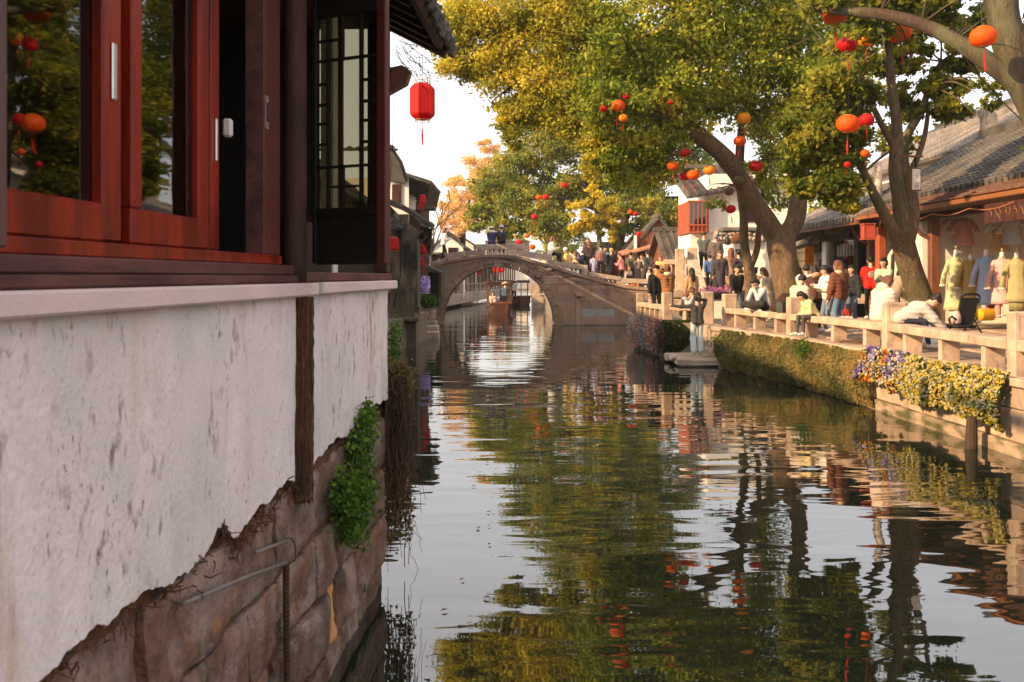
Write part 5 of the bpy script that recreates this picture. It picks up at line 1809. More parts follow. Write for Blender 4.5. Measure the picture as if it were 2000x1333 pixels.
def flower_bed(name, label, pts, greens, petals, r, nflower, fsize=.05, seed=0):
    fl = thing(name, label, 'flower bed', (float(pts[:, 0].mean()), float(pts[:, 1].mean()), float(pts[:, 2].min())))
    ti = palette(len(pts), greens, r)
    o = link('foliage', leaf_mesh('foliage', pts, .045, ti, .3, .6, M_leaf, np.array([[-1., -.3, .3]]), .6, seed), fl)
    o['kind'] = 'stuff'
    k = r.choice(len(pts), nflower)
    c = pts[k] + np.array([[-.03, -.012, .012]]) * r.uniform(.4, 1.6, (nflower, 1))
    ptsf, tf = [], []
    pt = petals(c, r)
    for q in range(3):
        ptsf.append(c + r.normal(0, .008, c.shape)); tf.append(pt)
    o = link('blossoms', leaf_mesh('blossoms', np.concatenate(ptsf), fsize, np.concatenate(tf), .2, .8, M_petal, np.array([[-1., -.4, .5]]), 1.4, seed + 1), fl)
    o['kind'] = 'stuff'
    return fl


GREENS = [(.02, .032, .008), (.04, .06, .012), (.08, .095, .02)]


def yellow_petals(c, r):
    cols = np.array([(.46, .31, .02), (.50, .39, .08), (.46, .41, .23), (.42, .38, .28), (.16, .16, .03)])
    return cols[r.choice(5, len(c), p=[.24, .22, .20, .14, .20])]


def mixed_petals(c, r):
    cols = np.array([(.14, .06, .26), (.28, .24, .45), (.50, .46, .38), (.50, .34, .05), (.42, .11, .02)])
    u = np.array([nz(a * 2.6, b * 3.2, 9) for a, b in zip(c[:, 1], c[:, 2])])
    i = np.clip(((u * .9 + .5) * 5 + r.normal(0, .9, len(c))), 0, 4.99).astype(int)
    return cols[i]


p1 = bank_points(14000, 12.05, 14.95, .26, 1.0, .12, .30, r_, low_edge)
flower_bed('yellow_flower_bed', 'dense bed of yellow pansies hanging over the sunlit bank wall', p1, GREENS, yellow_petals, r_, 2300, .044, 40)
p2 = bank_points(6500, 14.8, 16.5, .26, 1.02, .12, .28, r_, low_edge)
flower_bed('mixed_flower_bed', 'purple orange and white flower bed between the hedge and yellow pansies', p2, GREENS, mixed_petals, r_, 800, .042, 50)

# hanging pink and blue flowers of the platform and the dark shrub beside it
n = 15000
t = r_.random(n); zt = r_.random(n)
x = 3.74 + .31 * t; y = 30.6 - 3.8 * t
zz = .32 + .72 * zt
zz = .14 + .88 * zt + .08 * np.sin(t * 23) * (1 - zt)
oo = .08 + .14 * np.sin(np.pi * np.clip(zt, .12, 1)) * r_.random(n) ** .4 + .05 * np.sin(t * 40)
pts3 = np.stack([x - oo, y - .12, zz], axis=1)
cols = np.array([(.62, .52, .46), (.60, .33, .27), (.38, .39, .40), (.60, .36, .30), (.56, .30, .25), (.20, .10, .22)])
ci = np.clip(t * 5 + r_.normal(0, .25, n), 0, 5).astype(int)
tint = cols[ci] * r_.uniform(.8, 1.5, (n, 1))
g = r_.random(n) < .25
tint[g] = np.array([.06, .07, .03])
o = link('hanging_flowers', leaf_mesh('hanging_flowers', pts3, .055, tint, .1, .6, M_petal, np.array([[-1., -.4, .2]]), .8, 61))
o['label'] = 'curtain of pink and pale blue flowers hanging off the platform edge'; o['category'] = 'flowers'; o['kind'] = 'stuff'
n = 9000
t = r_.random(n); zt = r_.random(n)
pts4 = np.stack([4.02 + .92 * t, 26.75 - .18 - .22 * np.sin(np.pi * zt) * r_.random(n) ** .3, .12 + .88 * zt], axis=1)
tint = palette(n, [(.012, .018, .008), (.03, .04, .012), (.07, .075, .02)], r_)
k = r_.random(n) < .035
tint[k] = (.75, .7, .5)  # pale leaf colour standing in for tiny white lights
o = link('dark_shrub', leaf_mesh('dark_shrub', pts4, .05, tint, .2, .6, M_leaf, np.array([[0., -1., .2]]), .8, 63))
o['label'] = 'dark green shrub speckled with pale leaves for tiny white lights below the platform'; o['category'] = 'shrub'; o['kind'] = 'stuff'

# green weeds and hanging roots on the near house
def tuft(name, label, ctrs, n, size, cols, seed, spread=(.10, .05, .10)):
    r = np.random.default_rng(seed)
    c = np.array([list(a[0]) for a in ctrs]); w_ = np.array([a[1] for a in ctrs])
    k = r.choice(len(c), n, p=w_ / w_.sum())
    pts = c[k] + np.clip(r.normal(size=(n, 3)), -2.5, 2.5) * np.array(spread) * np.sqrt(w_[k])[:, None]
    rt = thing(name, label, 'plant', tuple(c.mean(0)))
    o = link('foliage', leaf_mesh('foliage', pts, size, palette(n, cols, r), .5, .75, M_leaf, np.array([[1., -.4, .4]]), .7, seed), rt)
    mbb = MB()
    for i in range(40):
        q = Vector(pts[r.integers(n)]); a = Vector(c[r.integers(len(c))]) + Vector((-.06, 0, 0))
        mbb.tube([a, a.lerp(q, .5) + Vector((.02, 0, .02)), q], .002, 3, cap=False)
    mbb.obj('stems', mat('green stem', (.06, .10, .02), .7), rt)
    return rt


FRESH = [(.014, .035, .005), (.03, .07, .008), (.055, .11, .012), (.09, .14, .02)]
tuft('fern_tuft', 'upper bright green leafy weed growing from the plaster base', [(W(6.0, .05, CZ - .92), 1.0), (W(5.85, .05, CZ - 1.05), 1.2), (W(6.15, .04, CZ - .84), .5)], 900, .034, FRESH, 71, (.035, .10, .055))
tuft('fern_clump', 'larger lower clump of green weeds on the stone base', [(W(5.55, .06, CZ - 1.22), 1.6), (W(5.7, .06, CZ - 1.32), 1.6), (W(5.9, .05, CZ - 1.25), .8), (W(5.62, .06, CZ - 1.42), .8), (W(5.4, .05, CZ - 1.15), .5)], 2200, .034, FRESH, 72, (.04, .11, .06))
tuft('bank_weed', 'small green weed between the landing stones and hedge', [(Vector((4.95, 23.7, .62)), 1)], 250, .05, FRESH, 73, (.12, .1, .07))
tuft('hedge_weed', 'fresh light green sprig on the creeper hedge', [(Vector((5.55, 19.0, .78)), 1)], 300, .05, FRESH, 74, (.06, .16, .10))
tuft('embankment_weed', 'green weeds hanging on the left embankment stones', [(Vector((-2.42, 20.5, 1.0)), 1), (Vector((-2.38, 20.2, .7)), .6), (Vector((-2.36, 19.9, .5)), .5)], 600, .07, FRESH, 75, (.08, .25, .16))
rt = thing('hanging_roots', 'mass of dry vine roots hanging off the near house corner into the water', 'vine', W(7.1, 0, 0))
mb = MB()
rr = random.Random(9)
for i in range(210):
    u = 7.07 + abs(rr.gauss(0, .10)); o_ = rr.uniform(-.16, .13) * rr.random() ** .3 + .02
    z0 = CZ - .72 - abs(rr.gauss(0, .14)); ln = rr.uniform(.2, 1.45) * rr.random() ** .5
    p = W(u, o_, z0)
    ps = [p]
    for k in range(7):
        p = p + Vector((rr.gauss(.004, .016), rr.gauss(0, .02), -ln / 7 * rr.uniform(.5, 1.4)))
        ps.append(p.copy())
    mb.tube(ps, [rr.uniform(.0015, .0045)] * 8, 3, cap=False)
mb.obj('root_strands', M_root, rt)['kind'] = 'stuff'
r = np.random.default_rng(5)
n = 2600
pts5 = np.stack([0 * r.random(n)] * 3, axis=1)
for i in range(n):
    a = r.random()
    zc = CZ - .66 - 1.25 * a ** 1.5
    pts5[i] = W(7.12 + abs(r.normal(0, .08)), r.uniform(-.14, .12) + .05 * math.sin(a * 9), zc + r.normal(0, .04))
o = link('dry_leaves', leaf_mesh('dry_leaves', pts5, .035, palette(n, [(.03, .02, .012), (.08, .05, .025), (.15, .10, .045), (.05, .06, .02)], r), -.2, .6, M_leaf, None, 0, 81), rt)
o['kind'] = 'stuff'
# long loose wisps trailing over the water
mb = MB()
for i in range(7):
    p = W(7.12 + rr.uniform(0, .2), rr.uniform(.06, .13), CZ - .9 - rr.uniform(0, .8)); ps = [p]
    for k in range(8):
        p = p + Vector((rr.gauss(.012, .014), rr.gauss(0, .02), rr.gauss(-.05, .03)))
        ps.append(p.copy())
    mb.tube(ps, .0018, 3, cap=False)
mb.obj('trailing_wisps', M_root, rt)['kind'] = 'stuff'
# bare vine twigs under the eave with a hanging wire
bv = thing('bare_vine', 'bare twining vine twigs with dry buds under the near eave', 'vine', W(7.3, .3, CZ + 1.3))
mb = MB()
for i in range(16):
    p = P(770 + rr.uniform(0, 30), 70 + rr.uniform(0, 40), 7.5); ps = [p]; a = rr.uniform(-1.2, .6)
    for k in range(9):
        a += rr.gauss(0, .35)
        p = p + Vector((.04 * math.cos(a), rr.gauss(0, .01), .04 * math.sin(a) - .008))
        ps.append(p.copy())
    mb.tube(ps, .0022, 3, cap=False)
    for q in ps[3::2]:
        mb.ell(q + Vector((0, 0, -.008)), .005, n=4)
mb.obj('twigs', M_root, bv)['kind'] = 'stuff'
MB().tube([P(762, 130, 7.6), P(769, 200, 7.6), P(766, 300, 7.6), P(759, 420, 7.6), P(757, 520, 7.6)], .002, 4).obj('hanging_wire', M_wire, None, label='thin dark wire hanging beside the near eave', category='wire')
# purple hydrangea in a pot by the water steps
hy = thing('flower_pot', 'potted plant with lilac flower spike beside the dark shed', 'plant', P(833, 600, 37.4))
MB().lathe([(.12, 0), (.17, .22), (.18, .24)], P(833, 603, 37.4), 12).obj('pot', M_tile, hy, smooth=True)
r = np.random.default_rng(6)
c0 = np.array(P(834, 588, 37.4)); c1 = np.array(P(831, 557, 37.4))
n = 700
link('foliage', leaf_mesh('foliage', c0 + r.normal(size=(n, 3)) * np.array([.16, .12, .1]), .10, palette(n, FRESH, r), .5, .6, M_leaf, None, 0, 91), hy)['kind'] = 'stuff'
link('blossoms', leaf_mesh('blossoms', c1 + np.clip(r.normal(size=(n, 3)), -1.8, 1.8) * np.array([.09, .08, .17]), .06, palette(n, [(.22, .16, .5), (.42, .34, .7), (.6, .52, .8)], r), .2, .8, M_petal, None, 0, 92), hy)['kind'] = 'stuff'
pur = np.array(P(1402, 568, 29.1))
link('blossoms', leaf_mesh('blossoms', pur + r.normal(size=(500, 3)) * np.array([.26, .12, .06]), .06, palette(500, [(.05, .07, .02), (.3, .08, .25), (.45, .15, .4)], r), .3, .7, M_petal, None, 0, 93), pl)['kind'] = 'stuff'
# stump post standing in the water at the right bank
MB().tube([(6.0 - .22, 12.55, -.3), (5.79, 12.55, .1), (5.8, 12.55, .42)], [.085, .075, .06], 10).obj('mooring_post', M_bark_dark, None, label='short weathered wooden post standing in the water below the pansies', category='post')

# a few fallen leaves floating on the canal
r = np.random.default_rng(31)
n = 130
fy = r.uniform(5, 30, n) ; fx = np.where(r.random(n) < .5, -0.75 + .051 * np.minimum(fy, 7.5) + np.abs(r.normal(0, .35, n)), r.uniform(-2, 4.6, n))
o = link('floating_leaves', leaf_mesh('floating_leaves', np.stack([fx, fy, np.full(n, .012)], axis=1), .055, palette(n, [(.10, .06, .02), (.20, .14, .03), (.28, .20, .05)], r) * .5, 25, .6, M_leaf, None, 0, 95))
o['label'] = 'scattered fallen leaves floating on the canal'; o['category'] = 'leaves'; o['kind'] = 'stuff'
# ================================================================ LANTERNS
def lantern_mat(name, c, tr=.4):
    return mat(name, c, .55, .12, 4, None, 1, .1, 20, spec=.3, trans=tr)


M_lred = lantern_mat('red lantern silk', (.60, .010, .012))
M_lorange = lantern_mat('orange lantern silk', (.82, .13, .008))
M_lamber = lantern_mat('amber lantern silk', (.90, .33, .02))
M_tassel = mat('red tassel', (.55, .02, .02), .7, .15, 10, None, 1, 0, 5, trans=.2)
M_cap = mat('gilt lantern cap', (.35, .20, .06), .5, .15, 10)
LKIND = {}


def lantern_parts(root, kind, m):
    key = (kind, m.name)
    if key not in LKIND:
        d = {}
        mb = MB()
        if kind == 'round':
            prof = [(.5 * math.sin(t) ** .8 * 1.0, .40 * math.cos(t)) for t in np.linspace(2.75, .39, 11)]
            mb.lathe(prof, n=28, rib=.035, ribn=14)
            d['body'] = mb.mesh('body', m, True)
            d['cap'] = MB().lathe([(.20, .36), (.21, .40), (.13, .41)], n=14).mesh('cap', M_cap)
            d['base_ring'] = MB().lathe([(.14, -.41), (.20, -.40), (.19, -.36)], n=14).mesh('base_ring', M_cap)
            t0 = -.42
        else:
            prof = [(.30, -.72), (.46, -.58), (.5, -.5), (.5, .5), (.46, .58), (.30, .72)]
            mb.lathe(prof, n=6 if kind == 'hex' else 16)
            d['body'] = mb.mesh('body', m, False)
            rb = MB()
            for j in range(6 if kind == 'hex' else 8):
                a = 2 * math.pi * j / (6 if kind == 'hex' else 8)
                rb.tube([(r * 1.012 * math.cos(a), r * 1.012 * math.sin(a), z) for r, z in prof], .016, 4)
            d['ribs'] = rb.mesh('ribs', M_tassel)
            top = MB()
            for zz in (.74, .84):
                ps = [(.34 * math.cos(a), .34 * math.sin(a), zz) for a in np.linspace(0, 2 * math.pi, 13)]
                top.tube(ps, .012, 4, cap=False)
            for j in range(12):
                a = 2 * math.pi * j / 12
                top.tube([(.30 * math.cos(a), .30 * math.sin(a), .70), (.34 * math.cos(a), .34 * math.sin(a), .84)], .009, 3)
            d['cap'] = top.mesh('cap', M_cap)
            bt = MB()
            for zz in (-.74, -.82):
                bt.tube([(.30 * math.cos(a), .30 * math.sin(a), zz) for a in np.linspace(0, 2 * math.pi, 13)], .012, 4, cap=False)
            for j in range(12):
                a = 2 * math.pi * j / 12
                bt.tube([(.30 * math.cos(a), .30 * math.sin(a), -.70), (.30 * math.cos(a), .30 * math.sin(a), -.82)], .009, 3)
            d['base_ring'] = bt.mesh('base_ring', M_cap)
            t0 = -.82
        tb = MB()
        tb.tube([(0, 0, t0 + .05), (0, 0, t0 - .35)], .012, 4)
        tb.ell((0, 0, t0 - .35), (.035, .035, .05), n=6)
        tb.tube([(0, 0, t0 - .38), (0, 0, t0 - .55), (.01, 0, t0 - .95)], [.03, .045, .03], 7)
        d['tassel'] = tb.mesh('tassel', M_tassel)
        d['cord'] = MB().tube([(0, 0, .38), (0, 0, 1.9)], .012, 4).mesh('cord', M_wire)
        LKIND[key] = d
    for k, me in LKIND[key].items():
        link(k, me, root)


def lantern(px, py, rpx, Y, m, label, kind='round', group='lanterns hung in the trees', rz=None):
    r = rpx * Y / F
    root = local_thing('red_lantern' if m is M_lred else 'orange_lantern', label, 'lantern', P(px, py, Y), random.uniform(0, 1) if rz is None else rz, 2 * r, group)
    root.rotation_euler = (random.uniform(-.12, .12), random.uniform(-.12, .12), root.rotation_euler[2])
    lantern_parts(root, kind, m)
    return root


o = lantern(825, 199, 24, 10.5, M_lred, 'tall red faceted lantern with long tassel hanging against the white sky', 'hex', 'lanterns on the left houses', .3)
o.rotation_euler = (0, 0, .3)
LN = [
    (1630, 28, 24, 16, M_lorange, 'large orange lantern at the top edge above the red one, near the thick limb'),
    (1655, 88, 18, 16.5, M_lred, 'red lantern directly under the top orange lantern'),
    (1693, 78, 16, 17, M_lamber, 'small amber lantern with torn skin right of the upper red lantern'),
    (1756, 63, 24, 16, M_lorange, 'large orange lantern tucked under the arching limb'),
    (1920, 72, 25, 13.4, M_lorange, 'large orange lantern beside the thick dark trunk at upper right'),
    (1656, 242, 22, 17, M_lorange, 'orange lantern touching the red one, left of the pale stems'),
    (1692, 235, 15, 17.4, M_lred, 'small red lantern against the pale stems right of an orange lantern'),
    (1453, 232, 13, 24, M_lamber, 'amber lantern half hidden in leaves above another orange lantern'),
    (1445, 276, 12, 24, M_lorange, 'orange lantern in the sky gap of the big tree'),
    (1476, 325, 13, 24.5, M_lred, 'dark red lantern behind the big left limb'),
    (1338, 299, 10, 23.5, M_lred, 'red lantern highest of the hanging cluster left of the big limb'),
    (1314, 325, 11, 23.5, M_lorange, 'orange lantern leftmost of the cluster by the big limb'),
    (1337, 345, 10, 23.8, M_lred, 'red lantern overlapped by an orange one in the cluster'),
    (1354, 342, 12, 23.2, M_lorange, 'orange lantern in front in the middle of the cluster'),
    (1385, 333, 11, 23.4, M_lamber, 'amber lantern nearest the big limb in the cluster'),
    (1427, 409, 10, 25, M_lred, 'red lantern hanging low in front of the white wall'),
    (1207, 207, 14, 22.6, M_lorange, 'orange lantern deep among the left leaves of the big tree'),
    (1222, 189, 7, 22.6, M_lred, 'tiny red lantern peeking above an orange one in the left leaves'),
    (1178, 213, 8, 22.5, M_lred, 'small red lantern at the left edge of the big leaf mass'),
    (1310, 200, 7, 23, M_lred, 'small red lantern beside the sawn limb in the leaves'),
    (1217, 231, 9, 22.6, M_lamber, 'amber lantern below the orange one in the left leaves'),
    (1690, 300, 9, 17.6, M_lorange, 'small orange lantern low on the pale stems'),
    (1655, 322, 7, 17.4, M_lred, 'small red lantern in the leaves above the pale shop roof'),
    (1102, 362, 6.5, 54, M_lred, 'upper red lantern on the far green tree'),
    (1066, 385, 6.5, 54, M_lred, 'red lantern beside a dull orange one on the far green tree'),
    (1052, 386, 6, 54.5, M_lorange, 'dull orange lantern on the far green tree'),
    (1044, 424, 6.5, 54, M_lred, 'lower red lantern on the far green tree'),
    (1014, 474, 6.5, 50, M_lred, 'red lantern just above the bridge bench slab'),
    (1030, 461, 5, 50, M_lorange, 'small orange lantern floating above the bridge parapet'),
    (1040, 483, 6, 50, M_lorange, 'orange lantern touching the bridge parapet top'),
    (1241, 418, 5.5, 54, M_lred, 'small red lantern under the dark branch before the wooden gable'),
    (1231, 414, 5, 54, M_lorange, 'small orange lantern beside the yellow tree'),
    (1247, 458, 5, 51.5, M_lred, 'red lantern hanging on the wooden gable'),
]
for (px, py, r0, Y, m, lab) in LN:
    lantern(px, py, r0, Y, m, lab)
LL = [(770, 477, 9, 27, M_lred, 'red lantern hung alone on the mouldy end wall', 'drum'),
      (829, 467, 6.5, 33, M_lred, 'topmost drum lantern of the string beside the mouldy house', 'drum'), (826, 487, 6, 33.5, M_lred, 'middle left drum lantern of the string by the mouldy house', 'drum'),
      (834, 486, 6, 34, M_lred, 'middle right drum lantern of the string by the mouldy house', 'drum'), (822, 513, 5.5, 33, M_lred, 'lowest drum lantern of the string by the mouldy house', 'drum'),
      (826, 390, 6, 37, M_lred, 'red lantern hung at the balcony roof edge', 'drum'), (822, 402, 5, 37.4, M_lred, 'small red lantern below another at the balcony', 'drum')]
for (px, py, r0, Y, m, lab, kd) in LL:
    lantern(px, py, r0, Y, m, lab, kd, 'lanterns on the left houses')
# box lantern under the craft shop eave
bl = thing('box_lantern', 'square pink red box lantern hung under the craft shop eave', 'lantern', P(1695, 453, 23.6))
c = P(1695, 453, 23.6)
MB().box(c.x - .12, c.x + .12, c.y - .12, c.y + .12, c.z - .17, c.z + .17, bev=.02).obj('body', lantern_mat('pink lantern paper', (.60, .10, .08), .3), bl)
for a, b in ((-1, -1), (-1, 1), (1, -1), (1, 1)):
    MB().box(c.x + a * .12 - .012, c.x + a * .12 + .012, c.y + b * .12 - .012, c.y + b * .12 + .012, c.z - .19, c.z + .19).obj('corner_post', M_redpost, bl)
for dz in (-.18, .18):
    MB().box(c.x - .145, c.x + .145, c.y - .145, c.y + .145, c.z + dz - .015, c.z + dz + .015).obj('lantern_frame', M_redpost, bl)
MB().tube([c + Vector((0, 0, .2)), c + Vector((0, 0, .45))], .008, 4).obj('cord', M_wire, bl)
# far lantern strings under the arch
for i, (px, py) in enumerate(((932, 527), (936, 531), (966, 526), (974, 528), (982, 527))):
    lantern(px, py, 3.5, 62 + i, M_lred, 'tiny far red lantern under the arch, %s from the left' % ('first second third fourth fifth'.split()[i]), 'drum', 'gallery lanterns through the arch')
# hanging shop sign with brush characters by the forked tree
hs = thing('hanging_sign', 'framed white hanging sign on an iron arm beside the forked tree', 'sign', P(1788, 350, 19.0))
c = P(1788, 351, 19.0)
fr = frame_fn(c, (1, .15, 0))
MB().box(-.105, .105, -.03, .03, -.225, .225, fr, bev=.01).obj('frame', M_brown, hs)
pan = MB().box(-.082, .082, -.036, .036, -.195, .195, fr).obj('panel', mat('sign paper', (.72, .64, .54), .6, .05, 5), hs)
MB().box(-.012, .012, -.012, .012, .22, .42, fr).obj('hanger', M_black, hs)
MB().box(-.35, .15, -.02, .02, .42, .46, fr, bev=.008).obj('bracket_arm', M_brown, hs)
M_ink = mat('black ink', (.02, .02, .02), .7, .1, 5)
for (a0, z0, a1, z1) in ((-.015, .075, -.008, .055), (.005, .045, .03, .035), (-.012, .062, .0, .06)):
    MB().tube([fr(a0, -.039, z0), fr((a0 + a1) / 2 + .006, -.039, (z0 + z1) / 2), fr(a1, -.039, z1)], [.003, .006, .002], 5).obj('ink_mark', M_ink, pan)
for k in range(4):
    MB().box(-.055, .055 - .015 * (k % 2), -.039, -.037, -.09 - k * .025, -.083 - k * .025, fr).obj('text_line', M_ink, pan)
# ================================================================ PEOPLE
def surface_nets(d, org, h):
    s = d < 0
    nx, ny, nz_ = d.shape
    acc = np.zeros((nx - 1, ny - 1, nz_ - 1, 3)); cnt = np.zeros((nx - 1, ny - 1, nz_ - 1))
    off = [(i, j, k) for i in (0, 1) for j in (0, 1) for k in (0, 1)]
    sl = lambda o: (slice(o[0], nx - 1 + o[0]), slice(o[1], ny - 1 + o[1]), slice(o[2], nz_ - 1 + o[2]))
    for a in off:
        for ax in range(3):
            if a[ax] == 1: continue
            b = list(a); b[ax] = 1; b = tuple(b)
            da, db = d[sl(a)], d[sl(b)]
            cr = s[sl(a)] != s[sl(b)]
            t = np.where(cr, da / np.where(cr, da - db, 1), 0)
            p = np.zeros(acc.shape)
            for q in range(3): p[..., q] = a[q]
            p[..., ax] += t
            acc += np.where(cr[..., None], p, 0); cnt += cr
    mix = cnt > 0
    idx = np.full(mix.shape, -1); idx[mix] = np.arange(mix.sum())
    I = np.argwhere(mix)
    V = (I + acc[mix] / cnt[mix][:, None]) * h + org
    faces = []
    for ax in range(3):
        lo = [slice(None)] * 3; hi = [slice(None)] * 3
        lo[ax] = slice(0, -1); hi[ax] = slice(1, None)
        cr = s[tuple(lo)] != s[tuple(hi)]
        E = np.argwhere(cr)
        u, v = (ax + 1) % 3, (ax + 2) % 3
        ok = (E[:, u] > 0) & (E[:, v] > 0) & (E[:, u] < d.shape[u] - 1) & (E[:, v] < d.shape[v] - 1)
        E = E[ok]
        q = []
        for (du, dv) in ((-1, -1), (0, -1), (0, 0), (-1, 0)):
            c = E.copy(); c[:, u] += du; c[:, v] += dv
            q.append(idx[c[:, 0], c[:, 1], c[:, 2]])
        q = np.stack(q, axis=1)
        fl = ~s[E[:, 0], E[:, 1], E[:, 2]]
        q[fl] = q[fl][:, ::-1]
        faces.append(q)
    return V, np.concatenate(faces)


def sdf_mesh(caps, h, k=.025, quilt=None):
    """caps: (p0, r0, p1, r1, tag) tapered capsules -> blended surface and a tag per vertex"""
    P0 = np.array([c[0] for c in caps], float); P1 = np.array([c[2] for c in caps], float)
    R0 = np.array([c[1] for c in caps]); R1 = np.array([c[3] for c in caps])
    lo = np.minimum(P0 - R0[:, None], P1 - R1[:, None]).min(0) - .05
    hi = np.maximum(P0 + R0[:, None], P1 + R1[:, None]).max(0) + .05
    n = np.ceil((hi - lo) / h).astype(int) + 1
    g = np.stack(np.meshgrid(*[lo[i] + h * np.arange(n[i]) for i in range(3)], indexing='ij'), axis=-1)

    def dist(x, i):
        ab = P1[i] - P0[i]
        t = np.clip(((x - P0[i]) @ ab) / max(ab @ ab, 1e-9), 0, 1)
        r = R0[i] + (R1[i] - R0[i]) * t
        if quilt and caps[i][4] == quilt[0]:
            r = r + quilt[1] * np.abs(np.sin(math.pi * x[..., 2] / quilt[2])) - quilt[1]
        return np.linalg.norm(x - P0[i] - t[..., None] * ab, axis=-1) - r
    d = None
    for i in range(len(caps)):
        di = dist(g, i)
        if d is None: d = di
        else:
            hh = np.clip(.5 + .5 * (d - di) / k, 0, 1)
            d = d * (1 - hh) + di * hh - k * hh * (1 - hh)
    V, Fc = surface_nets(d, lo, h)
    D = np.stack([dist(V, i) for i in range(len(caps))], axis=1)
    tags = np.array([c[4] for c in caps])[D.argmin(1)]
    return V, Fc, tags


def ik(a, c, l1, l2, hint):
    a, c, hint = Vector(a), Vector(c), Vector(hint)
    d = c - a
    L_ = min(d.length, (l1 + l2) * .995)
    d.normalize()
    c = a + d * L_
    x = (l1 * l1 - l2 * l2 + L_ * L_) / (2 * L_)
    y = math.sqrt(max(l1 * l1 - x * x, 0))
    hp = hint - d * hint.dot(d)
    hp = hp.normalized() if hp.length > 1e-6 else Vector((0, -1, 0))
    return a + d * x + hp * y, c


TOP, BOT, SKIN, SHOE, DARK, LIP, SOLE = 0, 1, 2, 3, 4, 5, 6
BODY_CACHE = {}


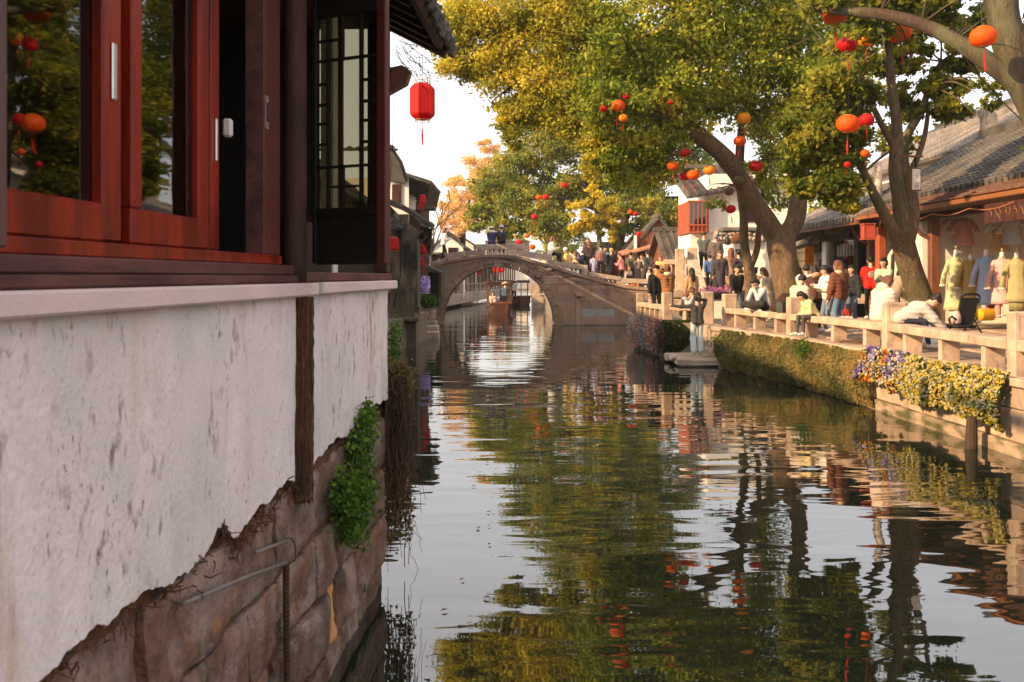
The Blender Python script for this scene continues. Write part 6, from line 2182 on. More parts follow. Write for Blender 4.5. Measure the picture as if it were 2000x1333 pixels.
def body_data(pose, arms, coat, bulk, lean, yaw, nod, h):
    """joints in own coordinates, facing -Y, 1.7 m tall; returns mesh arrays and head frame"""
    key = (pose, arms, coat, bulk, lean, yaw, nod, h)
    if key in BODY_CACHE: return BODY_CACHE[key]
    V3 = Vector
    th = math.radians(lean)
    pel = V3((0, 0, .93))
    if pose == 'sit': pel = V3((0, .0, .10))       # seat plane at z = 0
    if pose == 'lotus': pel = V3((0, .0, .10))
    if pose == 'squat': pel = V3((0, .12, .26))
    Rt = Matrix.Rotation(th, 3, 'X')               # lean forward towards -Y
    up = lambda x, y, z: pel + Rt @ V3((x, y, z))
    waist, chest, neck = up(0, 0, .14), up(0, .0, .36), up(0, .01, .53)
    hd0 = up(0, .0, .60)
    hR = Rt @ Matrix.Rotation(math.radians(yaw), 3, 'Z') @ Matrix.Rotation(math.radians(nod), 3, 'X')
    if lean > 25: hR = Matrix.Rotation(math.radians(lean * .55), 3, 'X') @ Matrix.Rotation(math.radians(yaw), 3, 'Z') @ Matrix.Rotation(math.radians(nod), 3, 'X')
    hc = hd0 + hR @ V3((0, -.015, .085))
    caps = []
    A = lambda p, r0, q, r1, t: caps.append((tuple(p), r0, tuple(q), r1, t))
    b = bulk
    # torso: two side columns and the middle
    for s in (-1, 1):
        A(up(s * .07, 0, .0), .115 + b * .3, up(s * .06, 0, .17), .10 + b * .8, TOP if coat != 'short' else BOT)
        A(up(s * .06, 0, .15), .10 + b * .8, up(s * .085, -.005, .38), .108 + b, TOP)
        A(up(s * .085, 0, .38), .10 + b, up(s * .15, .005, .455), .062 + b * .7, TOP)
    A(neck + Rt @ V3((0, 0, -.04)), .06, neck + Rt @ V3((0, -.01, .08)), .05, SKIN)
    # head
    H = lambda x, y, z: hc + hR @ V3((x, y, z))
    A(H(0, .012, .025), .092, H(0, .015, .035), .092, SKIN)
    A(H(0, -.02, -.02), .074, H(0, -.042, -.068), .05, SKIN)
    A(H(0, -.098, .0), .011, H(0, -.112, -.022), .015, SKIN)
    for s in (-1, 1):
        A(H(s * .09, .01, .012), .014, H(s * .09, .012, -.018), .011, SKIN)
    # legs
    hipL = [up(s * .09, 0, -.01) for s in (-1, 1)]
    foot = []
    for i, s in enumerate((-1, 1)):
        hp = hipL[i]
        if pose == 'stand': an = V3((s * .10, .02 * s, .09)); fd = V3((s * .15, -1, 0))
        elif pose == 'walk': an = V3((s * .07, -.24 if s > 0 else .26, .09 if s > 0 else .15)); fd = V3((0, -1, 0 if s > 0 else -.45))
        elif pose == 'sit': an = V3((s * .10, -.44 + .05 * s, -.36)); fd = V3((s * .1, -1, 0))
        elif pose == 'lotus': an = V3((-s * .10, -.30 - .03 * s, .06 + .03 * s)); fd = V3((-s * 1, -.3, 0))
        else: an = V3((s * .13, -.10, .09)); fd = V3((s * .2, -1, 0))
        hint = V3((s * .15, -1, .1)) if pose != 'lotus' else V3((s * 1.4, -1, .5))
        kn, an = ik(hp, an, .43, .42, hint)
        A(hp, .095, kn, .062, BOT)
        A(kn, .062, an + V3((0, 0, .02)), .045, BOT)
        fd.normalize()
        A(an + V3((0, 0, -.04)), .045, an + fd * .15 + V3((0, 0, -.05)), .036, SHOE)
        if coat == 'wide':
            A(kn, .085, an + V3((0, 0, .05)), .088, BOT)
    if coat == 'long':
        if pose in ('stand', 'walk'):
            A(up(0, 0, -.02), .165 + b * .5, V3((0, .01, .52)), .185, TOP)
        else:
            A(up(0, 0, .02), .16, up(0, -.25, -.03), .15, TOP)
    if coat == 'skirt':
        A(up(0, 0, -.05), .15, V3((0, 0, .5)), .2, BOT)
    # arms
    shd = [up(s * .185, .005, .44) for s in (-1, 1)]
    hands = []
    for i, s in enumerate((-1, 1)):
        sh_ = shd[i]
        hint = Rt @ V3((s * .5, .9, -.4))
        if arms == 'down': tg = sh_ + V3((s * .07, -.05, -.53))
        elif arms == 'swing': tg = sh_ + V3((s * .05, (.22 if s > 0 else -.28), -.46))
        elif arms == 'phone': tg = up(s * .05, -.34, .30)
        elif arms == 'photo': tg = hc + V3((s * .06, -.30, .0)); hint = V3((s * 1, 0, -1))
        elif arms == 'out':
            tg = sh_ + (V3((.54, -.10, .02)) if s > 0 else V3((.14, -.16, .20)))
            hint = V3((0, .3, -1)) if s > 0 else V3((-1, .2, -.5))
        elif arms == 'back': tg = up(s * .02, .2, .03); hint = V3((s, .6, 0))
        elif arms == 'lap': tg = up(s * .08, -.30, .06)
        elif arms == 'chin': tg = hc + hR @ V3((s * .03, -.15, -.10)); hint = V3((s * .4, -.2, -1))
        elif arms == 'hold': tg = sh_ + V3((s * .10, -.06, -.52)) if s > 0 else up(-.08, -.30, .30)
        elif arms == 'row': tg = up(s * .06 + .12, -.40, .34)
        elif arms == 'reach': tg = sh_ + V3((0, -.35, -.40))
        else: tg = sh_ + V3((s * .07, -.05, -.53))
        el, wr = ik(sh_, tg, .27, .25, hint)
        A(sh_, .062 + b * .75, el, .050 + b * .75, TOP)
        A(el, .050 + b * .75, wr, .036 + b * .45, TOP)
        dr = (wr - el).normalized()
        A(wr, .026, wr + dr * .075, .030, SKIN)
        hands.append((wr, dr, s))
    V_, F_, T_ = sdf_mesh(caps, h, .028, (TOP, .014, .085) if b > .03 else None)
    vs = [tuple(p) for p in V_]; fs = [tuple(int(i) for i in f) for f in F_]
    fm = [int(T_[f[0]]) for f in F_]
    ex = MB()
    for wr, dr, s in hands:          # fingers and thumb
        side = dr.cross(V3((0, -1, .2))).normalized() if abs(dr.y) < .9 else dr.cross(V3((0, 0, 1))).normalized()
        nr = side.cross(dr).normalized()
        for q in range(4):
            a = wr + dr * .085 + side * ((q - 1.5) * .017)
            ln = (.055, .066, .062, .048)[q]
            m_ = a + dr * ln * .55 - nr * .008; e = m_ + dr * ln * .4 - nr * .022
            ex.tube([a - dr * .02, a, m_, e], [.009, .0088, .008, .006], 5, mi=SKIN)
        a = wr + dr * .03 + side * .028 * (1 if s > 0 else -1)
        ex.tube([a - dr * .01, a + dr * .025 + side * .022 * (1 if s > 0 else -1), a + dr * .06 + side * .022 * (1 if s > 0 else -1) - nr * .012], [.011, .010, .007], 5, mi=SKIN)
    for s in (-1, 1):                # eyes, brows
        ex.ell(H(s * .034, -.082, .006), (.013, .007, .006), DARK, 6)
        ex.tube([H(s * .018, -.088, .026), H(s * .036, -.086, .030), H(s * .052, -.074, .024)], .004, 4, mi=DARK)
    ex.tube([H(-.024, -.086, -.056), H(0, -.094, -.054), H(.024, -.086, -.056)], [.003, .006, .003], 5, mi=LIP)
    k = len(vs)
    vs += ex.v; fs += [tuple(i + k for i in f) for f in ex.f]; fm += ex.m
    me = bpy.data.meshes.new('person')
    me.from_pydata(vs, [], fs)
    for q in range(7): me.materials.append(None)
    me.polygons.foreach_set('material_index', fm)
    me.polygons.foreach_set('use_smooth', [True] * len(fs))
    me.update()
    BODY_CACHE[key] = (me, hc.copy(), hR.copy(), up, hands, neck.copy(), Rt.copy())
    return BODY_CACHE[key]


HAIR_CACHE = {}


def hair_mesh(style, h):
    """hair in head coordinates (origin head centre)"""
    if (style, h) in HAIR_CACHE: return HAIR_CACHE[(style, h)]
    c = [((0, .030, .042), .099, (0, .026, .036), .099, 0), ((0, -.035, .085), .05, (0, .0, .09), .06, 0)]
    if style in ('bob', 'long', 'pony', 'bun'):
        c += [((-.06, .045, .02), .06, (-.065, .05, -.05), .05, 0), ((.06, .045, .02), .06, (.065, .05, -.05), .05, 0), ((0, .07, 0), .07, (0, .07, -.06), .06, 0)]
    if style == 'bob':
        c += [((-.07, .04, -.04), .048, (-.075, .03, -.13), .04, 0), ((.07, .04, -.04), .048, (.075, .03, -.13), .04, 0), ((0, .08, -.05), .07, (0, .08, -.14), .06, 0)]
    if style == 'long':
        c += [((-.07, .04, -.04), .045, (-.08, .06, -.20), .04, 0), ((.07, .04, -.04), .045, (.08, .06, -.20), .04, 0), ((0, .09, -.05), .075, (0, .125, -.34), .055, 0), ((-.05, .09, -.1), .05, (-.06, .12, -.32), .04, 0), ((.05, .09, -.1), .05, (.06, .12, -.32), .04, 0)]
    if style == 'pony':
        c += [((0, .12, .03), .035, (0, .17, -.02), .04, 0), ((0, .17, -.02), .04, (0, .16, -.2), .02, 0)]
    if style == 'bun':
        c += [((0, .11, .09), .05, (0, .12, .09), .05, 0)]
    if style == 'buns':
        c += [((-.06, .07, .11), .045, (-.06, .08, .11), .045, 0), ((.06, .07, .11), .045, (.06, .08, .11), .045, 0)]
    V_, F_, T_ = sdf_mesh(c, h * .8, .02)
    me = bpy.data.meshes.new('hair')
    me.from_pydata([tuple(p) for p in V_], [], [tuple(int(i) for i in f) for f in F_])
    me.polygons.foreach_set('use_smooth', [True] * len(F_))
    me.materials.append(None)
    me.update()
    HAIR_CACHE[(style, h)] = me
    return me


def hat_mesh(kind):
    mb = MB()
    if kind == 'beanie':
        mb.lathe([(.108, .035), (.113, .06), (.108, .085), (.10, .12), (.07, .155), (.02, .17), (0.0001, .17)], (0, .02, 0), 14)
    elif kind == 'bucket':
        mb.lathe([(.155, .03), (.15, .045), (.11, .075), (.105, .14), (.09, .155), (.0001, .16)], (0, .015, 0), 14)
    elif kind == 'conical':
        mb.lathe([(.26, .045), (.25, .06), (.12, .14), (.02, .21), (.0001, .215)], (0, .015, 0), 16)
    elif kind == 'cap':
        mb.lathe([(.107, .045), (.108, .09), (.09, .135), (.05, .155), (.0001, .16)], (0, .02, 0), 14)
        mb.box(-.07, .07, -.19, -.07, .055, .066, bev=.004)
    elif kind == 'hood':
        mb.lathe([(.11, -.22), (.135, -.17), (.13, -.12), (.10, -.09), (.085, -.10)], (0, .05, 0), 14, sy=.85)
    elif kind == 'scarf':
        mb.lathe([(.10, -.17), (.12, -.13), (.10, -.09), (.085, -.08)], (0, .02, 0), 12)
    return mb.mesh('hat', None if False else MATS_HAT, True)


MATS_HAT = mat('plain cloth', (.3, .3, .3), .9, .15, 20)
CL = {}


def cloth(c):
    """cloth material for an sRGB-like albedo triple"""
    k = tuple(round(x, 3) for x in c)
    if k not in CL:
        CL[k] = mat('cloth %.2f %.2f %.2f' % k, c, .88, .14, 18, None, 1, .25, 70, spec=.15)
    return CL[k]


M_skin = mat('skin', (.58, .36, .26), .55, .06, 20, None, 1, .05, 60, spec=.35)
M_hairb = mat('black hair', (.018, .014, .012), .5, .3, 60, None, 1, .4, 120, stretch=(1, 1, .3))
M_hairr = mat('brown hair', (.14, .055, .028), .5, .3, 60, None, 1, .4, 120, stretch=(1, 1, .3))
M_lip = mat('lips', (.40, .12, .10), .5, .05, 20)
M_eye = mat('dark eyes', (.02, .015, .012), .3, .05, 20)
HATS = {}
PEOPLE_H = 1.47          # standing height at this place's scale


def person(label, loc, face, top, bot, pose='stand', arms='down', coat='', bulk=.0, lean=3, yaw=0, nod=0, hair='short', hairm=None, hat=None, hatc=None,
           tall=1.0, shoe=(.6, .57, .53), far=False, hood=None, group='people along the canal'):
    """face: direction the person looks (degrees, 0 = towards +X, 90 = away from the camera)"""
    h = .030 if far else .021
    me, hc, hR, up, hands, neck, Rt = body_data(pose, arms, coat, bulk, lean, yaw, nod, h)
    sc = PEOPLE_H / 1.70 * tall
    o = bpy.data.objects.new('person', me)
    COL.objects.link(o)
    o['label'] = label; o['category'] = 'person'; o['group'] = group
    o.location = loc
    o.rotation_euler = (0, 0, math.radians(face + 90))
    o.scale = (sc, sc, sc)
    ms = [cloth(top), cloth(bot), M_skin, cloth(shoe), M_eye, M_lip, M_black]
    for i, m in enumerate(ms):
        o.material_slots[i].link = 'OBJECT'
        o.material_slots[i].material = m
    WORLD[o.name] = Matrix.Identity(4)
    Mh = hR.to_4x4(); Mh.translation = hc

    def child(name, mesh, m):
        c = link(name, mesh, o)
        c.matrix_basis = Mh
        if len(c.material_slots):
            c.material_slots[0].link = 'OBJECT'
            c.material_slots[0].material = m
        return c
    if hair: child('hair', hair_mesh(hair, h), hairm or M_hairb)
    if hat:
        if hat not in HATS: HATS[hat] = hat_mesh(hat)
        child('hat', HATS[hat], cloth(hatc))
    if hood:
        if 'hood' not in HATS: HATS['hood'] = hat_mesh('hood')
        child('hood', HATS['hood'], cloth(hood))
    return o


def carried(name, label, cat, loc, rz, build, group=None):
    r = local_thing(name, label, cat, loc, rz, .88, group)
    build(r)
    return r


NAVY, BLACK, GREY, CREAM, WHITE_, BROWN, JEAN = (.02, .025, .06), (.018, .018, .02), (.12, .115, .11), (.66, .52, .40), (.76, .70, .64), (.13, .055, .03), (.09, .14, .22)
PINK, YEL, TAN, DGREY, LAV, RED = (.62, .24, .24), (.72, .50, .16), (.42, .26, .15), (.05, .05, .052), (.34, .34, .48), (.58, .025, .02)


def at(px, Y, z):
    return (X_at(px, Y), Y, z)


dz = lambda px: deck_z(bx(px))
YD = YB + 1.2
# --- on the arch bridge
person('woman in white jacket and black shorts walking up the left end of the bridge', at(866, YD, dz(866)), 20, (.70, .70, .74), BLACK, 'walk', 'phone', '', .02, 6, 0, 10, 'bob', M_hairr, far=True, tall=1.02)
person('dark coated figure in jeans at the far left bridge end behind the lanterns', at(843, YD + .6, dz(845)), 170, (.08, .06, .06), JEAN, far=True)
person('navy coated visitor with cream hat and white scarf sitting on the bridge slab', (bx(960), YB + .22, bz(477) + .0), 90, (.05, .035, .10), NAVY, 'sit', 'lap', '', .02, 10, 0, 10, 'bob', M_hairr, 'bucket', (.66, .55, .42), far=True, hood=(.7, .62, .52))
person('dark coated companion in grey hat sitting on the bridge slab with a backpack', (bx(979.5), YB + .22, bz(477)), 90, (.035, .035, .06), NAVY, 'sit', 'lap', '', .03, 6, 25, 5, 'short', None, 'bucket', (.45, .42, .40), far=True, tall=1.05)
person('person in white jacket sitting on the right parapet of the bridge', (bx(1075), YB + .25, bz(499)), 10, WHITE_, BLACK, 'sit', 'phone', '', .03, 8, 0, 12, 'bob', M_hairr, far=True, tall=1.1)
person('child in yellow coat and white hood crouching on the bridge', at(1106, YD - .2, dz(1106)), 200, YEL, TAN, 'squat', 'lap', '', .03, 12, 0, 5, 'short', None, 'beanie', (.75, .72, .66), far=True, tall=1.08)
person('boy in navy puffer with white hood sitting by the bridge parapet', at(1136, YD, dz(1136)), 60, NAVY, BLACK, 'stand', 'phone', '', .04, 8, 0, 10, 'short', far=True, tall=.72, hood=(.7, .66, .6))
person('tall figure in dark brown coat with back turned on the bridge slope', at(1151, YD + .1, dz(1151)), 95, (.055, .035, .03), BLACK, 'stand', 'phone', 'long', .02, 4, 0, 5, 'bob', M_hairr, far=True, tall=1.1)
person('woman with curly red brown hair looking over others on the bridge', at(1149, YD + 1.1, dz(1151) + .1), 250, (.08, .04, .03), BLACK, 'stand', 'down', '', .02, 3, 0, 0, 'bun', M_hairr, far=True, tall=1.12)
person('small child in lavender puffer holding on among adults', at(1159, YD - .2, dz(1159)), 80, LAV, BLACK, 'stand', 'down', 'long', .04, 3, 0, 0, 'short', far=True, tall=.68)
person('man in grey jacket with pink backpack on the bridge slope', at(1173, YD, dz(1173)), 70, GREY, DGREY, 'stand', 'down', '', .025, 4, 20, 0, 'short', far=True, tall=1.06)
person('person in orange beanie and black coat carrying a dark bag', at(1193, YD, dz(1193)), 60, BLACK, (.07, .035, .03), 'stand', 'hold', 'long', .02, 4, 0, 5, None, None, 'beanie', (.72, .36, .06), far=True, tall=1.0)
person('man in pink jacket and black trousers looking at his phone', at(1214, YD - .1, dz(1214) - .1), 160, PINK, BLACK, 'stand', 'phone', '', .02, 6, 0, 20, 'short', M_hairr, far=True, tall=1.02)
# --- crowd on the promenade past the bridge
person('man in dark grey coat with hands behind holding a white bag', at(1266, 45.0, dz(1266)), 100, DGREY, BLACK, 'stand', 'back', '', .04, 8, 0, 8, 'short', far=True, tall=1.1)
person('stooping figure in grey brown coat beside the man with hands behind', at(1245, 45.5, dz(1245)), 70, (.16, .12, .10), DGREY, 'stand', 'phone', 'long', .03, 24, 0, 15, 'short', far=True, tall=.95)
person('red haired person in yellow jacket facing the water', at(1290, 45.9, dz(1290)), 262, YEL, BLACK, 'stand', 'phone', '', .02, 4, 0, 10, 'short', mat('red hair', (.36, .06, .02), .6), far=True, tall=1.0)
person('man in black cap and dark jacket walking past the tiled shop', at(1313, 45.6, dz(1313)), 300, (.05, .045, .05), DGREY, 'walk', 'down', '', .02, 6, 0, 15, 'short', None, 'cap', BLACK, far=True, tall=1.02)
person('long red haired woman in white top by the stair newel', at(1334, 38.6, 1.42), 60, (.70, .62, .56), (.22, .28, .34), 'stand', 'phone', '', .01, 4, 0, 10, 'long', mat('copper hair', (.30, .08, .04), .5), far=True, tall=1.0)
person('crouching visitor in pale coat behind the low wall by the bridge foot', at(1226, 45.2, dz(1226)), 300, (.55, .42, .34), BLACK, 'squat', 'lap', '', .03, 20, 0, 0, 'bob', M_hairr, far=True)
# --- on the flower platform
person('man in black jacket and cap facing the camera on the platform', at(1281, 29.0, ZP), 285, BLACK, BLACK, 'stand', 'down', '', .025, 3, 0, 6, 'short', None, 'cap', BLACK, tall=1.03)
person('woman in long brown coat raising a camera with back to us', at(1304, 28.3, ZP), 105, (.26, .12, .055), BLACK, 'stand', 'photo', 'long', .045, 4, 0, 0, 'bun', M_hairr, tall=1.03, hood=(.66, .52, .40))
person('brown haired woman crouching behind the platform bench', at(1342, 27.3, ZP), 300, (.45, .42, .42), (.10, .12, .13), 'squat', 'chin', '', .03, 26, 0, 20, 'long', M_hairr, tall=1.05)
person('dark haired man squatting beside the brown haired woman', at(1357, 27.9, ZP), 120, (.05, .05, .055), BLACK, 'squat', 'lap', '', .02, 20, 0, 10, 'short', tall=1.05)
person('woman in grey sweater and pale jeans with arm outstretched on the water landing', at(1362, 24.45, .225), 95, (.055, .05, .05), (.50, .57, .58), 'stand', 'out', 'wide', .0, 2, 15, 0, 'pony', M_hairb, tall=1.02, shoe=(.62, .58, .55))
# --- on and around the stairway
person('man in dark bomber jacket at the top of the stairs', at(1374, 36.2, 2.14), 60, (.07, .08, .075), DGREY, 'stand', 'phone', '', .025, 4, -30, 20, 'short', tall=1.1)
person('person in quilted grey brown puffer and jeans climbing the stairs', at(1398, 35.3, 2.05), 85, (.13, .10, .09), (.10, .13, .26), 'walk', 'down', '', .05, 5, 0, 8, 'short', mat('grey hair', (.2, .17, .16), .6), tall=1.06)
person('woman in long white coat seen from behind on the stairs', at(1421, 36.0, 2.0), 80, (.80, .74, .66), WHITE_, 'stand', 'down', 'long', .04, 4, 0, 0, 'bob', M_hairb, tall=1.05)
person('man in long dark navy puffer with fur hood coming down the stairs', at(1406, 32.6, 1.42), 265, (.06, .05, .06), BLACK, 'stand', 'down', 'long', .05, 4, 0, 12, 'short', M_hairr, tall=1.05, hood=(.42, .24, .15))
person('long haired woman in brown among people on the stairs', at(1428, 33.6, 1.5), 80, (.30, .18, .12), BROWN, 'stand', 'down', 'long', .02, 4, 0, 0, 'long', M_hairr, tall=1.08)
person('man in black puffer with backpack going up the stairs', at(1443, 33.0, 1.45), 85, (.07, .045, .045), DGREY, 'stand', 'phone', '', .05, 5, 0, 4, 'short', tall=1.05)
person('man in black zip jacket and jeans walking towards the camera', at(1438, 28.8, ZP), 280, BLACK, (.07, .10, .15), 'walk', 'swing', '', .02, 5, 0, 4, 'short', tall=1.03)
# --- sitting on the railing benches
def on_rail(px, label, **kw):
    best = min(((abs(1000 + F * x / y - px), x, y) for i in range(3) for t in np.linspace(0, 1, 60)
                for x, y in [(RAIL[i][0] + (RAIL[i + 1][0] - RAIL[i][0]) * t, RAIL[i][1] + (RAIL[i + 1][1] - RAIL[i][1]) * t)]), key=lambda q: q[0])
    return (best[1] + .06, best[2], ZP + .45)


person('woman in pale grey hoodie sitting cross legged on the bench eating', on_rail(1484, ''), 215, (.42, .44, .46), (.035, .03, .03), 'lotus', 'chin', 'wide', .02, 24, 0, 22, 'bun', M_hairb, tall=1.05)
person('figure in dark brown coat bent forward on the bench beside the grey bag', on_rail(1512, ''), 20, (.05, .025, .018), BLACK, 'sit', 'lap', 'long', .05, 52, 0, 35, 'short', M_hairb, tall=1.0)
person('person in cream jacket with dark sling sitting on the bench with back turned', on_rail(1551, ''), 30, (.64, .49, .36), BLACK, 'sit', 'phone', '', .05, 12, 20, 25, 'short', M_hairb, tall=1.08)
person('child in pale yellow jumper leaning over by the bench', (X_at(1592, 19.9), 19.9, ZP + .38), 190, (.72, .60, .30), (.08, .07, .07), 'sit', 'phone', '', .02, 35, 0, 30, 'bob', M_hairb, tall=.84)
person('woman in cream hooded puffer sitting with back turned near the carved post', on_rail(1712, ''), 25, (.70, .54, .44), (.10, .08, .08), 'sit', 'phone', 'long', .06, 16, 0, 22, 'bob', M_hairr, tall=1.06, hood=(.70, .54, .44))
person('girl with two hair buns in grey knit jumper bent far forward on the bench', on_rail(1750, ''), 350, (.48, .43, .38), (.035, .045, .06), 'sit', 'reach', '', .05, 62, 0, 30, 'buns', M_hairb, tall=1.05)
# --- standing on the promenade
person('person in white puffer with back turned beyond the bench', at(1574, 23.4, ZP), 60, (.76, .66, .58), WHITE_, 'stand', 'phone', 'long', .06, 5, 0, 10, 'short', M_hairb, tall=1.0)
person('woman in brown cape with tan collar looking down', at(1594, 22.6, ZP), 100, (.10, .045, .04), BLACK, 'stand', 'phone', '', .04, 6, 0, 20, 'bun', M_hairb, tall=.98, hood=(.45, .25, .15))
person('person in white jacket reading a paper in profile', at(1618, 21.9, ZP), 190, (.78, .70, .62), (.16, .2, .26), 'stand', 'phone', '', .05, 6, 0, 24, 'pony', M_hairb, tall=.99)
person('woman in brown shearling jacket with long wavy hair and a shopping bag', at(1641, 20.6, ZP), 120, (.16, .055, .035), (.13, .19, .29), 'stand', 'hold', 'wide', .05, 5, 0, 5, 'long', M_hairr, tall=1.04, hood=(.60, .42, .28))
person('man in bright red jacket with white emblem standing in the shop doorway', at(1701, 25.4, ZF - .02), 80, RED, BLACK, 'stand', 'hold', '', .03, 3, 0, 3, 'short', M_hairb, tall=1.06)
person('woman in beige coat walking at the right edge by the dresses', at(1993, 20.3, ZP + .03), 130, (.46, .35, .27), (.13, .09, .08), 'walk', 'down', 'long', .03, 4, 0, 3, 'bob', M_hairb, tall=1.03)
person('woman in dark top with white mask near the stone brick wall', at(1561, 29.4, ZP), 200, (.10, .07, .07), BLACK, 'stand', 'chin', '', .01, 4, 0, 8, 'long', M_hairb, tall=1.02)
person('person in pale tan coat and bonnet behind the big trunk', at(1505, 28.4, ZP), 200, (.52, .40, .31), (.40, .31, .25), 'stand', 'phone', 'long', .04, 16, 0, 20, None, None, 'beanie', (.66, .52, .42), tall=.98)
person('brown jacketed woman between the slim tree and the big trunk', at(1491, 30.5, ZP), 100, (.30, .14, .09), BROWN, 'stand', 'down', '', .02, 4, 0, 5, 'bun', M_hairr, tall=1.0)
person('shop visitor with blue scarf bending behind the pale stems', at(1744, 23.2, ZP), 30, (.35, .26, .2), BLACK, 'stand', 'reach', 'long', .03, 30, 0, 15, 'bun', M_hairb, tall=1.0)
person('seated person in white shirt and jeans on the far dock under the arch', (X_at(1050, 66.8), 66.8, 1.5), 300, (.74, .68, .64), (.14, .2, .3), 'sit', 'lap', '', .01, 10, 0, 10, 'short', far=True, tall=1.1)
for px, Y, c in ((921, 82, WHITE_), (957, 90, (.6, .55, .5))):
    person('tiny figure in %s walking in the far gallery under the arch' % ('white' if c is WHITE_ else 'beige'), at(px, Y, .95), 40, c, BLACK, far=True, tall=1.1)

# --- more of the crowd
person('man in olive jacket with his back turned behind the bridge parapet end', at(1232, YD + .9, dz(1232)), 80, (.10, .10, .06), BLACK, 'stand', 'down', '', .02, 4, 0, 0, 'short', far=True, tall=1.03)
person('woman in cream coat beside the russet awning', at(1254, YD + 1.0, dz(1254)), 250, (.62, .50, .40), BROWN, 'stand', 'phone', 'long', .02, 4, 0, 10, 'long', M_hairr, far=True, tall=.98)
person('person in maroon coat between the orange beanie and pink jacket', at(1203, YD + .8, dz(1203)), 100, (.20, .04, .04), BLACK, 'stand', 'down', 'long', .02, 4, 0, 0, 'bob', M_hairb, far=True, tall=1.0)
person('person in denim jacket at the back of the bridge crowd', at(1183, YD + 1.0, dz(1183)), 250, (.12, .17, .26), DGREY, 'stand', 'down', '', .02, 4, 0, 0, 'short', far=True, tall=1.04)
person('kneeling photographer in pale coat low behind the bridge parapet', at(1124, YD + .5, dz(1124)), 220, (.60, .46, .36), BROWN, 'squat', 'photo', '', .03, 14, 0, 0, 'bob', M_hairr, far=True, tall=1.05)
person('man in charcoal coat behind the red haired person in yellow', at(1301, YD + 1.1, dz(1301)), 80, DGREY, BLACK, 'stand', 'down', '', .03, 4, 0, 0, 'short', far=True, tall=1.08)
person('woman in camel coat waiting at the foot of the stairs', at(1352, 31.6, ZP), 110, (.44, .28, .15), BLACK, 'stand', 'down', 'long', .02, 4, 0, 0, 'long', M_hairb, tall=1.0)
person('boy in blue jacket halfway up the stairs', at(1386, 33.8, 1.7), 80, (.08, .12, .28), DGREY, 'walk', 'swing', '', .03, 5, 0, 0, 'short', tall=.8)
person('woman in rose sweater with bun walking past the white hut', at(1476, 33.5, ZP), 190, (.52, .24, .22), BLACK, 'walk', 'swing', '', .01, 4, 0, 0, 'bun', M_hairb, tall=1.02)
person('man in khaki jacket standing behind the slim tree', at(1456, 31.5, ZP), 250, (.34, .26, .16), DGREY, 'stand', 'down', '', .02, 4, 0, 0, 'short', tall=1.06)
person('woman in ivory coat behind the seated grey hoodie', at(1497, 26.8, ZP), 160, (.68, .58, .48), (.4, .35, .3), 'stand', 'phone', 'long', .03, 6, 0, 15, 'bob', M_hairr, tall=.98)
person('man in dark green coat under the heritage name board', at(1652, 26.4, ZP), 60, (.05, .08, .05), BLACK, 'stand', 'phone', '', .03, 4, 0, 10, 'short', tall=1.05)
person('woman in black puffer between the white puffer and the dark shop post', at(1666, 24.2, ZP), 210, (.03, .03, .035), (.1, .13, .18), 'stand', 'hold', '', .05, 4, 0, 4, 'long', M_hairb, tall=1.0)
person('child in red coat standing near the shop step', at(1655, 24.8, ZP), 260, (.48, .04, .05), BLACK, 'stand', 'down', 'long', .03, 3, 0, 0, 'buns', M_hairb, tall=.66)
person('shop assistant in pale green tunic behind the pale stems', at(1727, 24.6, ZF - .02), 230, (.40, .50, .40), BLACK, 'stand', 'phone', 'long', .01, 4, 0, 8, 'bun', M_hairb, tall=1.02)
# ground behind the stair head for the people standing there
structure(MB().box(5.7, 9.4, 37.5, 40.9, ZP + .001, 1.41, bev=.02).obj('stair_terrace', M_stone))

# ================================================================ BOATS
def make_boat(name, label, loc, rz):
    b = local_thing(name, label, 'boat', loc, rz, 1.0, 'wooden sightseeing boats')
    M_hull = mat('oiled brown hull', (.09, .035, .02), .5, .3, 5, (.055, .026, .016), 2, .3, 30, stretch=(4, .8, 4))
    n = 13
    prof = []
    for i in range(n):
        t = i / (n - 1)
        y = -2.6 + 5.2 * t
        w_ = .76 * (1 - abs(2 * t - 1) ** 2.2 * .45)
        sheer = .40 + .26 * abs(2 * t - 1) ** 2.2
        prof.append((y, w_, sheer))
    mb = MB(); vs = []
    for (y, w_, sh_) in prof:
        for (fx, fz) in ((-1, sh_), (-.96, .25), (-.75, -.08), (0, -.14), (.75, -.08), (.96, .25), (1, sh_)):
            vs.append((fx * w_, y, fz))
    fs = []
    for i in range(n - 1):
        for j in range(6):
            a = i * 7 + j
            fs.append((a, a + 1, a + 8, a + 7))
    fs.append(tuple(range(6, -1, -1))); fs.append(tuple((n - 1) * 7 + j for j in range(7)))
    mb.add(vs, fs)
    mb.obj('hull', M_hull, b)
    for s in (-1, 1):
        MB().tube([(s * w_, y, sh_) for (y, w_, sh_) in prof], .04, 6).obj('gunwale', M_wood, b)
    MB().box(-.66, .66, -2.3, 2.3, .22, .27).obj('deck', M_brown, b)
    MB().box(-.6, .6, -2.62, -2.3, .62, .70, bev=.02).obj('stern_board', M_brown, b)
    for s in (-1, 1):
        for y in (-1.2, .4, 2.0):
            MB().box(s * .62 - .03, s * .62 + .03, y - .03, y + .03, .27, 1.78).obj('canopy_post', M_brown, b)
        MB().box(s * .62 - .05, s * .62 + .05, -1.15, 2.0, .42, .52).obj('bench', M_brown, b)
    rf_ = MB().box(-.74, .74, -1.45, 2.25, 1.78, 1.86, bev=.02).obj('canopy', M_wood, b)
    MB().box(-.72, .72, -1.47, -1.44, 1.66, 1.78).obj('canopy_valance', M_wood, rf_)
    return b


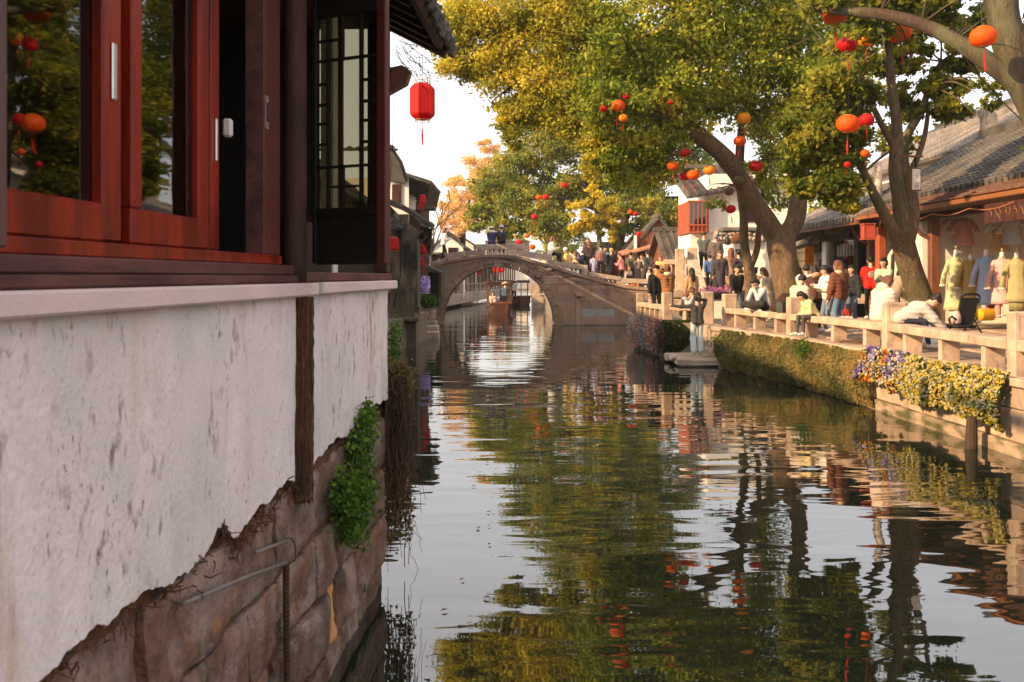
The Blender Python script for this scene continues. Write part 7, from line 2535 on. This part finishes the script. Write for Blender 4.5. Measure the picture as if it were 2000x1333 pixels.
bt = make_boat('sampan', 'brown wooden canopied sampan with standing rower under the arch', (X_at(975, 58.5), 58.5, 0.0), .06)
b2 = dup(bt, (X_at(1006, 78), 78, 0), .3, None, 'second wooden sampan farther along the canal')
person('rower in conical straw hat and blue jacket standing at the stern', (X_at(986, 56.3), 56.3, .28), 75, (.06, .09, .12), BLACK, 'stand', 'row', '', .02, 8, 0, 5, 'short', None, 'conical', (.66, .46, .22), far=True, tall=1.02)
person('passenger in beige sitting low in the sampan', (X_at(963, 57.2), 57.2, .5), 270, (.50, .36, .30), BLACK, 'sit', 'lap', '', .03, 6, 0, 0, 'bob', M_hairb, far=True, tall=1.0)
person('second rower in pale shirt leaning on an oar in the farther sampan', (X_at(1004, 76.4), 76.4, .28), 60, (.5, .47, .45), BLACK, 'stand', 'row', '', .02, 14, 0, 5, 'short', None, 'conical', (.6, .5, .38), far=True, tall=1.05)
MB().tube([P(995, 552, 56), P(992, 580, 55.6), P(989, 612, 55.2)], [.025, .03, .06], 6, flat=.5).obj('oar', M_brown, None, label='long wooden oar dipping into the water behind the sampan', category='oar')
MB().tube([P(1014, 548, 76), P(1006, 565, 75.5), P(1000, 585, 75)], [.03, .03, .06], 6, flat=.5).obj('oar', M_brown, None, label='oar of the farther sampan held aslant', category='oar')

# ================================================================ DRESSES AND SHOP THINGS
M_neck = mat('white mannequin', (.78, .72, .66), .5, .05, 8)


def make_dress(label, px, Y, py_top, py_hem, body, under=None, sleeves='long', flare=1.25, pattern=None, rz=.0, cat='dress', stand=True):
    c = P(px, py_hem, Y); top = P(px, py_top, Y)
    Hd = top.z - c.z
    d = local_thing('dress', label, cat, c, math.radians(-25) + rz, 1.0, 'dresses shown in the shop')
    mcl = mat('dress cloth %s' % label[:18], body, .75, .12, 9, pattern, 22, .25, 50, spec=.25)
    w_ = .155
    prof = [(w_ * flare * 1.05, 0), (w_ * flare, Hd * .08), (w_ * 1.05, Hd * .45), (w_ * .86, Hd * .64), (w_ * 1.0, Hd * .80), (w_ * .98, Hd * .90), (w_ * .42, Hd * .975), (w_ * .34, Hd * 1.03)]
    MB().lathe(prof, n=26, sy=.55, rib=.035, ribn=8).obj('bodice', mcl, d, smooth=True)
    if sleeves:
        ln = .52 if sleeves == 'long' else .25
        for s in (-1, 1):
            a = Vector((s * .13, 0, Hd * .90)); e = a + Vector((s * .10, -.03, -ln * .55)); w2 = a + Vector((s * .13, -.06, -ln))
            MB().tube([a + Vector((-s * .05, 0, .02)), a, e, w2], [.045, .055, .052, .062], 9).obj('sleeve', mcl, d, smooth=True)
            MB().lathe([(.066, -.02), (.07, 0), (.066, .02)], w2, 9).obj('cuff', mat('fur trim', (.74, .66, .58), .95, .15, 40, None, 1, .6, 90), d, smooth=True)
    if stand:
        MB().lathe([(.05, Hd * .98), (.042, Hd * 1.04), (.045, Hd * 1.09), (.02, Hd * 1.12), (.0001, Hd * 1.12)], n=10).obj('neck', M_neck, d, smooth=True)
        MB().ell((0, 0, Hd * 1.16), (.018, .018, .03), n=8).obj('neck_knob', M_gold, d)
        MB().tube([(0, 0, .02), (0, 0, -.22)], .015, 6).obj('stand_pole', M_metal, d)
        MB().lathe([(.16, -.24), (.16, -.22), (.02, -.215)], n=14).obj('stand_base', M_metal, d)
    if under is not None:
        MB().lathe([(w_ * .92, -.16), (w_ * .9, .05)], n=20, sy=.5, rib=.05, ribn=7).obj('underskirt', mat('underskirt %s' % label[:14], under, .8, .15, 12), d, smooth=True)
    return d


make_dress('mint and pale yellow layered robe nearest the white pillar', 1867, 21.3, 500, 606, (.50, .46, .27), (.45, .60, .50), 'long', 1.5)
make_dress('mustard yellow dress between the mint robe and the blue one', 1896, 21.0, 507, 590, (.42, .27, .08), None, 'long', 1.1)
make_dress('plain light blue long dress in the middle of the display', 1926, 20.3, 499, 596, (.34, .42, .58), None, 'long', 1.2)
make_dress('dusty pink patterned long dress right of the blue one', 1957, 19.7, 503, 594, (.58, .34, .32), None, 'long', 1.2, (.66, .42, .40))
make_dress('olive yellow dress at the right end of the display', 1986, 19.2, 503, 590, (.36, .31, .15), (.26, .22, .10), 'long', 1.25)
make_dress('pink jacket and skirt set hung high on the shop wall', 1884, 22.4, 428, 480, (.58, .32, .30), (.45, .36, .34), 'short', 1.3, None, .2, 'clothes', False)
make_dress('beige blouse hung high beside the pink set', 1866, 22.55, 430, 455, (.66, .54, .42), None, 'short', 1.0, None, .2, 'clothes', False)
make_dress('long tan skirt hung at the upper right of the shop', 1952, 21.6, 446, 492, (.56, .34, .14), None, None, 1.3, None, .1, 'clothes', False)
make_dress('silvery blue quilted top hung high on the right', 1976, 21.2, 428, 478, (.48, .52, .56), None, 'short', 1.1, None, .1, 'clothes', False)
make_dress('white fur trimmed grey top hung above the tan skirt', 1953, 21.4, 428, 446, (.60, .60, .60), None, 'short', 1.3, None, .1, 'clothes', False)
# clothes rail with white garments in the next bay
rk = thing('clothes_rail', 'clothes rail of white garments between the pale stems and pillar', 'clothes rail', (9.9, 24.3, ZF))
MB().tube([(9.75, 23.3, 2.95), (9.75, 25.6, 2.95)], .018, 6).obj('bar', M_brown, rk)
for y in (23.3, 25.6):
    MB().tube([(9.75, y, ZF), (9.75, y, 2.95)], .018, 6).obj('upright', M_brown, rk)
for k in range(9):
    y = 23.45 + k * .25
    MB().lathe([(.20, 1.9), (.17, 2.3), (.15, 2.7), (.04, 2.86)], (9.75, y, 0), 12, sy=.3, rib=.06, ribn=5).obj('garment', mat('white garment', (.70, .62, .54), .85, .1, 12) if k % 3 else mat('mint garment', (.45, .58, .52), .85, .1, 12), rk, smooth=True)
MB().lathe([(.16, 0), (.165, .02), (.165, .34), (.16, .36)], (0, 0, 0), 16).obj('bolster_cushion', mat('yellow bolster', (.62, .34, .02), .8, .12, 12), None, smooth=True, label='yellow cylindrical cushion lying on the dress shop step', category='cushion')
o = bpy.data.objects['bolster_cushion']; o.location = P(1912, 615, 20.0) ; o.rotation_euler = (0, math.radians(90), .3); o.scale = (.75, .75, .9)
MB().lathe([(.10, 0), (.15, .02), (.16, .20), (.15, .22), (.12, .20)], (0, 0, 0), 14).obj('red_basket', mat('red basket', (.40, .03, .03), .7, .15, 12), None, smooth=True, label='small red round basket behind the yellow cushion', category='basket', ).location = P(1943, 603, 20.6)
MB().lathe([(.06, 0), (.062, .02), (.06, .22), (.035, .26), (.035, .30), (.0001, .30)], (0, 0, 0), 12).obj('pink_flask', mat('pink flask', (.60, .26, .20), .5, .08, 12), None, smooth=True, label='upright pink flask standing on the step below the pink dress', category='flask').location = P(1949, 621, 20.0)
# stroller
sr = local_thing('stroller', 'black folding stroller seen from behind beside the bench railing', 'stroller', (X_at(1884, 18.0), 18.0, ZP + .03), .25, 1.02)
M_frame = mat('black stroller frame', (.012, .012, .013), .35, .1, 10, None, 1, 0, 5, spec=.5)
M_fab = mat('black stroller fabric', (.016, .015, .016), .85, .2, 25, None, 1, .3, 60)
sf = lambda a, b, c: Vector((a, b + .32 * (c - .35), c))
MB().box(-.19, .19, -.02, .025, .32, .80, lambda a, b, c: Vector((a + .22 * (c - .35), b, c)), bev=.02).obj('backrest', M_fab, sr)
MB().box(-.30, .10, -.2, .18, .27, .33, bev=.02).obj('seat', M_fab, sr)
MB().tube([(-.10, -.02, .80), (-.02, -.03, .86), (.12, -.03, .87), (.26, -.02, .86), (.31, -.01, .82), (.28, 0, .70)], .022, 8).obj('handle', M_frame, sr)
MB().tube([(-.14, -.03, .38), (-.30, -.05, .48), (-.36, -.05, .44), (-.32, -.03, .36)], .018, 8).obj('armrest', M_frame, sr)
for y in (-.2, .18):
    MB().tube([(-.42, y, .04), (-.1, y, .30), (.10, y, .45)], .013, 6).obj('leg', M_frame, sr)
    MB().tube([(.30, y, .04), (.12, y, .28), (.06, y, .40)], .013, 6).obj('leg', M_frame, sr)
    for x in (-.42, .30):
        w_ = MB().tube([(x, y - .02, .05), (x, y + .02, .05)], .05, 12).obj('wheel', M_frame, sr)
MB().tube([(-.42, -.2, .05), (-.42, .18, .05)], .01, 6).obj('axle', M_frame, sr)
MB().tube([(.30, -.2, .05), (.30, .18, .05)], .01, 6).obj('axle', M_frame, sr)
MB().box(-.26, -.05, -.16, .14, .10, .22, bev=.03).obj('basket', M_fab, sr)
MB().lathe([(.0001, 0), (.08, .03), (.075, .16), (.04, .24), (.0001, .25)], (-.16, 0, .33), 10, sy=.8).obj('blanket', mat('pink white blanket', (.62, .42, .38), .9, .2, 16), sr, smooth=True)
# white planter with dark lattice panel
pb = thing('lattice_planter', 'white square box with dark lattice panel beside the stroller', 'planter', P(1825, 640, 18.0))
c = P(1825, 640, 18.0); c.z = ZP
fr = frame_fn((c.x, c.y, ZP + .02), (1, -.1, 0))
MB().box(-.17, .17, -.15, .15, 0, .34, fr, bev=.015).obj('box', M_white, pb)
MB().box(-.01, .155, -.156, -.150, .12, .31, fr).obj('panel', M_black, pb)
for (a0, z0, a1, z1) in ((0, .13, .07, .30), (.07, .13, .14, .30), (.07, .13, .0, .30), (.14, .13, .07, .30), (0, .215, .15, .215)):
    MB().tube([fr(a0, -.159, z0), fr(a1, -.159, z1)], .005, 4).obj('lattice_bar', M_brown, pb)


# bags
def tote(label, loc, rz, body, s=(.15, .07, .28), handle=(.5, .03, .03), cat='bag', name='tote_bag', swirl=False, kind='tote'):
    t = local_thing(name, label, cat, loc, rz, 1.0, 'bags people carry')
    w_, d_, h_ = s
    if kind == 'tote':
        mb = MB()
        vs = []
        for z, k in ((0, .92), (h_ * .5, 1.03), (h_, 1.0)):
            for a, b in ((-1, -1), (1, -1), (1, 1), (-1, 1)):
                vs.append((a * w_ * k, b * d_ * (k if z < h_ else .8), z))
        mb.add(vs, [(3, 2, 1, 0), (0, 1, 5, 4), (1, 2, 6, 5), (2, 3, 7, 6), (3, 0, 4, 7), (4, 5, 9, 8), (5, 6, 10, 9), (6, 7, 11, 10), (7, 4, 8, 11), (8, 9, 10, 11)])
        mb.obj('body', cloth(body), t)
        for b in (-.8, .8):
            MB().tube([(-w_ * .45, d_ * b, h_ - .01), (-w_ * .3, d_ * b, h_ + .10), (0, d_ * b * .4, h_ + .14), (w_ * .3, d_ * b, h_ + .10), (w_ * .45, d_ * b, h_ - .01)], .009, 5).obj('handle', cloth(handle), t)
        if swirl:
            f_ = lambda a, z: Vector((a, -d_ * 1.035, z))
            pa = [f_(-w_ * .9, .01)] + [f_(w_ * (-.9 + 1.7 * q), .12 - .07 * math.sin(q * 3.1)) for q in np.linspace(0, 1, 9)] + [f_(w_ * .8, .01)]
            MB().prism(pa, (0, -.003, 0)).obj('printed_wave', cloth((.75, .16, .02)), t)
            pc = [f_(w_ * .9, .02)] + [f_(w_ * (.9 - 1.2 * q), .19 - .10 * q + .02 * math.sin(q * 6)) for q in np.linspace(0, 1, 8)] + [f_(w_ * .2, .05)]
            MB().prism(pc, (0, -.005, 0)).obj('printed_wave', cloth((.02, .22, .32)), t)
            MB().lathe([(.016, 0), (.016, .004)], f_(-w_ * .1, .155) + Vector((0, -.004, 0)), 10).obj('printed_dot', cloth((.7, .05, .03)), t)
    else:
        mb = MB()
        mb.box(-w_, w_, -d_, d_, 0, h_, bev=min(w_, d_) * .6)
        mb.obj('body', cloth(body), t)
        MB().box(-w_ * .7, w_ * .7, d_, d_ + .035, h_ * .1, h_ * .5, bev=.015).obj('pocket', cloth(body), t)
        for a in (-1, 1):
            MB().tube([(a * w_ * .6, -d_, h_ * .92), (a * w_ * .65, -d_ - .10, h_ * .95), (a * w_ * .65, -d_ - .13, h_ * .6), (a * w_ * .6, -d_, h_ * .2)], .015, 5).obj('strap', cloth(handle), t)
    return t


tote('white paper shopping bag with orange and teal wave print and red handles', (X_at(1651, 20.25), 20.25, ZP + .17), .1, (.74, .68, .62), (.125, .06, .26), (.5, .06, .03), swirl=True)
x_, y_, z_ = on_rail(1530, '')
tote('slumped dark grey tote on the stone bench beside the bent brown coat', (x_ - .05, y_ - .1, z_ + .0), .6, (.06, .065, .07), (.20, .09, .24), (.03, .03, .03))
tote('small white plastic bag hanging behind the man in the dark grey coat', at(1267, 44.75, dz(1267) + .38), .2, (.72, .70, .70), (.09, .05, .28), (.6, .6, .6))
tote('white drink bag with green handle held beside the dark shop post', (X_at(1678, 25.2), 25.2, ZP + .55), .1, (.66, .56, .44), (.12, .06, .24), (.05, .35, .06))
tote('pink grey backpack on the man in the grey jacket', at(1170, YD - .20, dz(1170) + .80), -.3, (.36, .17, .16), (.16, .09, .42), (.1, .05, .05), name='backpack', kind='pack')
tote('dark olive backpack worn by the hatted companion on the bridge', (bx(982), YB - .05, bz(477) + .06), 3.1, (.03, .035, .025), (.14, .09, .40), BLACK, name='backpack', kind='pack')
tote('black backpack on the man going up the stairs', at(1448, 32.72, 1.45 + .75), 3.0, (.03, .03, .035), (.15, .09, .40), BLACK, name='backpack', kind='pack')
# emblem on the red jacket
rj = [o for o in bpy.data.objects if o.get('label', '').startswith('man in bright red jacket')][0]
mb = MB()
for r0, r1 in ((.075, .085), (.045, .052)):
    vs = []
    for j in range(20):
        a = 2 * math.pi * j / 20
        vs += [(r0 * math.cos(a), .0, r0 * math.sin(a)), (r1 * math.cos(a), 0, r1 * math.sin(a)), (r1 * math.cos(a), -.06, r1 * math.sin(a)), (r0 * math.cos(a), -.06, r0 * math.sin(a))]
    mb.add(vs, [(j * 4, j * 4 + 1, ((j + 1) % 20) * 4 + 1, ((j + 1) % 20) * 4) for j in range(20)] + [(j * 4 + 1, j * 4 + 2, ((j + 1) % 20) * 4 + 2, ((j + 1) % 20) * 4 + 1) for j in range(20)])
for k in range(6):
    a = k * math.pi / 3
    mb.box(-.008, .008, -.06, 0, -.04, .04, lambda p, q, r, a=a: Vector((p * math.cos(a) - r * math.sin(a), q, p * math.sin(a) + r * math.cos(a))))
em = mb.obj('emblem', cloth((.75, .68, .62)), rj, label='round white emblem printed on the back')
em.location = (0, .162, 1.24)
# brown ball hung on the hut
MB().ell((0, 0, 0), (.21, .21, .21), n=14).obj('hanging_ball', mat('brown needle ball', (.12, .05, .025), .95, .4, 30, None, 1, 1.0, 60), None, smooth=True, label='round brown bristly ball hanging from the rubble roof hut', category='ball').location = P(1440, 466, 37.6)
# orange banner in front of the dark brick wall
ob = thing('orange_banner', 'orange and yellow vertical banner beside the dark brick wall', 'banner', P(1581, 522, 29.3))
c = P(1581, 500, 29.3)
MB().box(c.x - .13, c.x + .13, c.y - .01, c.y + .01, c.z - .32, c.z + .28).obj('cloth', mat('orange banner', (.72, .20, .02), .8, .15, 4, (.80, .40, .04), 3, .1, 20, trans=.2), ob)
MB().tube([c + Vector((-.15, 0, .29)), c + Vector((.15, 0, .29))], .012, 5).obj('rod', M_wood, ob)
# dead vine bent over the hedge
MB().tube(spline([P(1682, 668, 17.9), P(1658, 667, 18.2), P(1643, 668, 18.3), P(1634, 685, 18.3), P(1627, 705, 18.3), P(1621, 728, 18.3)], 4), .022, 7).obj('dead_vine', M_coir, None, smooth=True, label='thick brown dead vine bent over the hedge top', category='vine')
MB().tube([P(1483, 753, 19.8), P(1490, 756.5, 19.75), P(1502, 757, 19.75)], .012, 5).obj('floating_twig', M_rail, None, label='pale twig floating on the water near the hedge', category='twig')
# sagging cables across the trees
MB().tube(spline([P(1560, 20, 17), P(1640, 115, 17), P(1700, 110, 17), P(1740, 60, 17), P(1765, -20, 17)], 6), .006, 4).obj('sagging_cable', M_grey_pipe, None, label='thin sagging cable strung between lanterns and stems', category='cable')
for lab, pts in (('sagging wire carrying the lantern cluster left of the big limb', [P(1262, 262, 23.6), P(1314, 300, 23.5), P(1354, 312, 23.3), P(1400, 296, 23.6)]),
                 ('sagging wire crossing from the forked tree to the right edge lantern', [P(1748, 20, 16), P(1800, 52, 15), P(1860, 58, 14.2), P(1925, 38, 13.4)]),
                 ('long thin cable slung from the white house to the big tree', [P(1385, 372, 40.5), P(1440, 392, 34), P(1520, 372, 26)]),
                 ('thin dark cable running past the shop eave to the flue pipe', [P(1600, 408, 27), P(1665, 412, 26), P(1730, 372, 25.6)])):
    MB().tube(spline(pts, 6), .007, 4).obj('sagging_cable', M_wire, None, label=lab, category='cable')

# ================================================================ AIR
hz_m = bpy.data.materials.new('thin warm haze')
hz_m.use_nodes = True
hz_m.node_tree.nodes.clear()
hz_o = hz_m.node_tree.nodes.new('ShaderNodeOutputMaterial')
hz_v = hz_m.node_tree.nodes.new('ShaderNodeVolumePrincipled')
hz_v.inputs['Color'].default_value = (.95, .90, .82, 1)
hz_v.inputs['Density'].default_value = .0004
hz_m.node_tree.links.new(hz_v.outputs[0], hz_o.inputs['Volume'])
MB().box(-450, 450, -30, 720, -2.0, 26).obj('haze', hz_m, None, kind='stuff', label='thin warm haze filling the canal air', category='haze')
